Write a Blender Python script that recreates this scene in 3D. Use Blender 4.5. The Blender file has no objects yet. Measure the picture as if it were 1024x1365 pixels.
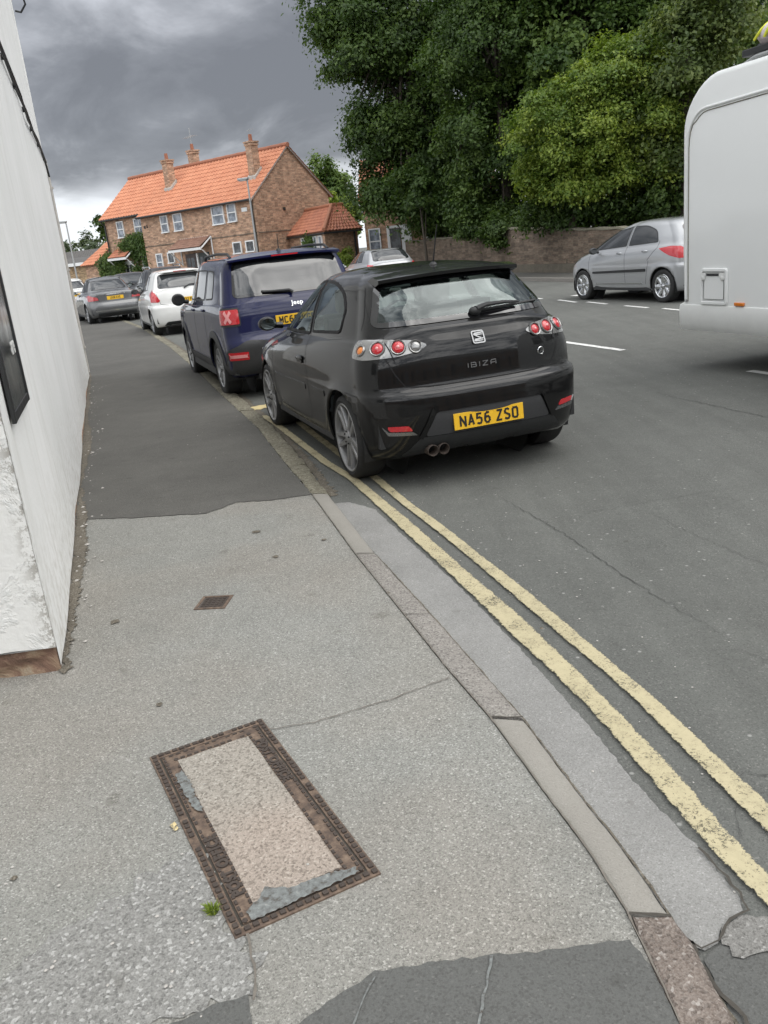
import bpy, bmesh, math, random
import numpy as np
from mathutils import Vector, Matrix
from mathutils.bvhtree import BVHTree
from mathutils.geometry import delaunay_2d_cdt
random.seed(7)
RNG = np.random.default_rng(11)
scn = bpy.context.scene
COL = scn.collection
R = math.radians

# ------------------------------------------------------------------ camera
cam_d = bpy.data.cameras.new('camera')
cam = bpy.data.objects.new('camera', cam_d)
COL.objects.link(cam)
PITCH, ROLL, CAMH, FPX = 0.306221, 0.105520, 1.6222, 1133.8
fw = Vector((0, math.cos(PITCH), -math.sin(PITCH)))
up = Vector((0, math.sin(PITCH), math.cos(PITCH)))
rt = Vector((1, 0, 0))
rt2 = rt * math.cos(ROLL) - up * math.sin(ROLL)
up2 = up * math.cos(ROLL) + rt * math.sin(ROLL)
mw = Matrix((rt2, up2, -fw)).transposed().to_4x4()
mw.translation = (0, 0, CAMH)
cam.matrix_world = mw
cam_d.sensor_fit = 'HORIZONTAL'
cam_d.sensor_width = 36
cam_d.lens = 36 * FPX / 1024
cam_d.clip_start = 0.05
cam_d.clip_end = 3000
scn.camera = cam
scn.render.resolution_x, scn.render.resolution_y = 768, 1024
scn.view_settings.view_transform = 'Standard'
scn.view_settings.look = 'None'
scn.view_settings.exposure = 0.42
scn.view_settings.gamma = 1

# ------------------------------------------------------------------ world
SUN_ELEV, SUN_AZ = R(60), R(108)        # azimuth clockwise from +Y
wd = bpy.data.worlds.new('World')
scn.world = wd
wd.use_nodes = True
wt = wd.node_tree
for n in list(wt.nodes): wt.nodes.remove(n)
def wn(t, **k):
    n = wt.nodes.new(t)
    for a, b in k.items(): setattr(n, a, b)
    return n
def wmath(op, a, b=None, clamp=False):
    n = wn('ShaderNodeMath', operation=op, use_clamp=clamp)
    for i, x in enumerate((a, b)):
        if x is None: continue
        if isinstance(x, (int, float)): n.inputs[i].default_value = x
        else: wt.links.new(x, n.inputs[i])
    return n.outputs[0]
w_out = wn('ShaderNodeOutputWorld')
w_bg = wn('ShaderNodeBackground')
w_bg.inputs['Strength'].default_value = 0.1
w_sky = wn('ShaderNodeTexSky')
w_sky.sky_type = 'NISHITA'
w_sky.sun_disc = False
w_sky.sun_elevation = SUN_ELEV
w_sky.sun_rotation = SUN_AZ
tc = wn('ShaderNodeTexCoord')
sep = wn('ShaderNodeSeparateXYZ')
wt.links.new(tc.outputs['Generated'], sep.inputs[0])
X, Y, Z = sep.outputs
den = wmath('ADD', wmath('MAXIMUM', Z, 0.0), 0.42)
com = wn('ShaderNodeCombineXYZ')
wt.links.new(wmath('DIVIDE', X, den), com.inputs[0])
wt.links.new(wmath('DIVIDE', Y, den), com.inputs[1])
wt.links.new(wmath('MULTIPLY', Z, 1.2), com.inputs[2])
def wnoise(scale, det, rough, dist, off):
    mp = wn('ShaderNodeMapping')
    mp.inputs['Location'].default_value = off
    wt.links.new(com.outputs[0], mp.inputs['Vector'])
    n = wn('ShaderNodeTexNoise')
    n.inputs['Scale'].default_value = scale
    n.inputs['Detail'].default_value = det
    n.inputs['Roughness'].default_value = rough
    n.inputs['Distortion'].default_value = dist
    wt.links.new(mp.outputs[0], n.inputs['Vector'])
    return n.outputs['Fac']
n1 = wnoise(1.35, 7, 0.52, 0.25, (3.1, 0.4, 0.0))
n2 = wnoise(3.6, 8, 0.58, 0.5, (1.7, 5.2, 1.0))
cl = wmath('ADD', wmath('MULTIPLY', n1, 0.62), wmath('MULTIPLY', n2, 0.38))
ramp = wn('ShaderNodeValToRGB')
el = ramp.color_ramp.elements
el[0].position = 0.40; el[0].color = (0.165, 0.172, 0.190, 1)
el[1].position = 0.60; el[1].color = (0.62, 0.64, 0.69, 1)
e = el.new(0.505); e.color = (0.33, 0.342, 0.370, 1)
e = el.new(0.455); e.color = (0.215, 0.224, 0.246, 1)
wt.links.new(cl, ramp.inputs[0])
# brighter band of cloud low over the horizon
mr = wn('ShaderNodeMapRange', interpolation_type='SMOOTHSTEP')
for i, v_ in ((1, 0.094), (2, 0.062), (3, 0.0), (4, 1.0)): mr.inputs[i].default_value = v_
wt.links.new(wmath('ADD', Z, wmath('MULTIPLY', wmath('SUBTRACT', n2, 0.5), 0.08)), mr.inputs[0])
low = wn('ShaderNodeMix', data_type='RGBA')
low.inputs['B'].default_value = (0.78, 0.81, 0.85, 1)
wt.links.new(mr.outputs[0], low.inputs['Factor'])
wt.links.new(ramp.outputs[0], low.inputs['A'])
# thin bright cloud overhead and behind
mr2 = wn('ShaderNodeMapRange', interpolation_type='SMOOTHSTEP')
for i, v_ in ((1, -0.45), (2, 0.75), (3, 0.0), (4, 1.0)): mr2.inputs[i].default_value = v_
wt.links.new(wmath('SUBTRACT', wmath('MULTIPLY', Z, 0.9), Y), mr2.inputs[0])
ramp2 = wn('ShaderNodeValToRGB')
el = ramp2.color_ramp.elements
el[0].position = 0.42; el[0].color = (0.50, 0.55, 0.62, 1)
el[1].position = 0.57; el[1].color = (2.2, 2.2, 2.2, 1)
wt.links.new(wmath('ADD', wmath('MULTIPLY', n2, 0.5), wmath('MULTIPLY', wnoise(9.0, 6, 0.55, 0.3, (4.0, 2.0, 0.5)), 0.5)), ramp2.inputs[0])
brt = wn('ShaderNodeMix', data_type='RGBA')
wt.links.new(mr2.outputs[0], brt.inputs['Factor'])
wt.links.new(low.outputs['Result'], brt.inputs['A'])
wt.links.new(ramp2.outputs[0], brt.inputs['B'])
sc10 = wn('ShaderNodeVectorMath', operation='SCALE')
sc10.inputs['Scale'].default_value = 10.0
wt.links.new(brt.outputs['Result'], sc10.inputs[0])
mixs = wn('ShaderNodeMix', data_type='RGBA')
mixs.inputs['Factor'].default_value = 0.94
wt.links.new(w_sky.outputs[0], mixs.inputs['A'])
wt.links.new(sc10.outputs[0], mixs.inputs['B'])
wt.links.new(mixs.outputs['Result'], w_bg.inputs['Color'])
wt.links.new(w_bg.outputs[0], w_out.inputs[0])

sun_d = bpy.data.lights.new('sun', 'SUN')
sun_d.energy = 1.2
sun_d.angle = R(55)
sun_d.color = (1.0, 0.96, 0.9)
sun = bpy.data.objects.new('sun', sun_d)
COL.objects.link(sun)
sd = Vector((math.sin(SUN_AZ) * math.cos(SUN_ELEV), math.cos(SUN_AZ) * math.cos(SUN_ELEV), math.sin(SUN_ELEV)))
sun.rotation_euler = sd.to_track_quat('Z', 'Y').to_euler()
sun.location = (0, 0, 30)

# ------------------------------------------------------------------ helpers
def tag(o, label=None, cat=None, group=None, kind=None):
    if label: o['label'] = label
    if cat: o['category'] = cat
    if group: o['group'] = group
    if kind: o['kind'] = kind
    return o
def empty(name, loc=(0, 0, 0), rz=0.0):
    o = bpy.data.objects.new(name, None)
    COL.objects.link(o)
    o.location = loc
    o.rotation_euler = (0, 0, rz)
    o.empty_display_size = 0.2
    return o
def link(name, me, mat, parent=None, smooth=False, angle=None):
    if mat is not None and len(me.materials) == 0: me.materials.append(mat)
    o = bpy.data.objects.new(name, me)
    COL.objects.link(o)
    if parent is not None: o.parent = parent
    if smooth:
        me.polygons.foreach_set('use_smooth', [True] * len(me.polygons))
        if angle: me.set_sharp_from_angle(angle=R(angle))
    return o
def copy_tree(o, parent=None):
    c = o.copy(); COL.objects.link(c); c.parent = parent
    for ch in list(o.children): copy_tree(ch, c)
    return c

class MB:
    def __init__(s): s.v = []; s.f = []
    def add(s, vs, fs):
        n = len(s.v)
        s.v += [tuple(v) for v in vs]
        s.f += [tuple(i + n for i in f) for f in fs]
    def box(s, c, d, rz=0.0, M=None):
        hx, hy, hz = d[0] / 2, d[1] / 2, d[2] / 2
        vs = [Vector((x, y, z)) for x in (-hx, hx) for y in (-hy, hy) for z in (-hz, hz)]
        if M is not None: vs = [M @ v for v in vs]
        if rz:
            r = Matrix.Rotation(rz, 3, 'Z'); vs = [r @ v for v in vs]
        vs = [v + Vector(c) for v in vs]
        s.add(vs, [(0, 1, 3, 2), (4, 6, 7, 5), (0, 4, 5, 1), (2, 3, 7, 6), (0, 2, 6, 4), (1, 5, 7, 3)])
    def tube(s, pts, r, n=10, caps=True):
        pts = [Vector(p) for p in pts]
        rs = r if isinstance(r, (list, tuple)) else [r] * len(pts)
        rings = []
        ref = None
        for i, p in enumerate(pts):
            d = (pts[min(i + 1, len(pts) - 1)] - pts[max(i - 1, 0)]).normalized()
            if ref is None:
                ref = Vector((0, 0, 1)) if abs(d.z) < 0.9 else Vector((1, 0, 0))
            a = d.cross(ref).normalized(); b = d.cross(a).normalized()
            ref = -b if False else ref
            rings.append([p + (a * math.cos(2 * math.pi * k / n) + b * math.sin(2 * math.pi * k / n)) * rs[i] for k in range(n)])
        vs = [q for rg in rings for q in rg]; fs = []
        for i in range(len(pts) - 1):
            for k in range(n):
                k2 = (k + 1) % n
                fs.append((i * n + k, i * n + k2, (i + 1) * n + k2, (i + 1) * n + k))
        if caps:
            fs.append(tuple(range(n))[::-1]); fs.append(tuple(range((len(pts) - 1) * n, len(pts) * n)))
        s.add(vs, fs)
    def cyl(s, a, b, r0, r1=None, n=16): s.tube([a, b], [r0, r0 if r1 is None else r1], n)
    def lathe(s, prof, n=32, axis='x', c=(0, 0, 0), close=False):
        vs = []; fs = []
        m = len(prof)
        for k in range(n):
            t = 2 * math.pi * k / n
            for (h, r) in prof:
                p = (h, r * math.cos(t), r * math.sin(t)) if axis == 'x' else ((r * math.cos(t), r * math.sin(t), h) if axis == 'z' else (r * math.cos(t), h, r * math.sin(t)))
                vs.append((p[0] + c[0], p[1] + c[1], p[2] + c[2]))
        mm = m if close else m - 1
        for k in range(n):
            k2 = (k + 1) % n
            for j in range(mm):
                j2 = (j + 1) % m
                fs.append((k * m + j, k2 * m + j, k2 * m + j2, k * m + j2))
        s.add(vs, fs)
    def ball(s, c, r, nu=16, nv=10, M=None):
        vs = []; fs = []
        for i in range(nv + 1):
            t = math.pi * i / nv
            for k in range(nu):
                a = 2 * math.pi * k / nu
                v = Vector((r[0] * math.sin(t) * math.cos(a), r[1] * math.sin(t) * math.sin(a), r[2] * math.cos(t)))
                if M is not None: v = M @ v
                vs.append(v + Vector(c))
        for i in range(nv):
            for k in range(nu):
                k2 = (k + 1) % nu
                fs.append((i * nu + k, (i + 1) * nu + k, (i + 1) * nu + k2, i * nu + k2))
        s.add(vs, fs)
    def prism(s, poly, z0, z1):
        n = len(poly)
        vs = [(x, y, z0) for x, y in poly] + [(x, y, z1) for x, y in poly]
        fs = [tuple(range(n))[::-1], tuple(range(n, 2 * n))] + [(i, (i + 1) % n, n + (i + 1) % n, n + i) for i in range(n)]
        s.add(vs, fs)
    def xprism(s, poly, x0, x1):        # polygon in (y, z) pushed along x
        n = len(poly)
        vs = [(x0, y, z) for y, z in poly] + [(x1, y, z) for y, z in poly]
        fs = [tuple(range(n))[::-1], tuple(range(n, 2 * n))] + [(i, (i + 1) % n, n + (i + 1) % n, n + i) for i in range(n)]
        s.add(vs, fs)
    def mesh(s, name):
        me = bpy.data.meshes.new(name)
        me.from_pydata(s.v, [], s.f)
        bm = bmesh.new(); bm.from_mesh(me)
        bmesh.ops.remove_doubles(bm, verts=bm.verts, dist=1e-6)
        bmesh.ops.recalc_face_normals(bm, faces=bm.faces)
        bm.to_mesh(me); bm.free()
        return me
    def build(s, name, mat, parent=None, smooth=False, angle=35, bevel=0, seg=2):
        o = link(name, s.mesh(name), mat, parent, smooth or bevel > 0, angle)
        if bevel:
            m = o.modifiers.new('bevel', 'BEVEL'); m.width = bevel; m.segments = seg; m.limit_method = 'ANGLE'; m.angle_limit = R(35)
        return o

def text_mesh(body, size=1.0, bold=0.0, xs=1.0, depth=0.0, align='CENTER', spacing=1.0):
    cu = bpy.data.curves.new('lettering', 'FONT')
    cu.body = body; cu.size = size; cu.offset = bold; cu.extrude = depth
    cu.align_x = align; cu.align_y = 'CENTER'; cu.space_character = spacing; cu.resolution_u = 4
    o = bpy.data.objects.new('lettering', cu)
    COL.objects.link(o)
    dg = bpy.context.evaluated_depsgraph_get(); dg.update()
    me = bpy.data.meshes.new_from_object(o.evaluated_get(dg))
    COL.objects.unlink(o); bpy.data.objects.remove(o); bpy.data.curves.remove(cu)
    me.transform(Matrix.Diagonal((xs, 1, 1, 1)))
    me.materials.clear()
    return me

# ------------------------------------------------------------------ materials
class NT:
    def __init__(s, name):
        s.m = bpy.data.materials.new(name); s.m.use_nodes = True
        s.t = s.m.node_tree; s.n = s.t.nodes; s.l = s.t.links
        s.bsdf = s.n['Principled BSDF']; s.out = s.n['Material Output']
        s.tc = s.n.new('ShaderNodeTexCoord')
    def set(s, k, v):
        i = s.bsdf.inputs[k]
        if hasattr(v, 'is_linked') or isinstance(v, bpy.types.NodeSocket): s.l.new(v, i)
        else: i.default_value = v if not isinstance(v, tuple) or len(v) != 3 else (*v, 1)
        return s
    def val(s, sock, v):
        if isinstance(v, bpy.types.NodeSocket): s.l.new(v, sock)
        elif isinstance(v, tuple) and len(v) == 3 and sock.type == 'RGBA': sock.default_value = (*v, 1)
        else: sock.default_value = v
    def noise(s, scale, det=4, rough=0.5, dist=0.0, vec=None, out='Fac'):
        n = s.n.new('ShaderNodeTexNoise')
        n.inputs['Scale'].default_value = scale; n.inputs['Detail'].default_value = det
        n.inputs['Roughness'].default_value = rough; n.inputs['Distortion'].default_value = dist
        s.l.new(vec if vec is not None else s.tc.outputs['Object'], n.inputs['Vector'])
        return n.outputs[out]
    def voro(s, scale, feature='F1', out='Color', vec=None, rnd=1.0):
        n = s.n.new('ShaderNodeTexVoronoi'); n.feature = feature
        n.inputs['Scale'].default_value = scale; n.inputs['Randomness'].default_value = rnd
        s.l.new(vec if vec is not None else s.tc.outputs['Object'], n.inputs['Vector'])
        return n.outputs[out]
    def ramp(s, fac, stops, const=False):
        n = s.n.new('ShaderNodeValToRGB')
        if const: n.color_ramp.interpolation = 'CONSTANT'
        el = n.color_ramp.elements
        def c4(c): return (c, c, c, 1) if isinstance(c, (int, float)) else (*c, 1)
        el[0].position = stops[0][0]; el[0].color = c4(stops[0][1])
        el[1].position = stops[-1][0]; el[1].color = c4(stops[-1][1])
        for p, c in stops[1:-1]:
            e = el.new(p); e.color = c4(c)
        s.l.new(fac, n.inputs[0])
        return n.outputs[0]
    def mix(s, fac, a, b, mode='MIX'):
        n = s.n.new('ShaderNodeMix'); n.data_type = 'RGBA'; n.blend_type = mode
        s.val(n.inputs['Factor'], fac); s.val(n.inputs['A'], a); s.val(n.inputs['B'], b)
        return n.outputs['Result']
    def math(s, op, a, b=0.5, clamp=False):
        n = s.n.new('ShaderNodeMath'); n.operation = op; n.use_clamp = clamp
        s.val(n.inputs[0], a); s.val(n.inputs[1], b)
        return n.outputs[0]
    def sepxyz(s, vec):
        n = s.n.new('ShaderNodeSeparateXYZ'); s.l.new(vec, n.inputs[0]); return n.outputs
    def comb(s, x, y, z):
        n = s.n.new('ShaderNodeCombineXYZ')
        for i, v in enumerate((x, y, z)): s.val(n.inputs[i], v)
        return n.outputs[0]
    def mapping(s, sc=(1, 1, 1), loc=(0, 0, 0), rot=(0, 0, 0), vec=None):
        n = s.n.new('ShaderNodeMapping')
        n.inputs['Scale'].default_value = sc; n.inputs['Location'].default_value = loc; n.inputs['Rotation'].default_value = rot
        s.l.new(vec if vec is not None else s.tc.outputs['Object'], n.inputs['Vector'])
        return n.outputs[0]
    def bump(s, h, strength=0.3, dist=0.01):
        n = s.n.new('ShaderNodeBump'); n.inputs['Strength'].default_value = strength; n.inputs['Distance'].default_value = dist
        s.l.new(h, n.inputs['Height']); s.l.new(n.outputs[0], s.bsdf.inputs['Normal'])
        return s

def plain(name, col, rough=0.5, metal=0.0, coat=0.0, spec=0.5, var=0.06, vs=6.0, bump=0.0):
    m = NT(name)
    nz = m.noise(vs, 4, 0.6)
    lo = tuple(c * (1 - var) for c in col); hi = tuple(min(1, c * (1 + var)) for c in col)
    m.set('Base Color', m.mix(nz, lo, hi))
    m.set('Roughness', m.ramp(m.noise(vs * 2.3, 3), [(0.3, max(0.02, rough - 0.06)), (0.7, min(1, rough + 0.06))]))
    m.set('Metallic', metal); m.set('Coat Weight', coat); m.set('Coat Roughness', 0.04); m.set('Specular IOR Level', spec)
    if bump: m.bump(m.noise(vs * 12, 4), bump, 0.003)
    return m.m

def asphalt(name, dark, mid, light, chip=150.0, chips=0.12, patch=(0.88, 1.1), rough=0.85, tint=None, bumpd=0.002, streak=False):
    m = NT(name)
    big = m.noise(0.55, 5, 0.6, 0.3)
    med = m.noise(4.0, 6, 0.65)
    v = m.sepxyz(m.voro(chip))[0]
    base = m.ramp(v, [(0.0, dark), (0.45, mid), (1 - chips, mid), (1.0, light)])
    v2 = m.voro(chip * 2.3)
    base = m.mix(0.28, base, m.ramp(m.sepxyz(v2)[1], [(0.0, dark), (1.0, light)]))
    sh = m.ramp(m.math('ADD', m.math('MULTIPLY', big, 0.6), m.math('MULTIPLY', med, 0.4)), [(0.33, patch[0]), (0.67, patch[1])])
    base = m.mix(1.0, base, sh, 'MULTIPLY')
    if tint:
        base = m.mix(m.ramp(m.noise(0.9, 3), [(0.42, 0.0), (0.6, 0.75)]), base, m.mix(1.0, base, tint, 'MULTIPLY'))
    if streak:
        sk = m.noise(1.0, 5, 0.6, vec=m.mapping((5.0, 0.45, 1), rot=(0, 0, R(17))))
        base = m.mix(1.0, base, m.ramp(sk, [(0.35, 0.93), (0.65, 1.07)]), 'MULTIPLY')
        sp = m.ramp(m.sepxyz(m.voro(22))[2], [(0.965, 0.0), (0.98, 0.5)]); base = m.mix(m.math('MULTIPLY', sp, m.ramp(m.voro(22, out='Distance'), [(0.10, 1.0), (0.2, 0.0)])), base, (0.4, 0.4, 0.38))
    # sparse stains
    st = m.ramp(m.noise(9.0, 2, 0.4), [(0.70, 0.0), (0.78, 0.45)])
    base = m.mix(st, base, m.mix(1.0, base, (0.55, 0.53, 0.5), 'MULTIPLY'))
    m.set('Base Color', base); m.set('Roughness', rough); m.set('Specular IOR Level', 0.3)
    h = m.math('ADD', m.voro(chip, out='Distance'), m.math('MULTIPLY', m.noise(chip * 0.6, 3), 0.6))
    m.bump(h, 0.6, bumpd)
    return m.m

M = {}
M['road'] = asphalt('road asphalt', (0.076, 0.078, 0.073), (0.114, 0.118, 0.109), (0.196, 0.196, 0.181), chip=170, chips=0.07, patch=(0.86, 1.12), bumpd=0.003, streak=True)
M['pave_light'] = asphalt('pale pavement asphalt', (0.107, 0.106, 0.096), (0.223, 0.222, 0.203), (0.419, 0.419, 0.391), chip=210, chips=0.13, tint=(1.04, 0.985, 0.95))
M['pave_dark'] = asphalt('dark pavement asphalt', (0.067, 0.065, 0.059), (0.101, 0.098, 0.089), (0.151, 0.146, 0.135), chip=160, chips=0.05, patch=(0.78, 1.15), bumpd=0.002)
M['pave_patch'] = asphalt('dark repair asphalt', (0.071, 0.071, 0.067), (0.103, 0.105, 0.100), (0.149, 0.149, 0.140), chip=190, chips=0.04, patch=(0.9, 1.1), bumpd=0.002)
M['coarse'] = asphalt('coarse pale chippings', (0.108, 0.106, 0.099), (0.216, 0.214, 0.200), (0.446, 0.443, 0.425), chip=130, chips=0.16, patch=(0.85, 1.1), bumpd=0.004)
M['gutter'] = asphalt('gutter patch', (0.172, 0.170, 0.160), (0.246, 0.244, 0.234), (0.359, 0.355, 0.344), chip=230, chips=0.12, patch=(0.76, 1.14), bumpd=0.002)
M['gutter_rough'] = asphalt('rough broken gutter', (0.095, 0.091, 0.083), (0.190, 0.186, 0.174), (0.356, 0.348, 0.332), chip=170, chips=0.12, patch=(0.8, 1.1), bumpd=0.003)
M['kerb_smooth'] = asphalt('smooth kerb concrete', (0.219, 0.207, 0.183), (0.261, 0.248, 0.222), (0.305, 0.293, 0.266), chip=240, chips=0.05, patch=(0.9, 1.08), bumpd=0.001)
M['kerb_grain'] = asphalt('worn kerb concrete', (0.102, 0.093, 0.085), (0.254, 0.237, 0.215), (0.358, 0.343, 0.315), chip=140, chips=0.1, patch=(0.88, 1.1), bumpd=0.003)
M['kerb_old'] = asphalt('old yellowish kerb concrete', (0.079, 0.071, 0.051), (0.197, 0.182, 0.135), (0.332, 0.316, 0.253), chip=75, chips=0.16, patch=(0.6, 1.2), bumpd=0.006)
M['kerb_pink'] = asphalt('broken kerb concrete', (0.084, 0.065, 0.054), (0.184, 0.149, 0.126), (0.383, 0.352, 0.321), chip=120, chips=0.12, patch=(0.65, 1.2), bumpd=0.006)
M['infill'] = asphalt('cover infill concrete', (0.136, 0.120, 0.100), (0.328, 0.300, 0.260), (0.448, 0.424, 0.376), chip=150, chips=0.12, patch=(0.9, 1.08), tint=(1.05, 0.95, 0.92), bumpd=0.004)
M['dirt'] = asphalt('dirt', (0.07, 0.06, 0.045), (0.15, 0.13, 0.10), (0.3, 0.28, 0.24), chip=130, chips=0.08, patch=(0.6, 1.2), bumpd=0.006)
def cement_mat():
    m = NT('grey cement smear'); n = m.noise(55, 6, 0.7)
    m.set('Base Color', m.ramp(n, [(0.36, (0.07, 0.06, 0.05)), (0.45, (0.13, 0.135, 0.13)), (0.62, (0.19, 0.205, 0.20)), (0.72, (0.30, 0.29, 0.27))])); m.set('Roughness', 0.85); m.bump(n, 0.5, 0.003); return m.m
M['cement'] = cement_mat()
M['crack_faint'] = plain('faint road crack', (0.055, 0.055, 0.052), 0.95, var=0.3, vs=40)
M['seam'] = plain('dirty seam', (0.15, 0.135, 0.115), 0.95, var=0.4, vs=60)
M['crack'] = plain('dark crack', (0.06, 0.054, 0.045), 0.95, var=0.4, vs=40)

def paint_line(name, col, under, wear):
    m = NT(name)
    w = m.ramp(m.math('ADD', m.math('MULTIPLY', m.noise(55, 5, 0.7), 0.6), m.math('MULTIPLY', m.noise(9, 3), 0.4)), [(wear, 0.0), (wear + 0.07, 1.0)])
    c = m.mix(m.noise(18, 4), tuple(x * 0.9 for x in col), tuple(min(1, x * 1.07) for x in col))
    m.set('Base Color', m.mix(w, under, c)); m.set('Roughness', 0.7)
    m.bump(m.noise(170, 4), 0.4, 0.002)
    return m.m
def worn_line(name, col):
    m = NT(name); u, v, _ = m.sepxyz(m.tc.outputs['UV'])
    edge = m.math('SUBTRACT', 1.0, m.math('ABSOLUTE', m.math('SUBTRACT', m.math('MULTIPLY', v, 2.0), 1.0)))
    n = m.math('ADD', m.math('MULTIPLY', m.noise(110, 6, 0.8), 0.6), m.math('MULTIPLY', m.noise(16, 4, 0.6), 0.4))
    a = m.math('ADD', m.math('MULTIPLY', edge, 2.2), m.math('MULTIPLY', m.math('SUBTRACT', n, 0.5), 3.4))
    fac = m.ramp(a, [(0.16, 0.0), (0.30, 1.0)])
    pits = m.ramp(m.math('ADD', m.math('MULTIPLY', m.noise(120, 5, 0.75), 0.7), m.math('MULTIPLY', m.noise(6, 4, 0.6), 0.3)), [(0.40, 0.0), (0.46, 1.0)])
    fac = m.math('MULTIPLY', fac, m.math('ADD', m.math('MULTIPLY', pits, 0.85), 0.15))
    tone = m.math('ADD', m.math('MULTIPLY', m.noise(3.0, 5, 0.6), 0.5), m.math('MULTIPLY', m.noise(45, 4, 0.6), 0.5))
    c = m.ramp(tone, [(0.34, tuple(x * 0.74 for x in col)), (0.5, col), (0.66, tuple(min(1, x * 1.1) for x in col))])
    m.set('Base Color', c); m.set('Roughness', 0.75); m.bump(m.noise(170, 4), 0.5, 0.002)
    t = m.n.new('ShaderNodeBsdfTransparent'); mx = m.n.new('ShaderNodeMixShader')
    m.l.new(fac, mx.inputs[0]); m.l.new(t.outputs[0], mx.inputs[1]); m.l.new(m.bsdf.outputs[0], mx.inputs[2]); m.l.new(mx.outputs[0], m.out.inputs['Surface'])
    return m.m
M['yellow_worn'] = worn_line('worn yellow road paint', (0.42, 0.37, 0.235))
M['yellow'] = paint_line('yellow road paint', (0.61, 0.50, 0.26), (0.20, 0.18, 0.14), 0.365)
M['white_line'] = paint_line('white road paint', (0.68, 0.68, 0.66), (0.12, 0.12, 0.12), 0.37)

def brick(name, c1, c2, mortar, scale=1.0, mix3=(0.16, 0.10, 0.08)):
    m = NT(name)
    x, y, z = m.sepxyz(m.tc.outputs['Object'])
    vec = m.comb(m.math('ADD', x, y), z, 0.0)
    b = m.n.new('ShaderNodeTexBrick'); m.l.new(vec, b.inputs['Vector'])
    b.inputs['Scale'].default_value = 1.0 / scale
    b.inputs['Brick Width'].default_value = 0.225; b.inputs['Row Height'].default_value = 0.075
    b.inputs['Mortar Size'].default_value = 0.009; b.inputs['Mortar Smooth'].default_value = 0.2
    b.inputs['Color1'].default_value = (*c1, 1); b.inputs['Color2'].default_value = (*c2, 1); b.inputs['Mortar'].default_value = (*mortar, 1)
    n = m.noise(3.0, 8, 0.75, vec=vec)
    n2 = m.noise(9.0, 3, 0.6, vec=m.mapping((1, 3, 1), vec=vec))
    c = m.mix(m.ramp(n2, [(0.42, 0.0), (0.60, 0.85)]), b.outputs['Color'], mix3)
    per = m.sepxyz(m.voro(1.0, rnd=0.0, vec=m.mapping((1 / .225, 1 / .075, 1), vec=vec)))[0]
    c = m.mix(1.0, c, m.ramp(per, [(0.0, 0.68), (0.5, 0.98), (1.0, 1.3)]), 'MULTIPLY')
    c = m.mix(1.0, c, m.ramp(n, [(0.3, 0.62), (0.7, 1.3)]), 'MULTIPLY')
    m.set('Base Color', c); m.set('Roughness', 0.9)
    m.bump(m.math('ADD', b.outputs['Fac'], m.noise(40, 3)), -0.4, 0.008)
    return m.m
M['brick'] = brick('mottled brick', (0.427, 0.223, 0.142), (0.314, 0.171, 0.114), (0.380, 0.314, 0.247), mix3=(0.456, 0.314, 0.209))
M['brick_dull'] = brick('dull boundary brick', (0.15, 0.10, 0.075), (0.11, 0.08, 0.06), (0.14, 0.12, 0.095), mix3=(0.19, 0.15, 0.11))
M['brick_tan'] = brick('tan brick', (0.391, 0.264, 0.145), (0.340, 0.230, 0.128), (0.340, 0.281, 0.212), mix3=(0.425, 0.306, 0.187))
def tile_mat(name, c1, c2, c3):
    m = NT(name)
    x, y, z = m.sepxyz(m.tc.outputs['UV'])
    cell = m.voro(1.0, rnd=0.0, vec=m.tc.outputs['UV'])
    base = m.mix(m.sepxyz(cell)[0], c1, c2)
    fy = m.math('FRACT', y); fx = m.math('FRACT', x)
    joint = m.math('MAXIMUM', m.ramp(fy, [(0.0, 1.0), (0.10, 0.0)]), m.math('MULTIPLY', m.ramp(fx, [(0.80, 0.0), (0.92, 1.0)]), 0.8))
    base = m.mix(m.math('MULTIPLY', joint, 0.42), base, (0.13, 0.05, 0.03))
    base = m.mix(m.ramp(m.noise(1.2, 6, 0.7), [(0.5, 0.0), (0.72, 0.6)]), base, c3)
    base = m.mix(m.ramp(m.noise(16, 3), [(0.72, 0), (0.8, 0.8)]), base, (0.12, 0.07, 0.05))
    m.set('Base Color', base); m.set('Roughness', 0.75)
    return m.m
M['pantile'] = tile_mat('orange pantile', (0.463, 0.178, 0.095), (0.546, 0.231, 0.128), (0.389, 0.165, 0.100))
M['pantile_old'] = tile_mat('weathered pantile', (0.359, 0.128, 0.073), (0.470, 0.188, 0.103), (0.257, 0.111, 0.077))
M['tile_brown'] = tile_mat('brown tile', (0.22, 0.12, 0.085), (0.30, 0.17, 0.12), (0.17, 0.11, 0.08))
M['slate'] = plain('grey slate', (0.09, 0.085, 0.08), 0.7, var=0.3, vs=3)
M['upvc'] = plain('white window plastic', (0.74, 0.75, 0.75), 0.4, var=0.04)
M['dark_metal'] = plain('black painted metal', (0.02, 0.021, 0.022), 0.45, var=0.2)
M['lamp_grey'] = plain('galvanised steel', (0.36, 0.37, 0.37), 0.5, metal=0.5, var=0.1)
M['black_plastic'] = plain('black plastic', (0.022, 0.023, 0.024), 0.55, var=0.2, vs=20)
M['grey_plastic'] = plain('dark grey plastic', (0.036, 0.037, 0.039), 0.6, var=0.15, vs=20)
M['gap'] = plain('panel gap', (0.004, 0.004, 0.005), 0.8)
M['lead'] = plain('pale mortar flashing', (0.42, 0.40, 0.37), 0.8, var=0.2)

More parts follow.
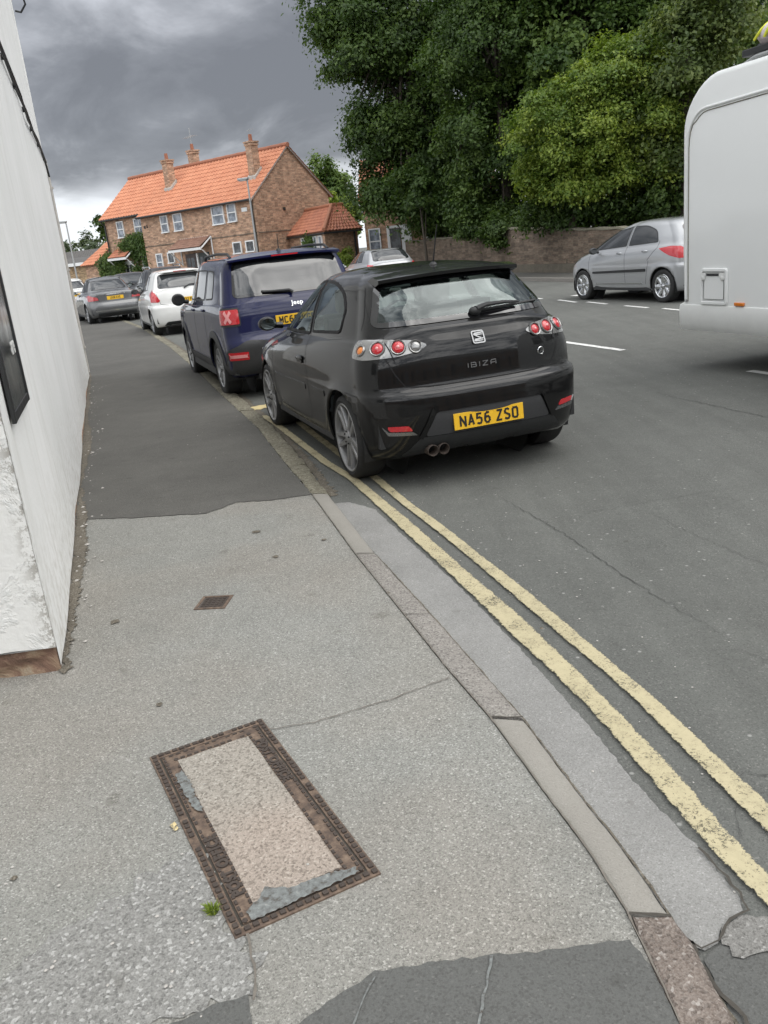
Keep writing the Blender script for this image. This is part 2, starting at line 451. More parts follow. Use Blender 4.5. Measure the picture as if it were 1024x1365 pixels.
def glass_house(name, c1, c2):
    m = NT(name)
    n = m.noise(2.6, 4, 0.6)
    m.set('Base Color', m.mix(m.ramp(n, [(0.42, 0), (0.58, 1)]), c1, c2)); m.set('Roughness', 0.12); m.set('Specular IOR Level', 0.6)
    return m.m
M['pane'] = glass_house('window pane', (0.10, 0.12, 0.15), (0.28, 0.31, 0.36))
M['pane_dark'] = glass_house('dark window pane', (0.03, 0.032, 0.035), (0.10, 0.11, 0.12))

def car_paint(name, col, flake=0.0, rough=0.3, coat=1.0, dirt=0.05, metal=0.0):
    m = NT(name)
    c = m.mix(m.noise(700, 2), tuple(x * (1 - flake) for x in col), tuple(min(1, x * (1 + flake)) for x in col)) if flake else col
    x, y, z = m.sepxyz(m.tc.outputs['Object'])
    low = m.math('MULTIPLY', m.ramp(z, [(0.2, 1.0), (0.75, 0.25)]), m.ramp(m.noise(4.5, 6, 0.7), [(0.35, 0.2), (0.7, 1.0)]))
    c = m.mix(m.math('MULTIPLY', low, dirt * 3.5), c if flake else tuple(col), (0.17, 0.155, 0.135))
    m.set('Base Color', c); m.set('Metallic', metal)
    m.set('Roughness', rough); m.set('Coat Weight', coat); m.set('Specular IOR Level', 0.12 if metal == 0 else 0.5); m.set('Coat IOR', 1.45)
    m.set('Coat Roughness', m.math('ADD', m.math('MULTIPLY', low, 0.08), 0.02))
    m.bump(m.noise(2.2, 2), 0.05, 0.006)
    return m.m
M['p_black'] = car_paint('black car paint', (0.004, 0.0041, 0.0044), 0.2, 0.4, dirt=0.004, coat=0.8)
M['p_blue'] = car_paint('dark blue car paint', (0.005, 0.008, 0.05), 0.25, 0.4, dirt=0.006, coat=0.9)
M['p_white'] = car_paint('white car paint', (0.74, 0.74, 0.72), 0.0, 0.35, dirt=0.03)
M['p_silver'] = car_paint('silver car paint', (0.40, 0.41, 0.42), 0.12, 0.35, dirt=0.03, metal=0.45)
M['p_grey'] = car_paint('grey car paint', (0.12, 0.123, 0.127), 0.15, 0.32, dirt=0.03, metal=0.4)
M['p_van'] = car_paint('white motorhome panel', (0.85, 0.865, 0.855), 0.0, 0.45, coat=0.4, dirt=0.015)
M['p_skirt'] = car_paint('motorhome skirt', (0.80, 0.81, 0.79), 0.0, 0.4, coat=0.5, dirt=0.05)
def tinted(name, col, rough=0.03, ior=1.55):
    m = NT(name)
    m.set('Base Color', m.mix(m.noise(3, 3), tuple(c * 0.8 for c in col), tuple(c * 1.2 for c in col)))
    m.set('Roughness', rough); m.set('IOR', ior); m.set('Specular IOR Level', 0.9)
    m.bump(m.noise(1.6, 2), 0.06, 0.02)
    return m.m
M['glass_dark'] = tinted('tinted car glass', (0.022, 0.025, 0.027))
M['glass_black'] = tinted('black glass border', (0.006, 0.006, 0.007), ior=1.55)
def clear_glass(name, tint, refl):
    m = NT(name)
    t = m.n.new('ShaderNodeBsdfTransparent'); t.inputs[0].default_value = (*tint, 1)
    g = m.n.new('ShaderNodeBsdfGlossy'); g.inputs['Roughness'].default_value = 0.02; g.inputs[0].default_value = (0.88, 0.97, 0.97, 1)
    fz = m.n.new('ShaderNodeLayerWeight'); fz.inputs['Blend'].default_value = 0.35
    mx = m.n.new('ShaderNodeMixShader')
    m.l.new(m.math('ADD', m.math('MULTIPLY', fz.outputs['Facing'], 0.30), refl, True), mx.inputs[0])
    m.l.new(t.outputs[0], mx.inputs[1]); m.l.new(g.outputs[0], mx.inputs[2])
    b = m.n.new('ShaderNodeBump'); b.inputs['Strength'].default_value = 0.08; b.inputs['Distance'].default_value = 0.02
    m.l.new(m.noise(1.8, 2), b.inputs['Height']); m.l.new(b.outputs[0], g.inputs['Normal'])
    m.l.new(mx.outputs[0], m.out.inputs['Surface'])
    return m.m
M['glass_clear'] = clear_glass('car glass', (0.60, 0.68, 0.66), 0.03)
M['badge'] = plain('satin badge metal', (0.26, 0.265, 0.27), 0.3, metal=0.9, var=0.1, vs=40)
M['mirror'] = plain('mirror glass', (0.45, 0.52, 0.52), 0.03, metal=1.0, var=0.01)
M['rubber'] = plain('tyre rubber', (0.022, 0.022, 0.022), 0.8, var=0.3, vs=30, bump=0.3)
M['alloy'] = plain('alloy wheel', (0.36, 0.365, 0.37), 0.34, metal=0.75, var=0.15)
M['alloy_dark'] = plain('dusty alloy wheel', (0.31, 0.31, 0.31), 0.4, metal=0.6, var=0.3, vs=12)
M['chrome'] = plain('chrome', (0.62, 0.63, 0.64), 0.12, metal=1.0, var=0.03)
M['interior'] = plain('interior cloth', (0.05, 0.052, 0.055), 0.9, var=0.2, vs=30)
M['plate_y'] = plain('yellow number plate', (0.78, 0.46, 0.025), 0.35, var=0.03)
M['ink'] = plain('black lettering', (0.012, 0.012, 0.012), 0.5)
M['white_ink'] = plain('white lettering', (0.66, 0.66, 0.64), 0.5)
M['lens_red'] = plain('red lens', (0.50, 0.012, 0.02), 0.12, coat=1.0, var=0.25, vs=60)
M['lens_red_pale'] = plain('pale red lens', (0.45, 0.07, 0.075), 0.15, coat=1.0, var=0.2, vs=60)
M['lens_pink'] = plain('pale inner lens', (0.75, 0.30, 0.30), 0.2, coat=1.0, var=0.2, vs=60)
M['lens_amber'] = plain('amber lens', (0.75, 0.22, 0.03), 0.15, coat=1.0, var=0.2, vs=60)
M['lens_clear'] = plain('clear lens', (0.27, 0.27, 0.265), 0.1, metal=0.5, coat=1.0, var=0.3, vs=25)
M['headlamp'] = plain('headlamp', (0.55, 0.57, 0.58), 0.1, metal=0.6, coat=1.0, var=0.3, vs=15)

def wall_mat():
    m = NT('painted render')
    x, y, z = m.sepxyz(m.tc.outputs['Object'])
    n = m.noise(1.1, 6, 0.62)
    streak = m.noise(3.0, 5, 0.6, vec=m.mapping((2.2, 2.2, 0.25)))
    c = m.mix(m.ramp(n, [(0.35, 0.0), (0.65, 1.0)]), (0.76, 0.765, 0.745), (0.83, 0.83, 0.815))
    c = m.mix(m.ramp(streak, [(0.52, 0.0), (0.74, 0.3)]), c, (0.50, 0.49, 0.44))
    lowm = m.math('MULTIPLY', m.ramp(z, [(0.02, 1.0), (0.75, 0.0)]), m.ramp(m.noise(14, 6, 0.7), [(0.45, 0.0), (0.62, 1.0)]))
    c = m.mix(m.math('MULTIPLY', lowm, 0.55), c, (0.42, 0.39, 0.33))
    cm_ = m.math('MULTIPLY', m.ramp(m.math('ABSOLUTE', y), [(0.0, 1.0), (0.09, 0.0)]), m.ramp(m.noise(11, 6, 0.75), [(0.50, 0.0), (0.56, 1.0)]))
    c = m.mix(m.math('MULTIPLY', cm_, 0.7), c, (0.36, 0.34, 0.29))
    m.set('Base Color', c); m.set('Roughness', 0.75)
    h = m.math('ADD', m.noise(5, 4), m.math('MULTIPLY', m.noise(45, 4), 0.35))
    m.bump(h, 0.35, 0.015)
    return m.m
M['render'] = wall_mat()
def peel_mat():
    m = NT('peeling painted render')
    n = m.noise(2.3, 7, 0.68, 0.4)
    edge = m.math('SUBTRACT', 1.0, m.ramp(m.math('ABSOLUTE', m.math('SUBTRACT', n, 0.52)), [(0.0, 0.0), (0.008, 1.0)]))
    c = m.mix(m.ramp(n, [(0.515, 0.0), (0.525, 1.0)]), (0.74, 0.74, 0.715), (0.70, 0.705, 0.685))
    c = m.mix(m.math('MULTIPLY', m.math('MULTIPLY', edge, m.ramp(m.noise(1.3, 2), [(0.5, 0.0), (0.62, 1.0)])), 0.4), c, (0.40, 0.39, 0.36))
    xx, yy, zz = m.sepxyz(m.tc.outputs['Object'])
    cm_ = m.math('MULTIPLY', m.ramp(m.math('ABSOLUTE', xx), [(0.0, 1.0), (0.07, 0.0)]), m.ramp(m.noise(16, 7, 0.78), [(0.50, 0.0), (0.54, 1.0)]))
    c = m.mix(m.math('MULTIPLY', cm_, 0.75), c, (0.22, 0.20, 0.165))
    ck = m.ramp(m.voro(1.7, 'DISTANCE_TO_EDGE', 'Distance', vec=m.mix(0.16, m.tc.outputs['Object'], m.noise(3, 4, out='Color'))), [(0.0, 1.0), (0.012, 0.0)])
    c = m.mix(m.math('MULTIPLY', ck, m.ramp(m.noise(1.1, 2), [(0.5, 0.0), (0.56, 0.6)])), c, (0.3, 0.29, 0.26))
    m.set('Base Color', c); m.set('Roughness', 0.8)
    m.bump(m.math('ADD', m.ramp(n, [(0.50, 0.0), (0.54, 0.6)]), m.math('MULTIPLY', m.noise(28, 6), 0.7)), 0.5, 0.010)
    return m.m
M['peel'] = peel_mat()
def stone_mat():
    m = NT('bare stone plinth')
    n = m.noise(6, 7, 0.7, 0.6)
    c = m.ramp(n, [(0.3, (0.09, 0.065, 0.045)), (0.45, (0.20, 0.12, 0.085)), (0.55, (0.30, 0.21, 0.14)), (0.68, (0.36, 0.31, 0.23))])
    m.set('Base Color', c); m.set('Roughness', 0.9); m.bump(n, 1.0, 0.03)
    return m.m
M['stone'] = stone_mat()
def iron_mat():
    m = NT('rusty iron')
    n = m.noise(28, 6, 0.7)
    c = m.ramp(n, [(0.3, (0.055, 0.043, 0.036)), (0.48, (0.125, 0.088, 0.066)), (0.62, (0.20, 0.145, 0.105)), (0.75, (0.27, 0.215, 0.17))])
    m.set('Base Color', c); m.set('Roughness', 0.75); m.set('Metallic', 0.2); m.bump(m.noise(160, 4), 0.5, 0.002)
    return m.m
M['iron'] = iron_mat()
M['iron_dark'] = plain('worn dark iron', (0.055, 0.042, 0.034), 0.7, var=0.5, vs=60, bump=0.5)
M['rust'] = plain('orange rust', (0.38, 0.16, 0.07), 0.8, var=0.3, vs=50)

def leaf_mat(name, c1, c2, c3, trans=0.35):
    m = NT(name)
    at = m.n.new('ShaderNodeAttribute'); at.attribute_name = 'shade'
    c = m.ramp(at.outputs['Fac'], [(0.0, c1), (0.5, c2), (1.0, c3)])
    m.set('Base Color', c); m.set('Roughness', 0.5); m.set('Specular IOR Level', 0.35)
    tr = m.n.new('ShaderNodeBsdfTranslucent'); m.l.new(m.mix(1.0, c, (1.3, 1.35, 0.7), 'MULTIPLY'), tr.inputs[0])
    mx = m.n.new('ShaderNodeMixShader'); mx.inputs[0].default_value = trans
    m.l.new(m.bsdf.outputs[0], mx.inputs[1]); m.l.new(tr.outputs[0], mx.inputs[2]); m.l.new(mx.outputs[0], m.out.inputs['Surface'])
    return m.m
M['leaf_dark'] = leaf_mat('dark leaves', (0.028, 0.056, 0.014), (0.056, 0.10, 0.022), (0.105, 0.16, 0.036))
M['leaf_mid'] = leaf_mat('green leaves', (0.034, 0.07, 0.016), (0.07, 0.122, 0.026), (0.125, 0.185, 0.042))
M['leaf_bright'] = leaf_mat('yellow green leaves', (0.065, 0.12, 0.018), (0.14, 0.205, 0.03), (0.25, 0.31, 0.05))
M['leaf_olive'] = leaf_mat('olive leaves', (0.05, 0.08, 0.022), (0.095, 0.135, 0.035), (0.16, 0.20, 0.06))
M['leaf_grey'] = leaf_mat('far leaves', (0.06, 0.085, 0.05), (0.10, 0.13, 0.075), (0.14, 0.175, 0.10))
M['bark'] = plain('bark', (0.06, 0.05, 0.038), 0.9, var=0.4, vs=10, bump=0.6)
M['grass'] = leaf_mat('grass blades', (0.10, 0.15, 0.02), (0.18, 0.25, 0.03), (0.30, 0.36, 0.07))

# ------------------------------------------------------------------ ground, road, pavement
def sheet(name, poly, z, mat, parent=None, jag=0.0, step=0.03, kind='structure'):
    pts = []
    n = len(poly)
    for i in range(n):
        a, b = Vector(poly[i]), Vector(poly[(i + 1) % n])
        L = (b - a).length
        k = max(1, int(L / step)) if jag else 1
        k = min(k, 400)
        for j in range(k):
            p = a.lerp(b, j / k)
            if jag:
                nrm = Vector((-(b - a).y, (b - a).x)).normalized()
                p = p + nrm * random.gauss(0, jag)
            pts.append(p)
    vv, ee, ff, *_ = delaunay_2d_cdt([Vector((p.x, p.y)) for p in pts], [], [list(range(len(pts)))], 1, 1e-7)
    fs = []
    for f in ff:
        a, b, c = (vv[i] for i in f[:3]); fs.append(f if (b - a).cross(c - a) > 0 else f[::-1])
    me = bpy.data.meshes.new(name); me.from_pydata([(q.x, q.y, z) for q in vv], [], [tuple(f) for f in fs])
    o = link(name, me, mat, parent)
    if kind and parent is None: o['kind'] = kind
    return o
def solid(name, poly, z0, z1, mat, parent=None):
    m = MB(); m.prism(poly, z0, z1); o = m.build(name, mat, parent)
    if parent is None: o['kind'] = 'structure'
    return o

KIN = [(0.52, -6.0), (0.51, 0.0), (0.494, 1.338), (0.488, 1.482), (0.478, 1.65), (0.44, 1.884), (0.376, 2.16), (0.29, 2.554), (0.182, 2.93), (0.044, 3.467), (-0.178, 4.321), (-0.477, 5.588), (-0.741, 6.578), (-1.14, 8.168), (-1.80, 10.35), (-2.72, 13.5), (-3.95, 17.5), (-6.0, 23.7), (-8.4, 30.0), (-11.2, 36.0), (-15.5, 44.0)]
KOUT = [(0.655, -6.0), (0.64, 0.0), (0.612, 1.323), (0.600, 1.468), (0.580, 1.642), (0.538, 1.901), (0.476, 2.18), (0.401, 2.566), (0.300, 2.955), (0.160, 3.496), (-0.070, 4.345), (-0.365, 5.605), (-0.590, 6.615), (-0.985, 8.205), (-1.62, 10.40), (-2.54, 13.55), (-3.80, 17.56), (-5.85, 23.76), (-8.25, 30.05), (-11.05, 36.07), (-15.35, 44.07)]
road = sheet('road', [(-150, -60), (150, -60), (150, 400), (-150, 400)], 0.0, M['road'])
PZ = 0.03
solid('pavement', [(-14, -6.0)] + KIN + [(-22, 44.0), (-22, -6.0)], -0.05, PZ, M['pave_light'])
# far dark asphalt of the pavement and the dark repair at the camera's feet
dk = [(-2.16, 5.66), (-1.998, 5.56), (-1.615, 5.478), (-1.173, 5.407), (-1.08, 5.50), (-1.0, 5.60), (-0.75, 5.56), (-0.479, 5.59)] + [p for p in KIN if p[1] > 5.6] + [(-20, 43.9), (-20, 10)]
sheet('pavement_dark_asphalt', dk, PZ + 0.004, M['pave_dark'], jag=0.006)
dn = [(-0.70, 1.40), (-0.584, 1.468), (-0.50, 1.50), (-0.424, 1.522), (-0.405, 1.45), (-0.385, 1.36), (-0.33, 1.36), (-0.305, 1.425), (-0.24, 1.478), (-0.132, 1.549), (-0.028, 1.553), (0.112, 1.56), (0.286, 1.556), (0.46, 1.562), (0.484, 1.482), (0.490, 1.338), (0.505, 0.0), (0.50, -3.0), (-0.9, -3.0), (-0.85, 0.6)]
sheet('pavement_repair', dn, PZ + 0.004, M['pave_patch'], jag=0.003, step=0.02)
co = [(-0.47, 1.69), (-0.42, 1.60), (-0.40, 1.525), (-0.50, 1.505), (-0.584, 1.472), (-0.70, 1.41), (-0.85, 0.9), (-1.4, 0.9), (-1.15, 1.5), (-0.93, 1.78), (-0.74, 1.98), (-0.62, 2.05), (-0.56, 1.88)]
sheet('coarse_chippings', co, PZ + 0.003, M['coarse'], jag=0.02, step=0.02)
# seams in the pavement
def strip(name, pts, w, z, mat, jag=0.002, kind='structure', taper=False, parent=None):
    L, Rr = [], []
    P = []
    for i in range(len(pts) - 1):
        a, b = Vector(pts[i]), Vector(pts[i + 1]); k = max(1, int((b - a).length / 0.025)); k = min(k, 300)
        for j in range(k): P.append(a.lerp(b, j / k))
    P.append(Vector(pts[-1]))
    for i, p in enumerate(P):
        d = (P[min(i + 1, len(P) - 1)] - P[max(i - 1, 0)]).normalized(); nrm = Vector((-d.y, d.x))
        ww = w * (0.6 + 0.8 * random.random()) / 2
        if taper: ww *= min(1, 3 * min(i, len(P) - 1 - i) / len(P) + 0.15)
        c = p + nrm * random.gauss(0, jag)
        L.append(c + nrm * ww); Rr.append(c - nrm * ww)
    m = MB(); n = len(P)
    m.add([(q.x, q.y, z) for q in L] + [(q.x, q.y, z) for q in Rr], [(i, n + i, n + i + 1, i + 1) for i in range(n - 1)])
    o = m.build(name, mat, parent)
    if parent is None and kind: o['kind'] = kind
    return o
strip('pavement_seam', [(-0.50, 2.64), (-0.322, 2.655), (-0.051, 2.76), (0.18, 2.87)], 0.004, PZ + 0.005, M['seam'], 0.0025)
strip('pavement_seam', [(0.05, 1.30), (0.10, 1.42), (0.14, 1.555)], 0.006, PZ + 0.008, M['cement'], 0.002)
strip('pavement_seam', [(-0.20, 1.34), (-0.17, 1.45), (-0.13, 1.53)], 0.004, PZ + 0.008, M['cement'], 0.002)
strip('pavement_seam', [(-0.44, 1.70), (-0.42, 1.60), (-0.405, 1.50)], 0.006, PZ + 0.0085, M['seam'], 0.003)
# kerb stones, each laid against the next
def along(P, y):
    for a, b in zip(P, P[1:]):
        if a[1] <= y <= b[1]:
            t = (y - a[1]) / (b[1] - a[1]); return (a[0] + t * (b[0] - a[0]), y)
    return P[-1]
joints = [-4.6, -3.7, -2.8, -1.9, -1.0, -0.1, 0.75, 1.635, 2.56, 3.47, 4.33, 5.60, 6.5, 7.4, 8.3, 9.2, 10.1, 11.0, 11.9, 12.8, 13.7, 14.6, 15.5, 16.4, 17.3, 18.2, 19.1, 20, 20.9, 21.8, 22.7, 23.6, 24.5, 25.4, 26.3, 27.2, 28.1, 29, 29.9, 31.5, 33, 35, 37, 39, 41, 43]
kb = {'kerb_pink': MB(), 'kerb_smooth': MB(), 'kerb_grain': MB(), 'kerb_old': MB()}
for y0, y1 in zip(joints, joints[1:]):
    key = 'kerb_pink' if y1 < 1.7 else ('kerb_smooth' if y1 < 2.6 or 4.2 < y0 < 5.5 else ('kerb_grain' if y1 < 4.5 else 'kerb_old'))
    m = kb[key]
    K = 14 if y0 < 14 else 5
    jit = 0.006 if key in ('kerb_pink', 'kerb_old') else 0.0012
    g = 0.004
    for cell in range(1):
        ring = []
        for k in range(K + 1):
            y = y0 + g + (y1 - y0 - 2 * g) * k / K
            a = along(KIN, y); b = along(KOUT, y)
            ring.append(((a[0] + 0.005 + random.gauss(0, jit * .5), y), (b[0] + random.gauss(0, jit), y - (0.035 if key == 'kerb_smooth' else 0.02))))
        zt = PZ + 0.004 + random.uniform(-.002, .003)
        vs = []
        for (a, b) in ring:
            ax = (a[0], a[1]); w = b[0] - a[0]; h = b[1] - a[1]
            zj = random.gauss(0, jit * 0.6)
            vs += [(a[0], a[1], -0.04), (a[0], a[1], zt - .004), (a[0] + w * .06, a[1] + h * .06, zt + zj), (a[0] + w * .5, a[1] + h * .5, zt + zj * 0.5), (a[0] + w * .9, a[1] + h * .9, zt - .002 - zj), (b[0], b[1], zt - .013), (b[0] + .002, b[1], -0.04)]
        n = 7; fs = []
        for k in range(K):
            for j in range(n - 1): fs.append((k * n + j, (k + 1) * n + j, (k + 1) * n + j + 1, k * n + j + 1))
        fs.append(tuple(range(n))[::-1]); fs.append(tuple(range(K * n, (K + 1) * n)))
        m.add(vs, fs)
for key, m in kb.items():
    o = m.build('kerb', M[key], smooth=True, angle=50); o['kind'] = 'structure'
for y, w in ((1.635, .009), (2.56, .006), (3.47, .004), (4.33, .0035)):
    a = along(KIN, y); b = along(KOUT, y)
    strip('kerb_joint', [(a[0] + .004, a[1]), (b[0] - .004, b[1] - .02)], w, PZ + .0095, M['crack'], .002)
strip('kerb_edge_dirt', [(p[0] + .002, p[1]) for p in KIN if 0.9 < p[1] < 5.6], .0045, PZ + .0085, M['seam'], .0012)
strip('kerb_edge_dirt', [(p[0] + .006, p[1]) for p in KOUT if 0.9 < p[1] < 5.6], .006, .0085, M['dirt'], .0015)
strip('kerb_edge_dirt', [(p[0] + .03, p[1]) for p in KOUT if 5.6 < p[1] < 24], .07, .004, M['dirt'], .012)
# pale gutter repair, and the broken ground below it
gp = [(-0.335, 5.42), (-0.23, 5.42), (-0.13, 5.30), (-0.056, 5.19), (0.173, 4.354), (0.343, 3.731), (0.49, 3.10), (0.61, 2.50), (0.66, 2.20), (0.715, 1.95), (0.755, 1.80), (0.768, 1.70), (0.762, 1.64), (0.69, 1.60), (0.665, 1.555), (0.625, 1.535)]
gp += [(p[0] + .004, p[1]) for p in reversed(KOUT) if False]
gp += [(0.594, 1.56), (0.582, 1.66), (0.541, 1.905), (0.479, 2.185), (0.404, 2.57), (0.304, 2.96), (0.164, 3.50), (-0.066, 4.35)]
sheet('gutter_repair', gp, 0.004, M['gutter'], jag=0.0025, step=0.02)
sheet('gutter_asphalt', [(0.61, 1.52), (0.665, 1.55), (0.695, 1.595), (0.765, 1.63), (0.80, 1.60), (0.98, 1.58), (1.2, 1.2), (1.2, -3), (0.65, -3), (0.62, 1.3)], 0.004, M['pave_patch'], jag=0.006, step=0.02)
sheet('gutter_chippings', [(0.665, 1.55), (0.695, 1.59), (0.765, 1.63), (0.84, 1.60), (0.92, 1.55), (0.80, 1.51), (0.70, 1.50)], 0.008, M['gutter_rough'], jag=0.006, step=0.02)
strip('road_crack', [(0.594, 1.575), (0.62, 1.54), (0.668, 1.553), (0.695, 1.597), (0.768, 1.635), (0.772, 1.72), (0.75, 1.83), (0.735, 1.86)], .006, 0.0125, M['crack'], .004)
strip('road_crack', [(0.60, 1.56), (0.61, 1.45), (0.63, 1.38), (0.635, 1.30), (0.64, 1.2)], .009, 0.0125, M['crack'], .004)
# yellow lines
Y1L = [(-1.205, 8.933), (-0.996, 8.317), (-0.668, 7.249), (-0.443, 6.52), (-0.242, 5.992), (-0.01, 5.127), (0.196, 4.335), (0.367, 3.67), (0.494, 3.146), (0.571, 2.868), (0.639, 2.583), (0.685, 2.329), (0.719, 2.127), (0.749, 1.94), (0.78, 1.788), (0.82, 1.64), (0.88, 1.35), (0.93, 0.9)]
Y1R = [(-1.125, 8.96), (-0.916, 8.34), (-0.588, 7.27), (-0.363, 6.54), (-0.158, 6.0), (0.098, 5.089), (0.262, 4.46), (0.42, 3.86), (0.532, 3.46), (0.625, 3.068), (0.684, 2.80), (0.744, 2.50), (0.787, 2.28), (0.815, 2.10), (0.838, 1.94), (0.862, 1.81), (0.90, 1.62), (0.96, 1.35), (1.01, 0.9)]
Y2L = [(-1.015, 9.02), (-0.806, 8.40), (-0.50, 7.33), (-0.29, 6.60), (-0.075, 5.95), (0.107, 5.264), (0.302, 4.589), (0.469, 3.957), (0.569, 3.556), (0.657, 3.212), (0.755, 2.84), (0.812, 2.58), (0.855, 2.33), (0.892, 2.13), (0.915, 1.99), (0.936, 1.889), (0.99, 1.6), (1.06, 1.2), (1.1, 0.9)]
Y2R = [(-0.935, 9.04), (-0.726, 8.42), (-0.42, 7.35), (-0.21, 6.62), (0.008, 5.95), (0.175, 5.29), (0.37, 4.62), (0.535, 4.0), (0.64, 3.62), (0.725, 3.27), (0.815, 2.88), (0.885, 2.60), (0.925, 2.38), (0.96, 2.19), (0.993, 2.03), (1.02, 1.88), (1.07, 1.6), (1.14, 1.2), (1.18, 0.9)]
lm = MB()
def jagged(P, Q, m, z, jg=.0055):
    ys = np.arange(0.95, 8.9, 0.022)
    P = sorted(P, key=lambda p: p[1]); Q = sorted(Q, key=lambda p: p[1])
    vs = []
    for y in ys:
        vs += [(along(P, y)[0] - .001, y, z), (along(Q, y)[0] - (.004 if y < 5 else .010), y, z)]
    m.add(vs, [(2 * i, 2 * i + 1, 2 * i + 3, 2 * i + 2) for i in range(len(ys) - 1)])
jagged(Y1L, Y1R, lm, .0125)
lm2 = MB(); jagged(Y2L, Y2R, lm2, .0125)
for m in (lm, lm2):
    o = tag(m.build('yellow_line', M['yellow_worn']), kind='structure')
    ul = o.data.uv_layers.new(name='UVMap')
    # uv: v runs across the line from its left edge to its right
    side = {}
    for i, vv_ in enumerate(o.data.vertices): side[i] = 0.0
    rows_ = {}
    for v_ in o.data.vertices: rows_.setdefault(round(v_.co.y, 4), []).append(v_.index)
    for ids in rows_.values():
        ids.sort(key=lambda q: o.data.vertices[q].co.x)
        for q in ids: side[q] = 1.0 if q == ids[-1] else 0.0
    for l in o.data.loops: ul.data[l.index].uv = (o.data.vertices[l.vertex_index].co.y, side[l.vertex_index])
sheet('yellow_line', [(-1.44, 9.42), (-1.36, 9.30), (-1.20, 9.36), (-0.86, 9.32), (-0.80, 9.40), (-0.86, 9.58), (-1.10, 9.62), (-1.36, 9.56)], .006, M['yellow'], jag=.02, step=.04)
sheet('yellow_line', [(-1.12, 9.28), (-0.98, 9.02), (-0.84, 9.06), (-0.94, 9.30)], .010, M['yellow'], jag=.015, step=.04)
for (x, y, a, b) in ():
    sheet('yellow_line', [(x - a, y - b * .3), (x - a * .2, y - b), (x + a, y - b * .2), (x + a * .6, y + b), (x - a * .5, y + b * .7)], .009, M['yellow'], jag=.012, step=.01)
# tyre-worn seams and cracks of the road
for pts, w in (([(0.71, 5.33), (0.95, 4.45), (1.13, 3.61), (1.3, 3.0)], .02), ([(1.5, 4.6), (1.62, 4.1), (1.75, 3.7), (1.95, 3.45)], .012), ([(1.80, 3.55), (2.02, 3.35), (2.3, 3.2)], .018), ([(1.05, 2.95), (1.3, 2.9), (1.5, 2.6), (1.7, 2.2)], .010),
               ([(0.9, 2.12), (1.0, 2.16), (1.15, 2.1), (1.3, 2.15)], .014), ([(0.7, 1.88), (0.78, 1.86), (0.86, 1.9), (0.9, 2.0), (0.95, 2.12)], .008), ([(2.6, 8.2), (3.1, 6.5), (3.5, 4.8)], .03), ([(0.9, 4.4), (1.2, 4.7), (1.7, 4.8), (2.3, 4.9)], .008)):
    strip('road_crack', pts, w * .2, .0045 if w > .015 else .0055, M['crack_faint'], .008, taper=True)
# white lines of the centre and the parking bays
def dash(a, b, w, name='white_line'):
    a, b = Vector(a), Vector(b); d = (b - a).normalized(); n = Vector((-d.y, d.x)) * w / 2
    sheet(name, [tuple(a - n), tuple(b - n), tuple(b + n), tuple(a + n)], .004, M['white_line'], jag=.003, step=.06)
dash((2.70, 12.62), (3.25, 10.87), .10); dash((3.85, 8.56), (4.5, 6.5), .10); dash((1.9, 15.3), (1.1, 18.0), .10); dash((0.2, 21), (-.6, 23.6), .10)
for a, b in (((4.36, 19.33), (4.50, 18.3)), ((4.68, 18.1), (4.84, 17.2)), ((4.98, 16.5), (5.16, 15.7)), ((5.30, 15.3), (5.42, 14.65)), ((4.0, 20.9), (4.15, 20.1))): dash(a, b, .08)
sheet('white_line', [(4.80, 20.1), (5.0, 19.6), (5.2, 19.7), (5.0, 20.2)], .004, M['white_line'])
dash((-9.5, 31.2), (-7.2, 30.2), .12); dash((-5.9, 24.6), (-4.2, 24.2), .12); dash((-8.6, 29.9), (-8.9, 31.0), .3)
# far pavement behind the parking bays
FK = Vector((5.95, 24.84)); FD = Vector((-0.28, 0.96)); FN = Vector((0.96, 0.28))
def fp(t, o): v = FK + FD * t + FN * o; return (v.x, v.y)
solid('far_kerb', [fp(-30, 0), fp(-30, .13), fp(40, .13), fp(40, 0)], -.02, .105, M['kerb_grain'])
solid('far_pavement', [fp(-30, .13), fp(-30, 1.5), fp(40, 1.5), fp(40, .13)], -.02, .10, M['pave_dark'])
solid('garden_ground', [fp(-30, 1.7), fp(-30, 40), fp(7, 40), fp(7, 1.7)], -.02, .35, M['dirt'])
# forecourt and verge in front of the houses
solid('forecourt', [(-12, 37), (2, 40), (6, 60), (-26, 70), (-26, 52)], -.02, .06, M['pave_light'])

# dirt and weeds gathered along the foot of the white wall
WP = Vector((-1.434, 3.296)); WD = Vector((-0.27858, 0.96041)); WN = Vector((0.96041, 0.27858))
def wp(s, o=0.0): v = WP + WD * s + WN * o; return (v.x, v.y)
dpoly = [wp(-.05, .002), wp(0, .05)]
for i in range(60):
    s = i * .19 + .1; dpoly.append(wp(s, random.uniform(.02, .05) + (.04 * math.sin(s * .9) ** 2 if s < 8 else 0)))
dpoly += [wp(11.5, .03), wp(11.5, .002)]
sheet('wall_foot_dirt', dpoly, PZ + .006, M['dirt'], jag=.008, step=.015)

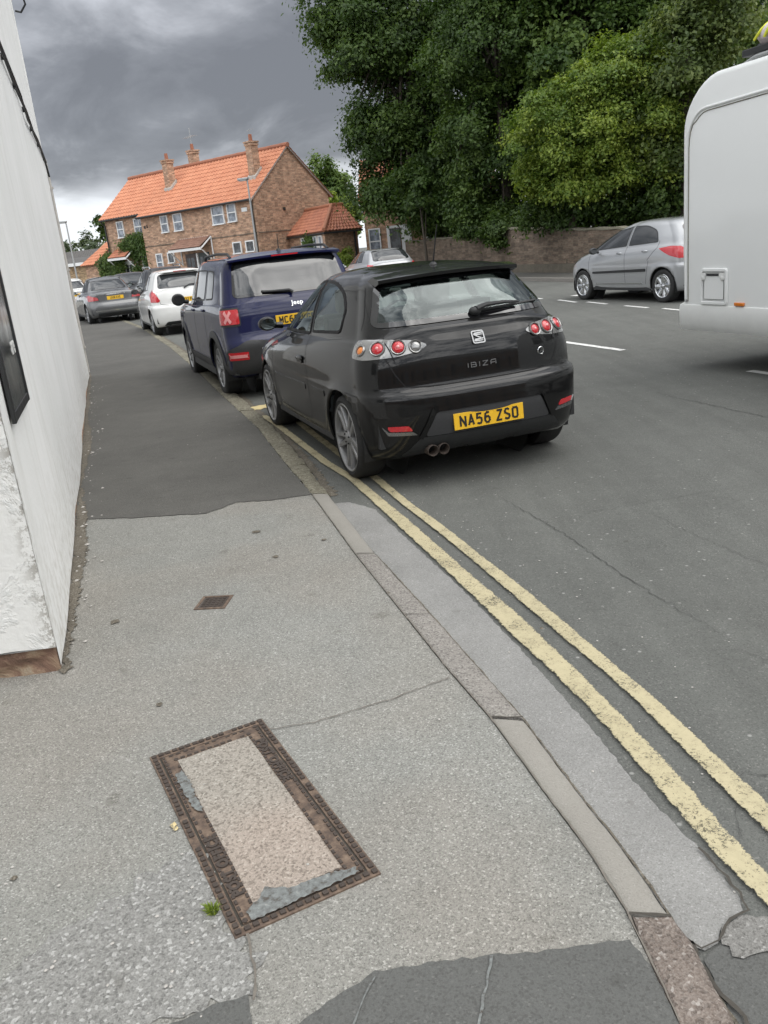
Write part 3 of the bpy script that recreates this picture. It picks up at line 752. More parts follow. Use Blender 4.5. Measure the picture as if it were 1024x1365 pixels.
# ------------------------------------------------------------------ small loose things on the ground
def flake(m, x, y, z, r, h=None):
    n = random.randint(4, 6); a0 = random.random() * 6
    vs = [(x + r * random.uniform(.6, 1.2) * math.cos(a0 + 6.283 * k / n), y + r * random.uniform(.6, 1.2) * math.sin(a0 + 6.283 * k / n), z) for k in range(n)]
    top = (x, y, z + (h or r * .5))
    m.add(vs + [top], [(k, (k + 1) % n, n) for k in range(n)])
gm = MB()
for i in range(420):
    if i < 150: s = random.uniform(.2, 10); o = abs(random.gauss(0, .1)) + .03; x, y = wp(s, o)
    elif i < 300: x = random.uniform(-1.5, -.5); y = random.uniform(1.2, 2.1)
    else: x = random.uniform(-1.8, .3); y = random.uniform(1.4, 9)
    k = along(KIN, y)[0]
    if x > k - .02: continue
    flake(gm, x, y, PZ + .006, random.uniform(.002, .006) * (random.choice((1, 1.5, 1.5, 3)) if i < 150 else 1))
for i in range(240):
    y = random.uniform(1.3, 9); x = along(KOUT, y)[0] + abs(random.gauss(.35, .5)) + .04
    flake(gm, x, y, .006, random.uniform(.002, .0055))
tag(gm.build('pale_grit', M['cement'] if False else M['lead']), 'scattered pale grit and stone chips on the pavement and road', 'grit', kind='stuff')
gs = MB()
for (x, y, r) in ((-0.78, 4.9, .03), (-.36, 4.62, .018), (-0.62, 4.42, .025), (-1.33, 3.75, .03), (-1.14, 2.0, .014), (-.93, 2.9, .018), (0.60, 3.2, .01), (-0.02, 3.75, .012)):
    flake(gs, x, y, PZ + .005, r, .006)
tag(gs.build('dead_leaf_litter', M['dirt']), 'dark scraps of dead leaf lying flat on the pavement', 'litter', kind='stuff')
def tuft(name, c, n, h, spread, label):
    m = MB(); sh = []
    for i in range(n):
        a = random.random() * 6.283; r = spread * math.sqrt(random.random()); x, y = c[0] + r * math.cos(a), c[1] + r * math.sin(a)
        d = Vector((math.cos(a) * .7 + random.gauss(0, .3), math.sin(a) * .7 + random.gauss(0, .3), 0)); hh = h * random.uniform(.5, 1.1); w = .0016
        t = Vector((-d.y, d.x, 0)).normalized() * w
        p0 = Vector((x, y, c[2])); p1 = p0 + d * hh * .3 + Vector((0, 0, hh * .7)); p2 = p0 + d * hh * .9 + Vector((0, 0, hh * .95))
        m.add([p0 - t, p0 + t, p1 + t, p1 - t, p2], [(0, 1, 2, 3), (3, 2, 4)]); sh += [random.random()] * 2
    o = m.build(name, M['grass'])
    at = o.data.attributes.new('shade', 'FLOAT', 'FACE')
    for i, v in enumerate(sh[:len(o.data.polygons)]): at.data[i].value = v
    tag(o, label, 'grass tuft')
tuft('grass_tuft', (-0.545, 1.79, PZ), 80, .026, .014, 'small green grass tuft beside the corner of the large access cover')
ym = MB(); flake(ym, -.722, 2.158, PZ + .006, .014, .008); flake(ym, -.712, 2.14, PZ + .006, .010, .006)
tag(ym.build('yellow_leaf', M['yellow']), 'small pale yellow leaf beside the left edge of the access cover', 'leaf')

# ------------------------------------------------------------------ access cover
AC = Vector((-0.496, 2.202)); ax_l = Vector((-0.408, 0.849)).normalized(); ang = math.atan2(-ax_l.x, ax_l.y)
cov = empty('access_cover', (AC.x, AC.y, PZ), ang)
tag(cov, 'large rectangular rusty iron access cover filled with pale concrete, set in the pavement', 'access cover')
HL, HW = .472, .203
def ring(m, l0, w0, l1, w1, z0, z1):
    o = [(-w0, -l0), (w0, -l0), (w0, l0), (-w0, l0)]; i = [(-w1, -l1), (w1, -l1), (w1, l1), (-w1, l1)]
    vs = [(x, y, z1) for x, y in o] + [(x, y, z1) for x, y in i] + [(x, y, z0) for x, y in o] + [(x, y, z0) for x, y in i]
    fs = []
    for k in range(4):
        k2 = (k + 1) % 4; fs += [(k, k2, 4 + k2, 4 + k), (k, 8 + k, 8 + k2, k2), (4 + k, 4 + k2, 12 + k2, 12 + k)]
    m.add(vs, fs)
def studs(m, l, w, pitch, a, b, z, h, sides='tblr', miss=0.08):
    for (p0, p1, sd) in (((-w, -l), (w, -l), 'b'), ((w, -l), (w, l), 'r'), ((w, l), (-w, l), 't'), ((-w, l), (-w, -l), 'l')):
        if sd not in sides: continue
        L = math.dist(p0, p1); n = int(L / pitch); along_x = sd in 'tb'
        for k in range(n + 1):
            if random.random() < miss: continue
            t = k / n; x = p0[0] + (p1[0] - p0[0]) * t; y = p0[1] + (p1[1] - p0[1]) * t
            m.box((x + random.gauss(0, .0004), y, z + h / 2), (a if along_x else b, b if along_x else a, h * random.uniform(.7, 1.1)))
fm = MB(); ring(fm, HL, HW, HL - .028, HW - .026, -.01, .006)
def with_studs(name, m, add, bev):
    o = m.build(name, M['iron'], cov, bevel=bev); o.data.materials.append(M['iron_dark']); n0 = len(o.data.polygons)
    s_ = MB(); add(s_); bm = bmesh.new(); bm.from_mesh(o.data); me2 = s_.mesh('studs'); bm.from_mesh(me2); bm.faces.ensure_lookup_table()
    for f in bm.faces[n0:]: f.material_index = 1
    bm.to_mesh(o.data); bm.free(); bpy.data.meshes.remove(me2); return o
with_studs('frame', fm, lambda s_: studs(s_, HL - .014, HW - .013, .0235, .016, .014, .004, .008), .0015)
gpm = MB(); ring(gpm, HL - .028, HW - .026, HL - .035, HW - .033, -.01, .001)
gpm.build('gap', M['crack'], cov)
cm = MB(); ring(cm, HL - .035, HW - .033, HL - .078, HW - .078, -.01, .0065)
def st2(s_): studs(s_, HL - .0415, HW - .0395, .0235, .015, .008, .0045, .006, 'tblr', .1); studs(s_, HL - .0735, HW - .0735, .0235, .015, .008, .0045, .006, 'tblr', .1)
with_studs('cover_rim', cm, st2, .001)
im = MB()
N_, M_ = 12, 26
il, iw = HL - .078, HW - .078
vs = [(-iw + 2 * iw * i / N_, -il + 2 * il * j / M_, .0045 + .0012 * math.sin(i * 1.3 + j * .8)) for j in range(M_ + 1) for i in range(N_ + 1)]
im.add(vs, [(j * (N_ + 1) + i, j * (N_ + 1) + i + 1, (j + 1) * (N_ + 1) + i + 1, (j + 1) * (N_ + 1) + i) for j in range(M_) for i in range(N_)])
im.build('concrete_infill', M['infill'], cov, smooth=True)
for sgn, off in ((-1, -.20), (1, .20)):
    me = text_mesh('POST OFFICE', .040, .0022, 1.05, .0025, 'CENTER', 1.15)
    o = link('lettering', me, M['iron_dark'], cov)
    o.rotation_euler = (0, 0, R(90) if sgn < 0 else R(-90))
    o.location = (sgn * (HW - .0565), off, .0085)
def smear(pts, z, mat=M['cement']):
    o = sheet('cement_smear', pts, z, mat, cov, jag=.0025, step=.008, kind=None)
smear([(-.150, -.448), (.155, -.440), (.155, -.422), (.10, -.405), (.05, -.396), (-.02, -.392), (-.05, -.375), (-.08, -.350), (-.10, -.375), (-.125, -.39), (-.150, -.41)], .0122)
smear([(-.155, .30), (-.128, .32), (-.124, .22), (-.130, .06), (-.150, .08), (-.157, .22)], .0122)
# stop tap cover
sc = empty('stop_tap_cover', (-0.875, 3.862, PZ), R(-8))
tag(sc, 'small square rusty iron tap cover set in the pavement near the white wall', 'tap cover')
m = MB(); ring(m, .078, .078, .063, .063, -.01, .005); m.build('frame', M['iron'], sc, bevel=.001)
m = MB(); m.box((0, 0, -.002), (.118, .118, .009))
for i in range(5):
    for j in range(5): m.box((-.044 + i * .022, -.044 + j * .022, .0032), (.013, .013, .0045))
m.build('lid', M['iron_dark'], sc)

# ------------------------------------------------------------------ white building
WB = empty('white_building', (WP.x, WP.y, 0), math.atan2(-WD.x, WD.y))   # local y along the street wall, local x out to the street
tag(WB, 'tall white rendered building at the left edge with a peeling painted corner', 'building')
def grid_wall(name, y0, y1, z0, z1, x, mat, amp=.012):
    ny, nz = int((y1 - y0) / .12), int((z1 - z0) / .12)
    m = MB(); vs = []
    for j in range(nz + 1):
        for i in range(ny + 1):
            y = y0 + (y1 - y0) * i / ny; z = z0 + (z1 - z0) * j / nz
            d = amp * (math.sin(y * 1.9 + z * .7) + math.sin(y * .63 - z * 1.7) + .5 * math.sin(y * 4.1 + z * 3.3)) * .5 * min(1, (y - y0) * 3 + .1)
            vs.append((x + d - (.02 if False else 0), y, z))
    m.add(vs, [(j * (ny + 1) + i, j * (ny + 1) + i + 1, (j + 1) * (ny + 1) + i + 1, (j + 1) * (ny + 1) + i) for j in range(nz) for i in range(ny)])
    return m
WL = 11.03
w = grid_wall('wall', 0, WL, .05, 7.5, 0, None)
nyy = int(WL / .12)
w.add([(0, WL, .05), (-7, WL, .05), (-7, WL, 7.5), (0, WL, 7.5)], [(0, 1, 2, 3)])
w.add([(-7, WL, .05), (-7, 0, .05), (-7, 0, 7.5), (-7, WL, 7.5)], [(0, 1, 2, 3)])
w.add([(0, 0, 7.5), (0, WL, 7.5), (-7, WL, 7.5), (-7, 0, 7.5)], [(0, 1, 2, 3)])
w.build('wall', M['render'], WB, smooth=True, angle=40)
# end wall facing the camera: a render coat standing proud of the stone at its foot
DN = Vector((-0.9960, -0.0892)); a_n = math.atan2(DN.y, DN.x) - (math.atan2(-WD.x, WD.y))
ex, ey = math.cos(a_n), math.sin(a_n)
m = MB(); n1_, n2_ = 60, 70; vs = []
for j in range(n2_ + 1):
    for i in range(n1_ + 1):
        s = 7 * (i / n1_) ** 1.6; z = .145 + .012 * math.sin(s * 9) * min(1, s * 5) + (7.3) * (j / n2_) ** 1.3
        d = .010 * (math.sin(s * 3.1 + z * 2.3) + .6 * math.sin(s * 7 - z * 5)) * min(1, s * 4)
        nx, ny = -ey, ex
        # outward is toward the camera
        vs.append((ex * s + ny * 0 + (-ey) * 0, ey * s - .018 - d * 1.0 if s > 0 else 0 - .018, z))
m.add(vs, [(j * (n1_ + 1) + i, j * (n1_ + 1) + i + 1, (j + 1) * (n1_ + 1) + i + 1, (j + 1) * (n1_ + 1) + i) for j in range(n2_) for i in range(n1_)])
k0 = [(0, -.018, z) for z in (.145, 7.445)] + [(0, .02, z) for z in (.145, 7.445)]
m.add(k0, [(0, 2, 3, 1)])
b0 = [(0, -.018, .145), (ex * 7, ey * 7 - .018, .145), (ex * 7, ey * 7 + .03, .145), (0, .03, .145)]
m.add(b0, [(0, 1, 2, 3)])
m.build('end_wall', M['peel'], WB, smooth=True, angle=40)
m = MB(); vs = []
for j in range(9):
    for i in range(70):
        s = 3.5 * i / 69; z = .0 + .18 * j / 8
        d = .012 * math.sin(s * 11 + j) + .008 * math.sin(s * 31 + j * 2.1) - .01 * (j > 5)
        vs.append((ex * s - .004, ey * s - .012 - d * min(1, s * 8) + .012, z))
m.add(vs, [(j * 70 + i, j * 70 + i + 1, (j + 1) * 70 + i + 1, (j + 1) * 70 + i) for j in range(8) for i in range(69)])
m.add([(-.004, 0, 0), (-.004, 0, .18), (-.004, .3, .18), (-.004, .3, 0)], [(0, 1, 2, 3)])
m.build('stone_plinth', M['stone'], WB, smooth=True, angle=60)
m = MB(); m.box((-.012, WL / 2 + .1, .028), (.02, WL - .2, .06)); m.build('plinth', M['stone'], WB)
m = MB(); m.tube([(.025, 3.0, 3.60), (.02, 4.2, 3.545), (.03, 5.2, 3.48), (.018, 6.4, 3.44), (.03, 7.4, 3.39), (.02, 8.6, 3.31), (.03, 9.7, 3.255), (.02, 10.75, 3.19), (.025, 10.95, 3.05)], .014, 8)
m.tube([(.03, 4.0, 3.57), (.035, 6.8, 3.44), (.02, 7.6, 3.33), (.035, 9.0, 3.31), (.03, 10.7, 3.22)], .010, 6)
for s in range(3, 11): m.box((.012, s + .3, 3.60 - (s - 3) * .053), (.03, .05, .05))
m.build('cable', M['black_plastic'], WB, smooth=True)
m = MB(); m.tube([(.012, WL + .025, .1), (.012, WL + .025, 3.3)], .020, 12); m.tube([(.0, WL + .0, .06), (.012, WL + .0, 2.9)], .012, 8)
for z in (.5, 1.7, 2.9): m.box((.024, WL + .03, z), (.05, .06, .03))
m.build('drainpipe', M['lead'], WB, smooth=True)
m = MB(); m.tube([(.05, WL - .35, 5.5), (.16, WL - .30, 5.42), (.18, WL - .22, 5.30), (.10, WL - .15, 5.22), (.03, WL - .1, 5.25)], .014, 8); m.build('wire', M['black_plastic'], WB, smooth=True)
# framed board
bd = empty('notice_board', (WP.x + WN.x * .006 + WD.x * .59, WP.y + WN.y * .006 + WD.y * .59, 1.08), math.atan2(-WD.x, WD.y))
tag(bd, 'black framed notice board with white letters fixed to the white wall', 'notice board')
m = MB(); m.box((.006, 0, .5), (.012, .70, .96)); m.build('panel', plain('dark poster', (0.025, 0.03, 0.03), 0.18, var=.9, vs=2.5), bd)
m = MB()
for yy in (-.35, .35): m.box((.009, yy, .5), (.018, .04, 1.04))
for zz in (0, 1.0): m.box((.0085, 0, zz), (.016, .70, .04))
m.build('frame', M['dark_metal'], bd, bevel=.003)
for t_, y_, z_, s_ in (('are', .20, .26, .12), ('here', .17, .40, .10), ('open', .17, .53, .10)):
    if t_ != 'are': continue
    me = text_mesh(t_, s_, .002, 1, .001, 'RIGHT'); me.transform(Matrix(((0, 0, 1, 0), (1, 0, 0, 0), (0, 1, 0, 0), (0, 0, 0, 1))))
    o = link('lettering', me, M['white_ink'], bd); o.location = (.0135, y_ + .06, z_)
# ------------------------------------------------------------------ houses
def pantile(name, E0, E1, R1, R0, mat, parent, pitch=.26, row=.33, amp=.028, step=.022):
    E0, E1, R1, R0 = map(Vector, (E0, E1, R1, R0))
    L = ((E1 - E0).length + (R1 - R0).length) / 2; H = ((R0 - E0).length + (R1 - E1).length) / 2
    nt = max(2, round((E1 - E0).length / pitch)); nr = max(2, round(H / row)); SX = 6
    nrm = (E1 - E0).cross(R0 - E0).normalized()
    if nrm.z < 0: nrm = -nrm
    nx = nt * SX; vs = []; uv = []
    for j in range(nr):
        for e in (0.0, 1.0):
            v = (j + e) / nr
            for i in range(nx + 1):
                u = i / nx; a = E0.lerp(E1, u); b = R0.lerp(R1, u); p = a.lerp(b, v)
                h = amp * math.sin(2 * math.pi * i / SX) + step * (1 - e)
                vs.append(p + nrm * (h + .05)); uv.append((u * nt, v * nr))
    fs = []
    W_ = nx + 1
    for j in range(2 * nr - 1):
        for i in range(nx): fs.append((j * W_ + i, j * W_ + i + 1, (j + 1) * W_ + i + 1, (j + 1) * W_ + i))
    base = len(vs)
    vs += [E0 + nrm * .01, E1 + nrm * .01, R1 + nrm * .01, R0 + nrm * .01]; uv += [(0, 0)] * 4
    fs.append((base, base + 1, base + 2, base + 3))
    me = bpy.data.meshes.new(name); me.from_pydata([tuple(v) for v in vs], [], fs)
    ul = me.uv_layers.new(name='UVMap')
    for l in me.loops: ul.data[l.index].uv = (uv[l.vertex_index][0] + .5 * 0, uv[l.vertex_index][1] * .999)
    return link(name, me, mat, parent, True, 50)

def window(par, x, y, z0, w, h, sash=True, mull=0, nrm=-1, pane='pane'):
    # frame in the local x-z plane, facing local -y
    m = MB(); t = .06; yy = y + nrm * .0
    m.box((x - w / 2 + t / 2, yy, z0 + h / 2), (t, .10, h)); m.box((x + w / 2 - t / 2, yy, z0 + h / 2), (t, .10, h))
    m.box((x, yy, z0 + h - t / 2), (w - 2 * t, .096, t)); m.box((x, yy - .03, z0 + t / 2), (w - .004, .16, t))
    if sash: m.box((x, yy, z0 + h * .52), (w - 2 * t, .09, .055))
    for k in range(mull): m.box((x - w / 2 + w * (k + 1) / (mull + 1), yy, z0 + h / 2), (.03, .07, h - 2 * t))
    f = m.build('window', M['upvc'], par)
    m = MB(); m.box((x, yy + .01, z0 + h / 2), (w - t, .02, h - t)); m.build('pane', M[pane], f)
    return f
def hull(m, x0, x1, y0, y1, ze, zr, yr=None):   # gabled block, ridge along x
    yr = (y0 + y1) / 2 if yr is None else yr
    vs = []
    for x in (x0, x1): vs += [(x, y0, 0), (x, y0, ze), (x, yr, zr), (x, y1, ze), (x, y1, 0)]
    m.add(vs, [(0, 1, 2, 3, 4), (5, 9, 8, 7, 6), (0, 5, 6, 1), (1, 6, 7, 2), (2, 7, 8, 3), (3, 8, 9, 4)])

H = empty('brick_house', (-4.96, 46.5, 0.06), math.atan2(-.656, .755))
tag(H, 'long two storey brick house with bright orange pantile roof and three chimneys', 'house')
W_ = 5.66; ZE = 4.46; ZR = 6.85
m = MB(); hull(m, -9.80, 0, 0, W_, ZE, ZR); m.build('wall', M['brick'], H)
m = MB(); hull(m, -13.9, -9.80, .32, W_ - .002, ZE - .02, ZR - .012, W_ / 2); m.build('wall', M['brick'], H)
rs = (ZR - ZE) / (W_ / 2)
def ry(y): return ZE + rs * y
roof = pantile('roof', (-9.85, -.28, ry(-.28)), (.12, -.28, ry(-.28)), (.12, W_ / 2, ZR), (-9.85, W_ / 2, ZR), M['pantile'], H)
pantile('roof', (-14.1, .06, ry(.06) - .02), (-9.85, .06, ry(.06) - .02), (-9.85, W_ / 2, ZR - .01), (-14.1, W_ / 2, ZR - .01), M['pantile'], H)
pantile('roof', (-14.1, W_ + .28, ry(-.28)), (.12, W_ + .28, ry(-.28)), (.12, W_ / 2, ZR), (-14.1, W_ / 2, ZR), M['pantile'], H)
m = MB(); m.tube([(-14.15 + i * .45, W_ / 2, ZR + .07 + (.012 if i % 2 else 0)) for i in range(32)] + [(.15, W_ / 2, ZR + .07)], .12, 8); m.build('ridge_tile', M['pantile_old'], H, smooth=True)
m = MB()
for s_, e_ in ((-.02, 0), (1, 0)): pass
m.tube([(.07, -.28, ry(-.28) + .0), (.07, W_ / 2, ZR), (.07, W_ + .28, ry(-.28))], .045, 6); m.build('verge', M['lead'], H)
def chimney(x, y, ztop, pots, base, wx=.44, wy=.48, aerial=False):
    m = MB(); m.box((x, y, (base + ztop) / 2), (wx, wy, ztop - base)); m.box((x, y, ztop - .12), (wx + .08, wy + .08, .10)); m.box((x, y, ztop + .0), (wx + .13, wy + .13, .08))
    c = m.build('chimney', M['brick'], roof)
    m = MB()
    for k in range(pots): m.cyl((x + (k - (pots - 1) / 2) * .3, y, ztop + .05), (x + (k - (pots - 1) / 2) * .3, y, ztop + .38), .11, .09, 12)
    m.build('chimney_pot', M['pantile_old'], roof, smooth=True)
    m = MB(); zr = ry(y) if y <= W_ / 2 else ry(W_ - y)
    sg_ = 1 if y < W_ / 2 else -1
    m.add([(x + a_, y - sg_ * (wy / 2 + .05 - b_), ry(min(y - sg_ * (wy / 2 + .05 - b_), 2 * W_ / 2 - (y - sg_ * (wy / 2 + .05 - b_)))) + c_) for a_ in (-wx / 2 - .1, wx / 2 + .1) for b_, c_ in ((0, .04), (0, .22), (wy + .05, .22), (wy + .05, .04))], [(0, 1, 2, 3), (4, 7, 6, 5), (0, 4, 5, 1), (1, 5, 6, 2)])
    m.build('flashing', M['lead'], roof)
def hx(u): return u
chimney(-.95, 1.25, 7.15, 1, 5.2); chimney(-8.45, 1.55, 7.25, 1, 5.3); chimney(-8.2, W_ / 2 + .5, 7.75, 1, 6.2)
m = MB()
m.cyl((-8.2, W_ / 2 + .5, 7.8), (-8.2, W_ / 2 + .5, 9.0), .018, n=6); m.cyl((-8.7, W_ / 2 + .5, 8.5), (-7.8, W_ / 2 + .5, 8.55), .011, n=5)
for k in range(5): m.cyl((-8.65 + k * .2, W_ / 2 + .25, 8.50 + k * .01), (-8.65 + k * .2, W_ / 2 + .75, 8.51 + k * .01), .008, n=4)
m.build('television_aerial', M['lamp_grey'], roof)
m = MB(); m.cyl((-.9, 1.2, 7.1), (-.9, 1.2, 7.8), .014, n=5); m.cyl((-1.15, 1.2, 7.7), (-.6, 1.2, 7.75), .010, n=5); m.build('television_aerial', M['lamp_grey'], roof)
wins = [(2.88, 3.30, .98, .97, 'pane'), (1.76, 3.33, .70, .95, 'pane'), (7.57, 3.28, .66, .95, 'pane'), (6.33, 3.27, .80, .95, 'pane'), (1.72, 1.72, .68, .62, 'pane_dark'), (.70, 1.74, .68, .60, 'pane_dark'), (8.58, 1.2, .6, 1.02, 'pane'), (7.47, 1.60, .62, .62, 'pane_dark')]
for s, z, w_, h_, pn in wins: window(H, -s, -.015, z, w_, h_, sash=pn == 'pane' or h_ > .8, pane=pn)
for s, z, w_, h_ in ((12.33, 3.36, .68, .97), (10.40, 3.36, .98, .98), (10.29, 1.45, .82, .95), (13.1, 1.3, .62, .9)): window(H, -s, .305, z, w_, h_, mull=1 if w_ > .8 else 0)
# brick arches over ground floor openings, string course, sign, vents
m = MB(); m.box((-4.9, -.012, 2.66), (9.7, .03, .06)); m.box((.012, W_ / 2, 2.66), (.03, W_ - .1, .06)); m.build('string_course', M['brick_dull'], H)
m = MB(); m.box((-.78, -.02, 3.87), (.42, .03, .20)); m.build('house_sign', M['upvc'], H, bevel=.01)
for cc_, dd_ in (((-9.5, -.02, 3.75), (.12, .05, .14)), ((-9.25, -.02, 3.78), (.06, .05, .16)), ((.02, 2.1, 3.75), (.05, .16, .16))): m = MB(); m.box(cc_, dd_); m.build('vent', M['dark_metal'], H)
m = MB(); m.tube([(-.12, -.08, 0), (-.12, -.08, 4.2), (-.12, -.22, 4.36)], .05, 8); m.tube([(-13.8, .22, 0), (-13.8, .22, 4.2), (-13.8, .0, 4.4)], .05, 8)
m.tube([(-9.8, -.32, ZE - .17), (.1, -.32, ZE - .17)], .055, 8); m.tube([(-14.05, .02, ZE + .02), (-9.9, .02, ZE + .02)], .055, 8); m.build('gutter', M['dark_metal'], H, smooth=True)
# canopies with doors below
def canopy(x0, x1, y, z0, z1, depth, mat):
    cp = MB(); m = cp
    m.box(((x0 + x1) / 2, y - depth, z0), (x1 - x0, .06, .14)); m.box(((x0 + x1) / 2 + .3 * 0, y - .03, z1 + .02), (x1 - x0 - .3, .06, .08))
    for x in (x0 + .04, x1 - .04):
        m.tube([(x, y - depth, z0 - .02), (x, y - .02, z1)], .045, 4); m.tube([(x, y - .03, z0 - .75), (x, y - depth + .1, z0 - .08)], .04, 4); m.tube([(x, y - .03, z0 - .8), (x, y - .03, z1)], .045, 4)
    c = m.build('door_canopy', M['upvc'], H)
    pantile('canopy_roof', (x0 + .05, y - depth - .04, z0 + .06), (x1 - .05, y - depth - .04, z0 + .06), (x1 - .05, y - .02, z1 + .02), (x0 + .05, y - .02, z1 + .02), mat, c, pitch=.2, row=.22, amp=.012, step=.012)
canopy(-6.55, -3.7, 0, 2.22, 2.78, .85, M['tile_brown'])
canopy(-13.1, -11.2, .32, 2.18, 2.75, .8, M['pantile_old'])
def door(par, x, y, z, w_, h_, mat, glass=True):
    m = MB(); m.box((x, y, z + h_ / 2), (w_, .06, h_)); d = m.build('door', mat, par, bevel=.01)
    m = MB()
    if glass:
        for gx in (-.2, .2): m.box((x + gx * w_, y - .033, z + h_ * .68), (w_ * .3, .01, h_ * .42))
        m.build('pane', M['pane_dark'], d)
    m = MB(); m.ball((x + w_ * .38, y - .06, z + h_ * .48), (.03, .04, .03), 8, 6); m.build('handle', M['chrome'], d)
door(H, -4.55, -.03, 0, .9, 2.0, plain('dark green door', (.02, .03, .028), .4)); door(H, -5.7, -.03, 0, .9, 2.0, plain('dark brown door', (.05, .03, .025), .4))
door(H, -12.1, .29, 0, .9, 2.0, M['upvc'])
m = MB(); m.box((-5.12, -.04, 1.0), (.12, .08, 2.0)); m.build('door_post', M['upvc'], H)

# single storey extension building with a hipped roof beside the gable
A_, B_, C_ = Vector((-3.55, 48.25)), Vector((-1.46, 43.4)), Vector((0.15, 45.4)); D_ = Vector((-1.6, 50.1))
AN = empty('hipped_annexe', (B_.x, B_.y, .06)); tag(AN, 'low brick annexe with a hipped orange tile roof beside the gable of the house', 'annexe')
def loc(p, z): return (p.x - B_.x, p.y - B_.y, z)
m = MB(); m.prism([(p.x - B_.x, p.y - B_.y) for p in (A_, B_, C_, D_)], 0, 2.36); m.build('wall', M['brick'], AN)
ce = (A_ + B_ + C_ + D_) / 4
def outp(p, k=.3): return p + (p - ce).normalized() * k
RA = Vector((-2.55, 49.3)); RB = Vector((-1.02, 45.9)); 
pantile('roof', loc(outp(A_), 2.3), loc(outp(B_), 2.3), loc(RB, 3.50), loc(RA, 3.50), M['pantile_old'], AN)
pantile('roof', loc(outp(B_), 2.3), loc(outp(C_), 2.3), loc(RB + Vector((.55, .6)), 3.50), loc(RB, 3.50), M['pantile_old'], AN)
pantile('roof', loc(outp(C_), 2.3), loc(outp(D_), 2.3), loc(RA, 3.50), loc(RB + Vector((.55, .6)), 3.50), M['pantile_old'], AN)
m = MB(); m.tube([loc(outp(B_), 2.4), loc(RB, 3.60)], .09, 8); m.tube([loc(RA, 3.60), loc(RB, 3.60), loc(RB + Vector((.55, .6)), 3.60)], .09, 8); m.build('ridge_tile', M['pantile'], AN, smooth=True)
m = MB(); m.tube([loc(C_ + Vector((-.15, -.25)), 0), loc(C_ + Vector((-.15, -.25)), 2.2), loc(outp(C_), 2.28)], .05, 8); m.tube([loc(B_ * .94 + A_ * .06 + Vector((-.1, -.05)), 0), loc(B_ * .94 + A_ * .06 + Vector((-.1, -.05)), 0.1)], .02, 6)
m.tube([loc(outp(A_, .34), 2.24), loc(outp(B_, .34), 2.24), loc(outp(C_, .34), 2.24)], .05, 6); m.build('gutter', M['dark_metal'], AN)
dAB = (A_ - B_).normalized(); aAB = math.atan2(dAB.y, dAB.x) + math.pi
for s in (.55, 1.25, 3.0):
    f = window(AN, 0, 0, 1.45, .5, .72, sash=False); p = B_ + dAB * s; f.location = loc(p + Vector((dAB.y, -dAB.x)) * -.02, 0); f.rotation_euler = (0, 0, aAB)

# brick cottage half hidden behind the trees
CT = empty('brick_cottage', (.55, 45.2, .1), R(-6)); tag(CT, 'brick cottage with white door half hidden behind the tall dark tree', 'house')
m = MB(); hull(m, 0, 6.5, 0, 6, 3.6, 5.6); m.build('wall', M['brick_dull'] if False else M['brick'], CT)
pantile('roof', (-.2, -.25, 3.45), (6.7, -.25, 3.45), (6.7, 3, 5.65), (-.2, 3, 5.65), M['pantile'], CT)
m = MB(); m.box((3.1, 2.2, 6.0), (.7, .7, 1.6)); m.build('chimney', M['brick'], CT)
m = MB(); m.box((1.15, -.02, 1.06), (.14, .12, 2.12)); m.box((2.05, -.02, 1.06), (.5, .12, 2.12)); m.box((1.6, -.02, 2.18), (1.04, .12, .12)); m.build('door_frame', M['upvc'], CT)
door(CT, 1.5, -.03, 0, .52, 2.1, M['pane_dark'], False)
window(CT, .45, -.02, .9, .6, 1.3); window(CT, 3.6, -.02, .9, 1.1, 1.2, mull=1); window(CT, 5.4, -.02, 1.0, .9, 1.1)

# unseen terrace added behind the camera to darken reflections in the car paint
TB = empty('reflection_terrace', (9, -17, 0), R(176)); tag(TB, 'unseen brick terrace with slate roofs, added for the car paint to reflect', 'terrace')
m = MB(); hull(m, -32, 36, 0, 8, 5.4, 8.2); m.build('wall', M['brick'], TB)
m = MB(); hull(m, -32.2, 36.2, -.3, 8.3, 5.3, 8.35); m.v = [(x, y, max(z, 5.25)) for x, y, z in m.v]; m.build('roof', M['slate'], TB)
for k in range(14):
    for z_ in (1.0, 3.6): window(TB, -23.6 + k * 4, -.02, z_, 1.1, 1.4)
    if k < 13: door(TB, -21.8 + k * 4, -.03, 0, .9, 2.1, M['dark_metal'], False)
# low garages at the far end of the street
GA = empty('tan_garage', (-22.4, 66, .06), R(-30)); tag(GA, 'low tan brick garage with a white fascia at the far end of the street', 'garage')
m = MB(); m.box((1.2, 2.5, 1.1), (8, 5, 2.2)); m.build('wall', M['brick_tan'], GA)
m = MB(); hull(m, -3.1, 5.5, -.4, 5.4, 2.2, 2.75); m.v = [(x, y, max(z, 2.1)) for x, y, z in m.v]; m.build('roof', M['slate'], GA)
m = MB(); m.box((1.2, -.42, 2.22), (8.4, .06, .22)); m.build('fascia', M['upvc'], GA)
m = MB(); m.box((-1.4, -.03, 1.0), (1.6, .06, 1.9)); m.build('garage_door', M['upvc'], GA)
SL = empty('slate_roofed_house', (-27.5, 74, .06), R(-30)); tag(SL, 'distant low house with a dark slate roof and white gable trim behind the garage', 'house')
m = MB(); hull(m, 0, 7, 0, 7, 2.2, 3.3); m.build('wall', M['brick'], SL)
pantile('roof', (-.3, -.4, 2.1), (7.3, -.4, 2.1), (7.3, 3.5, 3.35), (-.3, 3.5, 3.35), M['slate'], SL)
m = MB(); m.tube([(7.35, -.4, 2.1), (7.35, 3.5, 3.4), (7.35, 7.4, 2.1)], .09, 4); m.build('barge_board', M['upvc'], SL)
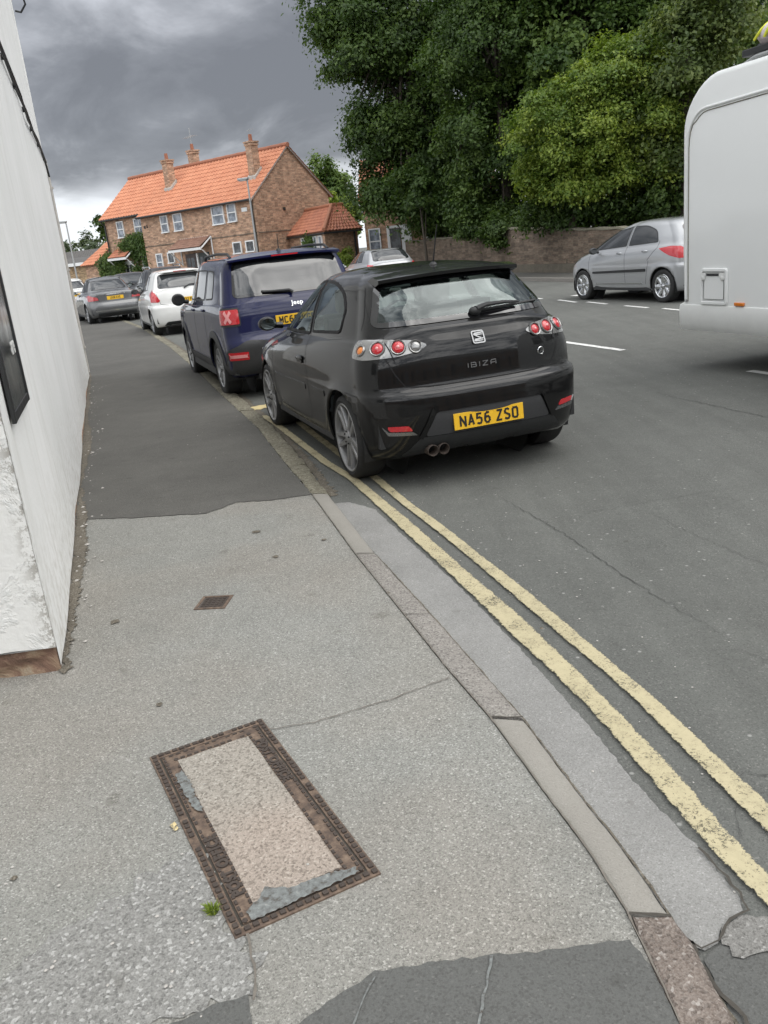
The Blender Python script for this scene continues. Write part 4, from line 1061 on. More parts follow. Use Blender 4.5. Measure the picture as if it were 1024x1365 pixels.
OR = empty('small_orange_roofed_house', (-17.2, 59.4, .06), math.atan2(-.656, .755)); tag(OR, 'small orange roofed outbuilding against the left end of the long brick house', 'outbuilding')
m = MB(); hull(m, -1.5, 0, 0, 3.6, 2.1, 3.4); m.build('wall', M['brick'], OR)
pantile('roof', (-1.7, -.25, 2.0), (.1, -.25, 2.0), (.1, 1.8, 3.45), (-.9, 1.8, 3.45), M['pantile'], OR)

# ------------------------------------------------------------------ boundary wall
BW = Vector((7.2, 27.7)); BD = Vector((-.28, .96)); BN = Vector((.96, .28))
m = MB()
def wtop(t):
    if t < -2: return 1.15
    if t < 2.5: return 1.18 + (t + 2) * .035
    if t < 5.6: return 1.36 + (t - 2.5) * .05
    if t < 6.4: return 1.515 - (t - 5.6) * .2
    return 1.36 + .002 * t
ts = [-32 + i * .35 for i in range(140)]
vs = []
for i, t in enumerate(ts):
    p = BW + BD * t; h = wtop(t) + .012 * math.sin(i * 1.7) + .01 * math.sin(i * .6)
    wob = .02 * math.sin(t * 1.1)
    for o, z in ((-.11 + wob, 0), (-.11 + wob, h), (.11, h), (.11, 0)): q = p + BN * o; vs.append((q.x - BW.x, q.y - BW.y, z))
m.add(vs, [(i * 4 + k, (i + 1) * 4 + k, (i + 1) * 4 + k + 1, i * 4 + k + 1) for i in range(len(ts) - 1) for k in range(3)])
bwall = empty('boundary_wall', (BW.x, BW.y, .09)); tag(bwall, 'long weathered brick boundary wall running below the trees behind the silver hatchback', 'wall')
m.build('brickwork', M['brick_dull'], bwall)
m = MB(); vs = []
for i, t in enumerate(ts):
    p = BW + BD * t; h = wtop(t) + .012 * math.sin(i * 1.7) + .01 * math.sin(i * .6); wob = .02 * math.sin(t * 1.1)
    for o, z in ((-.15 + wob, h + .003), (-.14 + wob, h + .06), (.14, h + .065), (.15, h + .003)): q = p + BN * o; vs.append((q.x - BW.x, q.y - BW.y, z))
m.add(vs, [(i * 4 + k, (i + 1) * 4 + k, (i + 1) * 4 + (k + 1) % 4, i * 4 + (k + 1) % 4) for i in range(len(ts) - 1) for k in range(4)])
m.build('coping', M['kerb_old'], bwall)

# ------------------------------------------------------------------ street lamps
def lamp(loc_, h, label, rz=0, arm=.35, group='street lamps'):
    L = empty('street_lamp', loc_, rz); tag(L, label, 'street lamp', group)
    m = MB(); m.tube([(0, 0, 0), (0, 0, 1.2), (0, 0, 1.21), (0, 0, h)], [.075, .07, .05, .035], 10); m.build('pole', M['lamp_grey'], L, smooth=True)
    m = MB(); m.tube([(0, 0, h - .02), (-arm * .4, 0, h + .06), (-arm, 0, h + .08)], .025, 8); m.build('bracket', M['lamp_grey'], L, smooth=True)
    m = MB(); m.box((-arm - .08, 0, h + .07), (.5, .2, .10)); hd_ = m.build('lantern', M['lamp_grey'], L, bevel=.03)
    m = MB(); m.box((-arm - .08, 0, h + .005), (.36, .15, .04)); m.build('lamp_glass', M['lens_clear'], hd_)
    m = MB(); m.box((0, -.07, .6), (.10, .03, .5)); m.build('access_door', M['lamp_grey'], L)
lamp((-4.42, 40.0, .05), 4.72, 'grey steel street lamp standing in front of the long brick house', rz=R(-20), arm=.12)
lamp((-15.75, 50.0, .05), 4.3, 'distant grey street lamp seen just beside the white building', arm=.12)

# ------------------------------------------------------------------ trees
def leaves(name, pts, nrm, size, shade, mat, parent, tri=False):
    n = len(pts)
    nrm = nrm / (np.linalg.norm(nrm, axis=1, keepdims=True) + 1e-9)
    ref = RNG.normal(size=(n, 3)); a = np.cross(nrm, ref); a /= (np.linalg.norm(a, axis=1, keepdims=True) + 1e-9); b = np.cross(nrm, a)
    s = (size * RNG.uniform(.45, 1.45, n))[:, None]
    fold = nrm * s * .22
    v = np.empty((n, 4, 3)); v[:, 0] = pts - a * s; v[:, 1] = pts - b * s * .55 + fold; v[:, 2] = pts + a * s; v[:, 3] = pts + b * s * .55 + fold
    me = bpy.data.meshes.new(name)
    me.vertices.add(n * 4); me.vertices.foreach_set('co', v.reshape(-1).astype(np.float32))
    me.loops.add(n * 4); me.loops.foreach_set('vertex_index', np.arange(n * 4, dtype=np.int32))
    me.polygons.add(n); me.polygons.foreach_set('loop_start', np.arange(0, n * 4, 4, dtype=np.int32))
    me.update(calc_edges=True)
    at = me.attributes.new('shade', 'FLOAT', 'FACE'); at.data.foreach_set('value', np.clip(shade, 0, 1).astype(np.float32))
    return link(name, me, mat, parent)
def crown_pts(blobs, n_clump, n_leaf, clump_r, shell=.55):
    vol = np.array([b[3] * b[4] * b[5] for b in blobs]) ** .72; vol /= vol.sum()
    P, Nn, S = [], [], []; centers = []
    for b, f in zip(blobs, vol):
        c = np.array(b[:3]); r = np.array(b[3:6]); k = max(3, int(n_clump * f))
        for _ in range(k):
            d = RNG.normal(size=3); d /= np.linalg.norm(d)
            if d[2] < -.55: d[2] *= .4
            rad = RNG.uniform(shell, 1.0) ** .6 * RNG.uniform(.78, 1.16)
            cc = c + d * r * rad; cr = clump_r * RNG.uniform(.55, 1.5)
            m_ = int(n_leaf * RNG.uniform(.5, 1.4) * (cr / clump_r) ** 1.3)
            off = RNG.normal(size=(m_, 3)); off /= (np.linalg.norm(off, axis=1, keepdims=True) + 1e-9)
            st_ = RNG.uniform(.6, 1.5, 3); st_ /= st_.mean()
            off *= (RNG.uniform(.02, 1, m_) ** .6 * RNG.choice([1, 1, 1, 1.5], m_))[:, None] * np.array([1, 1, .7]) * st_ * cr
            off[:, 2] -= .25 * (off[:, 0] ** 2 + off[:, 1] ** 2) / cr
            P.append(cc + off); Nn.append(off * .5 + d * cr * .5 + np.array([0, 0, .6]) * cr + RNG.normal(size=(m_, 3)) * cr * .55)
            S.append(np.full(m_, RNG.uniform(.15, .85)) + RNG.normal(0, .17, m_)); centers.append(cc)
    return np.vstack(P), np.vstack(Nn), np.concatenate(S), centers
def tree(name, label, cat, base, blobs, mat, n_clump, n_leaf, clump_r, size, trunk_r=.25, group=None, shell=.5, limbs=14, lean=(0, 0)):
    o = empty(name, base); tag(o, label, cat, group)
    bl = [(b[0] - base[0], b[1] - base[1], b[2] - base[2], *b[3:]) for b in blobs]
    P, Nn, S, cen = crown_pts(bl, n_clump, n_leaf, clump_r, shell)
    leaves('crown', P, Nn, size, S, mat, o)
    m = MB(); c0 = np.mean([b[:3] for b in bl], axis=0); top = max(b[2] for b in bl)
    tp = [Vector((0, 0, -.3)), Vector((c0[0] * .15, c0[1] * .15, top * .3)), Vector((c0[0] * .5, c0[1] * .5, top * .6)), Vector((c0[0] * .9, c0[1] * .9, top))]
    m.tube(tp, [trunk_r * 1.25, trunk_r, trunk_r * .7, trunk_r * .25], 10)
    for k in range(limbs):
        c = Vector(cen[int(RNG.integers(len(cen)))]); f = random.uniform(.25, .8)
        s = tp[1].lerp(tp[3], f) if f > .3 else tp[1]
        mid = s.lerp(c, .5) + Vector((0, 0, .1 * (c - s).length))
        m.tube([s, mid, c], [trunk_r * .42 * (1 - f * .5), trunk_r * .25, trunk_r * .08], 6)
    m.build('trunk', M['bark'], o, smooth=True)
    return o
def farther(blobs, k): return [(x * k, y * k, 1.62 + (z - 1.62) * k, rx * k, ry * k, rz * k) for x, y, z, rx, ry, rz in blobs]
tree('lime_tree', 'tallest dark tree with feathery ragged left edge against the sky', 'tree', (4.0, 42.2, .3), farther(
     [(2.9, 31.5, 9.0, 2.9, 3.2, 3.2), (1.3, 31, 7.7, 2.0, 2.4, 1.7), (1.9, 31.5, 5.2, 1.55, 2.2, 1.7), (3.8, 32, 6.2, 2.3, 2.4, 2.0), (1.6, 30.8, 3.6, 1.05, 1.5, 1.1), (2.9, 30.8, 3.0, 1.3, 1.4, .9), (.15, 31, 8.7, 1.2, 1.6, 1.25), (1.0, 31, 10.5, 2.0, 2.4, 1.6), (1.2, 31, 5.0, 1.3, 1.6, 1.2), (.95, 30.8, 3.0, .85, 1.2, .7), (3.2, 30.6, 4.2, 1.4, 1.4, 1.2), (2.7, 30.3, 2.35, 1.3, .8, .75), (1.5, 30.3, 2.75, 1.0, .8, .55)], 1.34),
     M['leaf_dark'], 620, 330, .72, .084, .3, limbs=60)
tree('leafy_tree', 'dark green spreading tree behind the boundary wall left of the yellow green shrub', 'tree', (6.3, 36.2, .3), farther(
     [(5.2, 33, 4.6, 1.9, 2.2, 2.2), (5.4, 33, 7.6, 2.3, 2.6, 2.3), (5.0, 33, 2.6, 1.7, 1.6, 1.1), (6.4, 33.5, 9.6, 3.0, 3, 2.6)], 1.09),
     M['leaf_dark'], 330, 320, .56, .07, .22)
tree('leafy_tree', 'tall dark green tree filling the top of the view behind the yellow green shrub', 'tree', (8.8, 35, .3),
     [(8.8, 35, 7.6, 2.6, 3.0, 2.6), (8.9, 35, 10.8, 3.2, 3.2, 2.6), (8.2, 34.5, 4.8, 2.3, 2.4, 1.8)], M['leaf_mid'], 260, 290, .6, .085, .3)
tree('leafy_tree', 'dark tree behind the rear of the white motorhome', 'tree', (12.2, 34, .3),
     [(12.0, 34, 6.5, 2.8, 3, 3.2), (12.3, 34, 10.2, 3.2, 3.2, 2.8), (11.6, 33, 3.6, 2.4, 2.2, 1.8), (14.5, 33, 8, 2.5, 2.5, 3.2)], M['leaf_mid'], 280, 290, .6, .085, .3)
tree('olive_tree', 'olive green tree just above the roof corner of the white motorhome', 'tree', (10.2, 27.5, .3),
     [(10.0, 27.5, 5.6, 1.5, 1.6, 1.5), (11.0, 27.5, 6.9, 1.5, 1.6, 1.2), (9.9, 27.3, 3.6, 1.4, 1.4, 1.3)], M['leaf_olive'], 150, 250, .45, .065, .15)
tree('bright_shrub', 'rounded yellow green shrub tree leaning over the boundary wall', 'shrub', (6.9, 25.6 + 3.2, .3),
     [(7.35, 28.2, 3.9, 2.3, 1.6, 1.7), (8.8, 28.0, 4.5, 1.7, 1.5, 1.7), (7.6, 28.2, 5.4, 1.5, 1.3, .95), (6.3, 28.2, 4.6, 1.15, 1.2, .9), (8.6, 28.1, 5.8, 1.3, 1.2, 1.0), (6.7, 28.3, 2.8, 1.5, 1.2, .9), (9.6, 27.9, 3.3, 1.3, 1.1, 1.5), (8.2, 28.0, 3.0, 1.5, 1.1, 1.0)], M['leaf_bright'], 440, 310, .38, .050, .12)
tree('dark_shrub', 'dark shrub growing below the yellow green shrub and over the boundary wall', 'shrub', (8.2, 29.2, .3),
     [(8.2, 29.0, 2.2, 2.0, 1.0, 1.0), (9.9, 28.2, 2.3, 1.6, 1.2, 1.4), (6.6, 29.6, 1.9, 1.2, .9, .7), (11.4, 27.5, 2.2, 1.5, 1.2, 1.4), (7.6, 29.6, 1.7, 1.3, .7, .6), (8.9, 28.9, 1.6, 1.3, .7, .6)], M['leaf_dark'], 230, 230, .38, .06, .08)
tree('ivy_bush', 'dark ivy bush spilling over the top of the boundary wall', 'shrub', (5.6, 33.4, .3),
     [(5.5, 33.2, 1.6, .9, .5, .6), (5.2, 34.9, 1.8, 1.2, .6, .7), (5.35, 33.2, 1.25, .32, .25, .45)], M['leaf_dark'], 70, 200, .3, .06, .05)
tree('dark_shrub', 'dark shrub behind the wall in front of the hidden cottage', 'shrub', (4.5, 41.5, .3),
     [(4.3, 41.5, 2.2, 1.2, .9, 1.1), (5.3, 41, 2.7, 1.5, 1, 1.4)], M['leaf_dark'], 60, 200, .4, .08, .08)
tree('young_street_tree', 'slender young tree with a thin leaning stem behind the light silver car', 'tree', (2.95, 37.6, .1),
     [(2.8, 37.6, 3.5, 1.1, .9, 1.0)], M['leaf_dark'], 34, 180, .40, .08, .06, limbs=6)
tree('round_tree', 'round green tree rising beyond the gable of the long brick house', 'tree', (-2.3, 75, 0),
     [(-2.1, 75, 6.4, 2.0, 2.0, 2.1), (-.8, 75, 5.6, 1.3, 1.5, 1.8)], M['leaf_mid'], 110, 190, .6, .13, .25)
tree('hedge_shrub', 'pale green shrub between the gable and the tall dark tree', 'shrub', (-.9, 60, 0),
     [(-.85, 60, 3.6, .9, .9, 1.25), (-.3, 60, 3.3, .8, .8, 1.6)], M['leaf_bright'], 60, 170, .45, .10, .1)
tree('conifer', 'thin dark conifer beside the left gable of the long brick house', 'tree', (-17.9, 64.5, 0),
     [(-17.75, 64.5, 4.6, .35, .4, 1.0), (-17.75, 64.5, 3.4, .6, .5, .8)], M['leaf_dark'], 26, 120, .3, .10, .08, limbs=4)
for i, (x, y, z, r, lb) in enumerate(((-33.2, 100, 3.8, 1.6, 'greyish tree on the far skyline beside the white building'), (-30.4, 102, 3.6, 2.0, 'greyish rounded tree on the far skyline above the garage'), (-27.6, 104, 3.3, 1.5, 'greyish tree on the far skyline nearest the small orange roof'), (-36.5, 100, 3.8, 2.2, 'greyish tree on the far skyline mostly behind the white building'))):
    tree('skyline_tree', lb, 'tree', (x, y, 0), [(x, y, z, r * 1.2, r, 1.9), (x + .9, y, z - 1, r * 1.3, r, 1.6)], M['leaf_grey'], 50, 150, .7, .17, .2, limbs=4)
for i, (x, y, lb) in enumerate(((4.2, 43, 'dense dark tree filling the gap behind the cottage roof'), (8.5, 42, 'dense dark tree low behind the middle of the boundary wall'), (13.0, 41, 'dense dark tree low behind the silver hatchback'), (17.5, 39, 'dense dark tree behind the middle of the white motorhome'))):
    tree('backing_tree', lb, 'tree', (x, y, .3), [(x, y, 2.4, 2.6, 1.2, 2.2), (x, y, 5.4, 2.9, 1.6, 2.6), (x + .5, y, 9.0, 2.9, 1.6, 2.6)] if i else [(x + .8, y + 4, 2.4, 1.6, 1.2, 2.2), (x + 1.2, y + 4, 5.4, 2.4, 1.6, 2.6)], M['leaf_dark'], 150, 190, .7, .12, .2)
# climbing plant over the left part of the house
def climber(name, label, T, patches, mat, n):
    P, Nn, S = [], [], []
    for (x0, x1, z0, z1, y, k, d) in patches:
        for _ in range(k):
            cx, cz = RNG.uniform(x0, x1), RNG.uniform(z0, z1); m_ = n
            off = RNG.normal(size=(m_, 3)) * np.array([.22, .10, .17]); P.append(np.array([cx, y - d * RNG.uniform(.3, 1), cz]) + off)
            Nn.append(RNG.normal(size=(m_, 3)) * .5 + np.array([0, -1, .5])); S.append(np.full(m_, RNG.uniform(.15, .9)) + RNG.normal(0, .1, m_))
    o = leaves(name, np.vstack(P), np.vstack(Nn), .075, np.concatenate(S), mat, None)
    o.matrix_world = T; tag(o, label, 'climbing plant'); return o
climber('climbing_plant', 'green climbing plant covering the porch corner of the long brick house', H.matrix_world.copy() if False else (Matrix.Translation(H.location) @ Matrix.Rotation(H.rotation_euler.z, 4, 'Z')),
        [(-11.6, -9.85, 2.7, 3.25, .32, 34, .35), (-12.0, -10.9, 2.5, 2.9, .32, 12, .4), (-14.6, -12.3, .3, 2.4, .32, 60, .5), (-11.3, -10.9, .6, 2.6, .32, 12, .25), (-10.2, -9.9, 1.2, 3.1, .32, 8, .2)], M['leaf_mid'], 110)
climber('wall_creeper', 'green creeper between the small windows of the hipped annexe', Matrix.Translation((B_.x, B_.y, .06)) @ Matrix.Rotation(aAB, 4, 'Z'),
        [(-2.6, -1.7, .6, 2.1, 0, 16, .15)], M['leaf_mid'], 90)
sh = tree('garden_shrub', 'small yellow flowering shrub in front of the hipped annexe wall', 'shrub', (-.55, 43.4, .06), [(-.55, 43.4, 1.0, .35, .3, .55)], M['leaf_bright'], 16, 110, .2, .05, .03, limbs=3)
tree('garden_shrub', 'low green shrub at the foot of the annexe drainpipe', 'shrub', (.4, 43.2, .06), [(.4, 43.2, .5, .7, .3, .4)], M['leaf_mid'], 16, 110, .2, .05, .03, limbs=3)
# ------------------------------------------------------------------ vehicles
def smooth01(t): t = np.clip(t, 0, 1); return t * t * (3 - 2 * t)
def row_curve(r, KR=22, KS=46, KF=20):
    """half planform of one body row, from rear centre round the side to front centre"""
    yr, yf, wr, w, wf, Lr, nr, Lf, nf, zr, zsr, zsf, zf = r
    out = []
    th = np.linspace(0, math.pi / 2, KR + 1)
    s, c = np.sin(th), np.cos(th); q = (s ** nr + c ** nr) ** (1 / nr)
    k = smooth01((s / q - .45) / .55)
    for i in range(KR): out.append((wr * s[i] / q[i], yr + Lr * (1 - c[i] / q[i]), zr + (zsr - zr) * k[i]))
    ya, yb = yr + Lr, yf - Lf
    for i in range(KS):
        t = i / KS; e = (2 * t - 1)
        x = w - ((w - wr) if t < .5 else (w - wf)) * abs(e) ** 3
        out.append((x, ya + (yb - ya) * t, zsr + (zsf - zsr) * float(smooth01(t))))
    th = np.linspace(math.pi / 2, 0, KF + 1); s, c = np.sin(th), np.cos(th); q = (s ** nf + c ** nf) ** (1 / nf); k = smooth01((s / q - .45) / .55)
    for i in range(KF + 1): out.append((wf * s[i] / q[i], yf - Lf * (1 - c[i] / q[i]), zf + (zsf - zf) * k[i]))
    return np.array(out)
def car_grid(rows, sub=0.035):
    Cs = np.array([row_curve(r) for r in rows])            # rows x cols x 3
    n = len(Cs); res = []
    mean_d = [np.mean(np.linalg.norm(Cs[i + 1] - Cs[i], axis=1)) for i in range(n - 1)]
    t = np.concatenate([[0], np.cumsum(np.array(mean_d) ** .5)])
    for i in range(n - 1):
        p0, p1, p2, p3 = Cs[max(i - 1, 0)], Cs[i], Cs[i + 1], Cs[min(i + 2, n - 1)]
        t0 = t[i - 1] if i > 0 else t[0] - (t[1] - t[0]); t1, t2 = t[i], t[i + 1]; t3 = t[i + 2] if i + 2 < n else t[-1] + (t[-1] - t[-2])
        if i == 0: p0 = 2 * p1 - p2
        if i + 2 >= n: p3 = 2 * p2 - p1
        K = max(1, int(mean_d[i] / sub + .5))
        for k in range(K):
            u = t1 + (t2 - t1) * k / K
            A1 = (t1 - u) / (t1 - t0) * p0 + (u - t0) / (t1 - t0) * p1
            A2 = (t2 - u) / (t2 - t1) * p1 + (u - t1) / (t2 - t1) * p2
            A3 = (t3 - u) / (t3 - t2) * p2 + (u - t2) / (t3 - t2) * p3
            B1 = (t2 - u) / (t2 - t0) * A1 + (u - t0) / (t2 - t0) * A2
            B2 = (t3 - u) / (t3 - t1) * A2 + (u - t1) / (t3 - t1) * A3
            res.append((t2 - u) / (t2 - t1) * B1 + (u - t1) / (t2 - t1) * B2)
    res.append(Cs[-1])
    return np.array(res)
def in_poly(x, y, poly):
    c = False; n = len(poly)
    for i in range(n):
        x1, y1 = poly[i]; x2, y2 = poly[(i + 1) % n]
        if (y1 > y) != (y2 > y) and x < (x2 - x1) * (y - y1) / (y2 - y1) + x1: c = not c
    return c
def roundpoly(poly, r, n=5):
    out = []; N = len(poly); P = [Vector(p) for p in poly]
    for i in range(N):
        rr = r[i] if isinstance(r, (list, tuple)) else r
        a, b, c = P[i - 1], P[i], P[(i + 1) % N]
        d1, d2 = (a - b), (c - b); k = min(rr, d1.length * .48, d2.length * .48)
        if k < 1e-4: out.append(tuple(b)); continue
        p, q = b + d1.normalized() * k, b + d2.normalized() * k
        for j in range(n + 1):
            t = j / n; out.append(tuple(p * (1 - t) ** 2 + b * 2 * t * (1 - t) + q * t * t))
    return out
def inset(poly, d):
    P = [Vector(p) for p in poly]; N = len(P); A = sum(P[i].x * P[(i + 1) % N].y - P[(i + 1) % N].x * P[i].y for i in range(N)); sg = 1 if A > 0 else -1
    out = []
    for i in range(N):
        a, b, c = P[i - 1], P[i], P[(i + 1) % N]
        n1 = Vector((-(b - a).y, (b - a).x)).normalized() * sg; n2 = Vector((-(c - b).y, (c - b).x)).normalized() * sg
        n = (n1 + n2); n = n.normalized() if n.length > 1e-6 else n1
        out.append(tuple(b + n * d / max(.6, n.dot(n1))))
    return out

GL = {'N': [[(0, 0), (0, 1), (1, 0), (1, 1)]], 'A': [[(0, 0), (.5, 1), (1, 0)], [(.2, .32), (.8, .32)]], '5': [[(.95, 1), (.12, 1), (.06, .56), (.55, .62), (.92, .48), (.97, .28), (.8, .04), (.5, 0), (.05, .07)]],
 '6': [[(.9, .97), (.5, 1), (.15, .85), (.03, .5), (.05, .2), (.3, 0), (.7, 0), (.96, .2), (.94, .42), (.7, .58), (.3, .57), (.06, .4)]], 'Z': [[(.02, 1), (.98, 1), (.02, 0), (1, 0)]], 'S': [[(.93, .90), (.6, 1), (.25, .98), (.05, .8), (.1, .62), (.5, .5), (.9, .38), (.96, .2), (.75, .02), (.35, 0), (.02, .10)]],
 'O': [[(.2, 0), (.8, 0), (.98, .15), (.98, .85), (.8, 1), (.2, 1), (.02, .85), (.02, .15), (.2, 0)]], 'I': [[(.5, 0), (.5, 1)]], 'B': [[(0, .5), (.8, .5), (.97, .35), (.97, .12), (.8, 0), (0, 0), (0, 1), (.75, 1), (.92, .88), (.92, .64), (.8, .5)]],
 'a': [[(0, 0), (0, .7), (.2, 1), (1, 1), (1, 0)], [(0, .42), (1, .42)]], 'M': [[(0, 0), (0, 1), (.5, .35), (1, 1), (1, 0)]], 'C': [[(.97, .85), (.8, 1), (.2, 1), (.02, .85), (.02, .15), (.2, 0), (.8, 0), (.97, .15)]], 'V': [[(0, 1), (.5, 0), (1, 1)]], 'G': [[(.97, .85), (.8, 1), (.2, 1), (.02, .85), (.02, .15), (.2, 0), (.8, 0), (.97, .15), (.97, .48), (.55, .48)]], 'E': [[(1, 1), (0, 1), (0, 0), (1, 0)], [(0, .5), (.85, .5)]]}
def stroke_text(text, h, w, t, gap, space, z=.0008):
    m = MB(); x = 0; k = 0
    def seg(a, b, k, e0, e1):
        d = (b - a).normalized(); n = Vector((-d.y, d.x)) * t / 2; a2 = a - d * e0; b2 = b + d * e1; zz = z + k * 2e-5
        P = [a2 - n, b2 - n, b2 + n, a2 + n]
        m.add([(q.x, q.y, 0) for q in P] + [(q.x, q.y, zz) for q in P], [(3, 2, 1, 0), (4, 5, 6, 7)] + [(i, (i + 1) % 4, 4 + (i + 1) % 4, 4 + i) for i in range(4)])
    for ch in text:
        if ch == ' ': x += space; continue
        ww = t * .1 if ch == 'I' else w
        for pl in GL[ch]:
            pts = [Vector((x + px * ww, py * h)) for px, py in pl]
            for i in range(len(pts) - 1):
                seg(pts[i], pts[i + 1], k, t * .42 if i else 0, t * .42 if i < len(pts) - 2 else 0); k += 1
        x += ww + gap + t
    wd = x - gap - t
    m.v = [(a - wd / 2, b - h / 2, c_) for a, b, c_ in m.v]
    me = bpy.data.meshes.new('lettering'); me.from_pydata(m.v, [], m.f); return me

class Car:
    def __init__(s, name, label, cat, rows, wheels, R_arch, paint, loc, yaw, group='cars parked along the street'):
        s.root = empty(name, (loc[0], loc[1], 0), yaw); tag(s.root, label, cat, group)
        g = car_grid(rows); nr, nc = g.shape[:2]
        vs = []; full = []
        for j in range(nr):
            right = g[j]; left = g[j][1:-1][::-1] * np.array([-1, 1, 1])
            full.append(np.vstack([right, left]))
        full = np.array(full); n = full.shape[1]
        V = full.reshape(-1, 3).copy()
        # flare round the wheel arches
        for (wy, wz) in wheels:
            d = np.hypot(V[:, 1] - wy, V[:, 2] - wz); side = np.abs(V[:, 0]) > .5
            f = np.exp(-((d - R_arch) / .055) ** 2) * .018 * side
            V[:, 0] += np.sign(V[:, 0]) * f
        F = [(j * n + i, j * n + (i + 1) % n, (j + 1) * n + (i + 1) % n, (j + 1) * n + i) for j in range(nr - 1) for i in range(n)]
        s.V, s.F = V, F
        s.bvh = BVHTree.FromPolygons([Vector(v) for v in V], F)
        keep = []
        D = [np.hypot(V[:, 1] - wy, V[:, 2] - wz) for wy, wz in wheels]
        sd = np.abs(V[:, 0]) > .45
        moved = V.copy()
        for f in F:
            drop = False
            for (wy, wz), d in zip(wheels, D):
                ins = [d[i] < R_arch and sd[i] for i in f]
                if all(ins): drop = True; break
                if any(ins):
                    for i, q in zip(f, ins):
                        if q:
                            k = R_arch / max(d[i], 1e-6); moved[i, 1] = wy + (V[i, 1] - wy) * k; moved[i, 2] = wz + (V[i, 2] - wz) * k
            if not drop: keep.append(f)
        s.Vm, s.keep, s.holes = moved, keep, []
        s.paint, s.wheels, s.Ra = paint, wheels, R_arch
    # projections: 2D -> ray
    def ray(s, mode, a, b):
        if mode == 'L': return Vector((-3, a, b)), Vector((1, 0, 0))
        if mode == 'Rt': return Vector((3, a, b)), Vector((-1, 0, 0))
        if mode == 'rear': return Vector((a, -3, b)), Vector((0, 1, 0))
        if mode == 'front': return Vector((a, 8, b)), Vector((0, -1, 0))
        if mode == 'top': return Vector((a, b, 4)), Vector((0, 0, -1))
        sgn, cx, cy = mode[1], mode[2], mode[3]            # ('cyl', side, cx, cy): a = angle from -y toward the side, b = z
        d = Vector((math.sin(a) * sgn, -math.cos(a), 0)); return Vector((cx * sgn, cy, b)) + d * 3, -d
    def hit(s, mode, a, b):
        o, d = s.ray(mode, a, b); p, n, i, t = s.bvh.ray_cast(o, d)
        if p is None: return None, None
        if n.dot(d) > 0: n = -n
        return p, n
    def cylpt(s, sgn, cx, cy, x, y): return math.atan2((x - cx), -(y - cy))
    def patch(s, name, poly, mode, mat, off=.003, thick=.006, parent=None, res=.03, ringw=0.0, ringmat=None, ringname='window_frame', dome=0.0):
        poly = [Vector(p) for p in poly]; N = len(poly); pts = []; E = []
        inner = [Vector(p) for p in inset([tuple(p) for p in poly], ringw)] if ringw else None
        def loop(P, step):
            st = len(pts)
            for i in range(len(P)):
                a, b = P[i], P[(i + 1) % len(P)]; k = max(1, int((b - a).length / step))
                for j in range(k): pts.append(a.lerp(b, j / k))
            n = len(pts) - st; E.extend((st + i, st + (i + 1) % n) for i in range(n)); return st, n
        s0, n0 = loop(poly, res)
        if inner: loop(inner, res)
        tp = [tuple(p) for p in poly]
        xs = [p.x for p in poly]; ys = [p.y for p in poly]
        x = min(xs) + res / 2
        while x < max(xs):
            y = min(ys) + res / 2
            while y < max(ys):
                if in_poly(x, y, inset(tp, res * .35)): pts.append(Vector((x, y)))
                y += res
            x += res
        vv, ee, ff, *_ = delaunay_2d_cdt(pts, E, [list(range(s0, s0 + n0))], 1, 1e-6)
        P3 = []; NN = []
        for q in vv:
            p, n = s.hit(mode, q.x, q.y)
            if p is None: p, n = (P3[-1] if P3 else Vector((0, 0, 0))), (NN[-1] if NN else Vector((0, 0, 1)))
            P3.append(p); NN.append(n)
        def mk(nm, faces, mt, par, o, t):
            used = sorted({i for f in faces for i in f}); ix = {u: k for k, u in enumerate(used)}
            vs = [P3[u] + NN[u] * o for u in used]; fs = [tuple(ix[i] for i in f) for f in faces]
            cnt = {}
            for f in fs:
                for a, b in zip(f, f[1:] + f[:1]): cnt[(a, b)] = cnt.get((a, b), 0) + 1
            be = [(a, b) for (a, b) in cnt if (b, a) not in cnt]
            base = len(vs); bi = {}
            for a, b in be:
                for q in (a, b):
                    if q not in bi: bi[q] = base + len(bi); vs.append(vs[q] - NN[used[q]] * t)
            fs2 = fs + [(b, a, bi[a], bi[b]) for a, b in be]
            me = bpy.data.meshes.new(nm); me.from_pydata([tuple(v) for v in vs], [], fs2)
            ob = link(nm, me, mt, par, True, 60)
            return ob
        # orientation check
        par = parent or s.root
        if ff:
            f = ff[0]; nn = (P3[f[1]] - P3[f[0]]).cross(P3[f[2]] - P3[f[0]])
            if nn.dot(NN[f[0]]) < 0: ff = [f[::-1] for f in ff]
        ff = [tuple(f) for f in ff]
        if inner:
            it = [tuple(p) for p in inner]
            fin, fout = [], []
            for f in ff:
                c = (vv[f[0]] + vv[f[1]] + vv[f[2]]) / 3
                (fin if in_poly(c.x, c.y, it) else fout).append(f)
            o = mk(name, fin, mat, par, off, thick)
            mk(ringname, fout, ringmat, o, off + .0012, thick + .002)
            return o
        return mk(name, ff, mat, par, off, thick)
    def hole(s, poly, mode, shrink=.02):
        pl = inset(poly, shrink); kp = []
        for f in s.keep:
            c = s.Vm[list(f)].mean(axis=0)
            if mode == 'L': ok = c[0] < -.2 and in_poly(c[1], c[2], pl)
            elif mode == 'Rt': ok = c[0] > .2 and in_poly(c[1], c[2], pl)
            elif mode == 'rear': ok = c[1] < 1.3 and in_poly(c[0], c[2], pl)
            elif mode == 'front': ok = c[1] > 1.9 and in_poly(c[0], c[2], pl)
            else: ok = False
            if not ok: kp.append(f)
        s.keep = kp
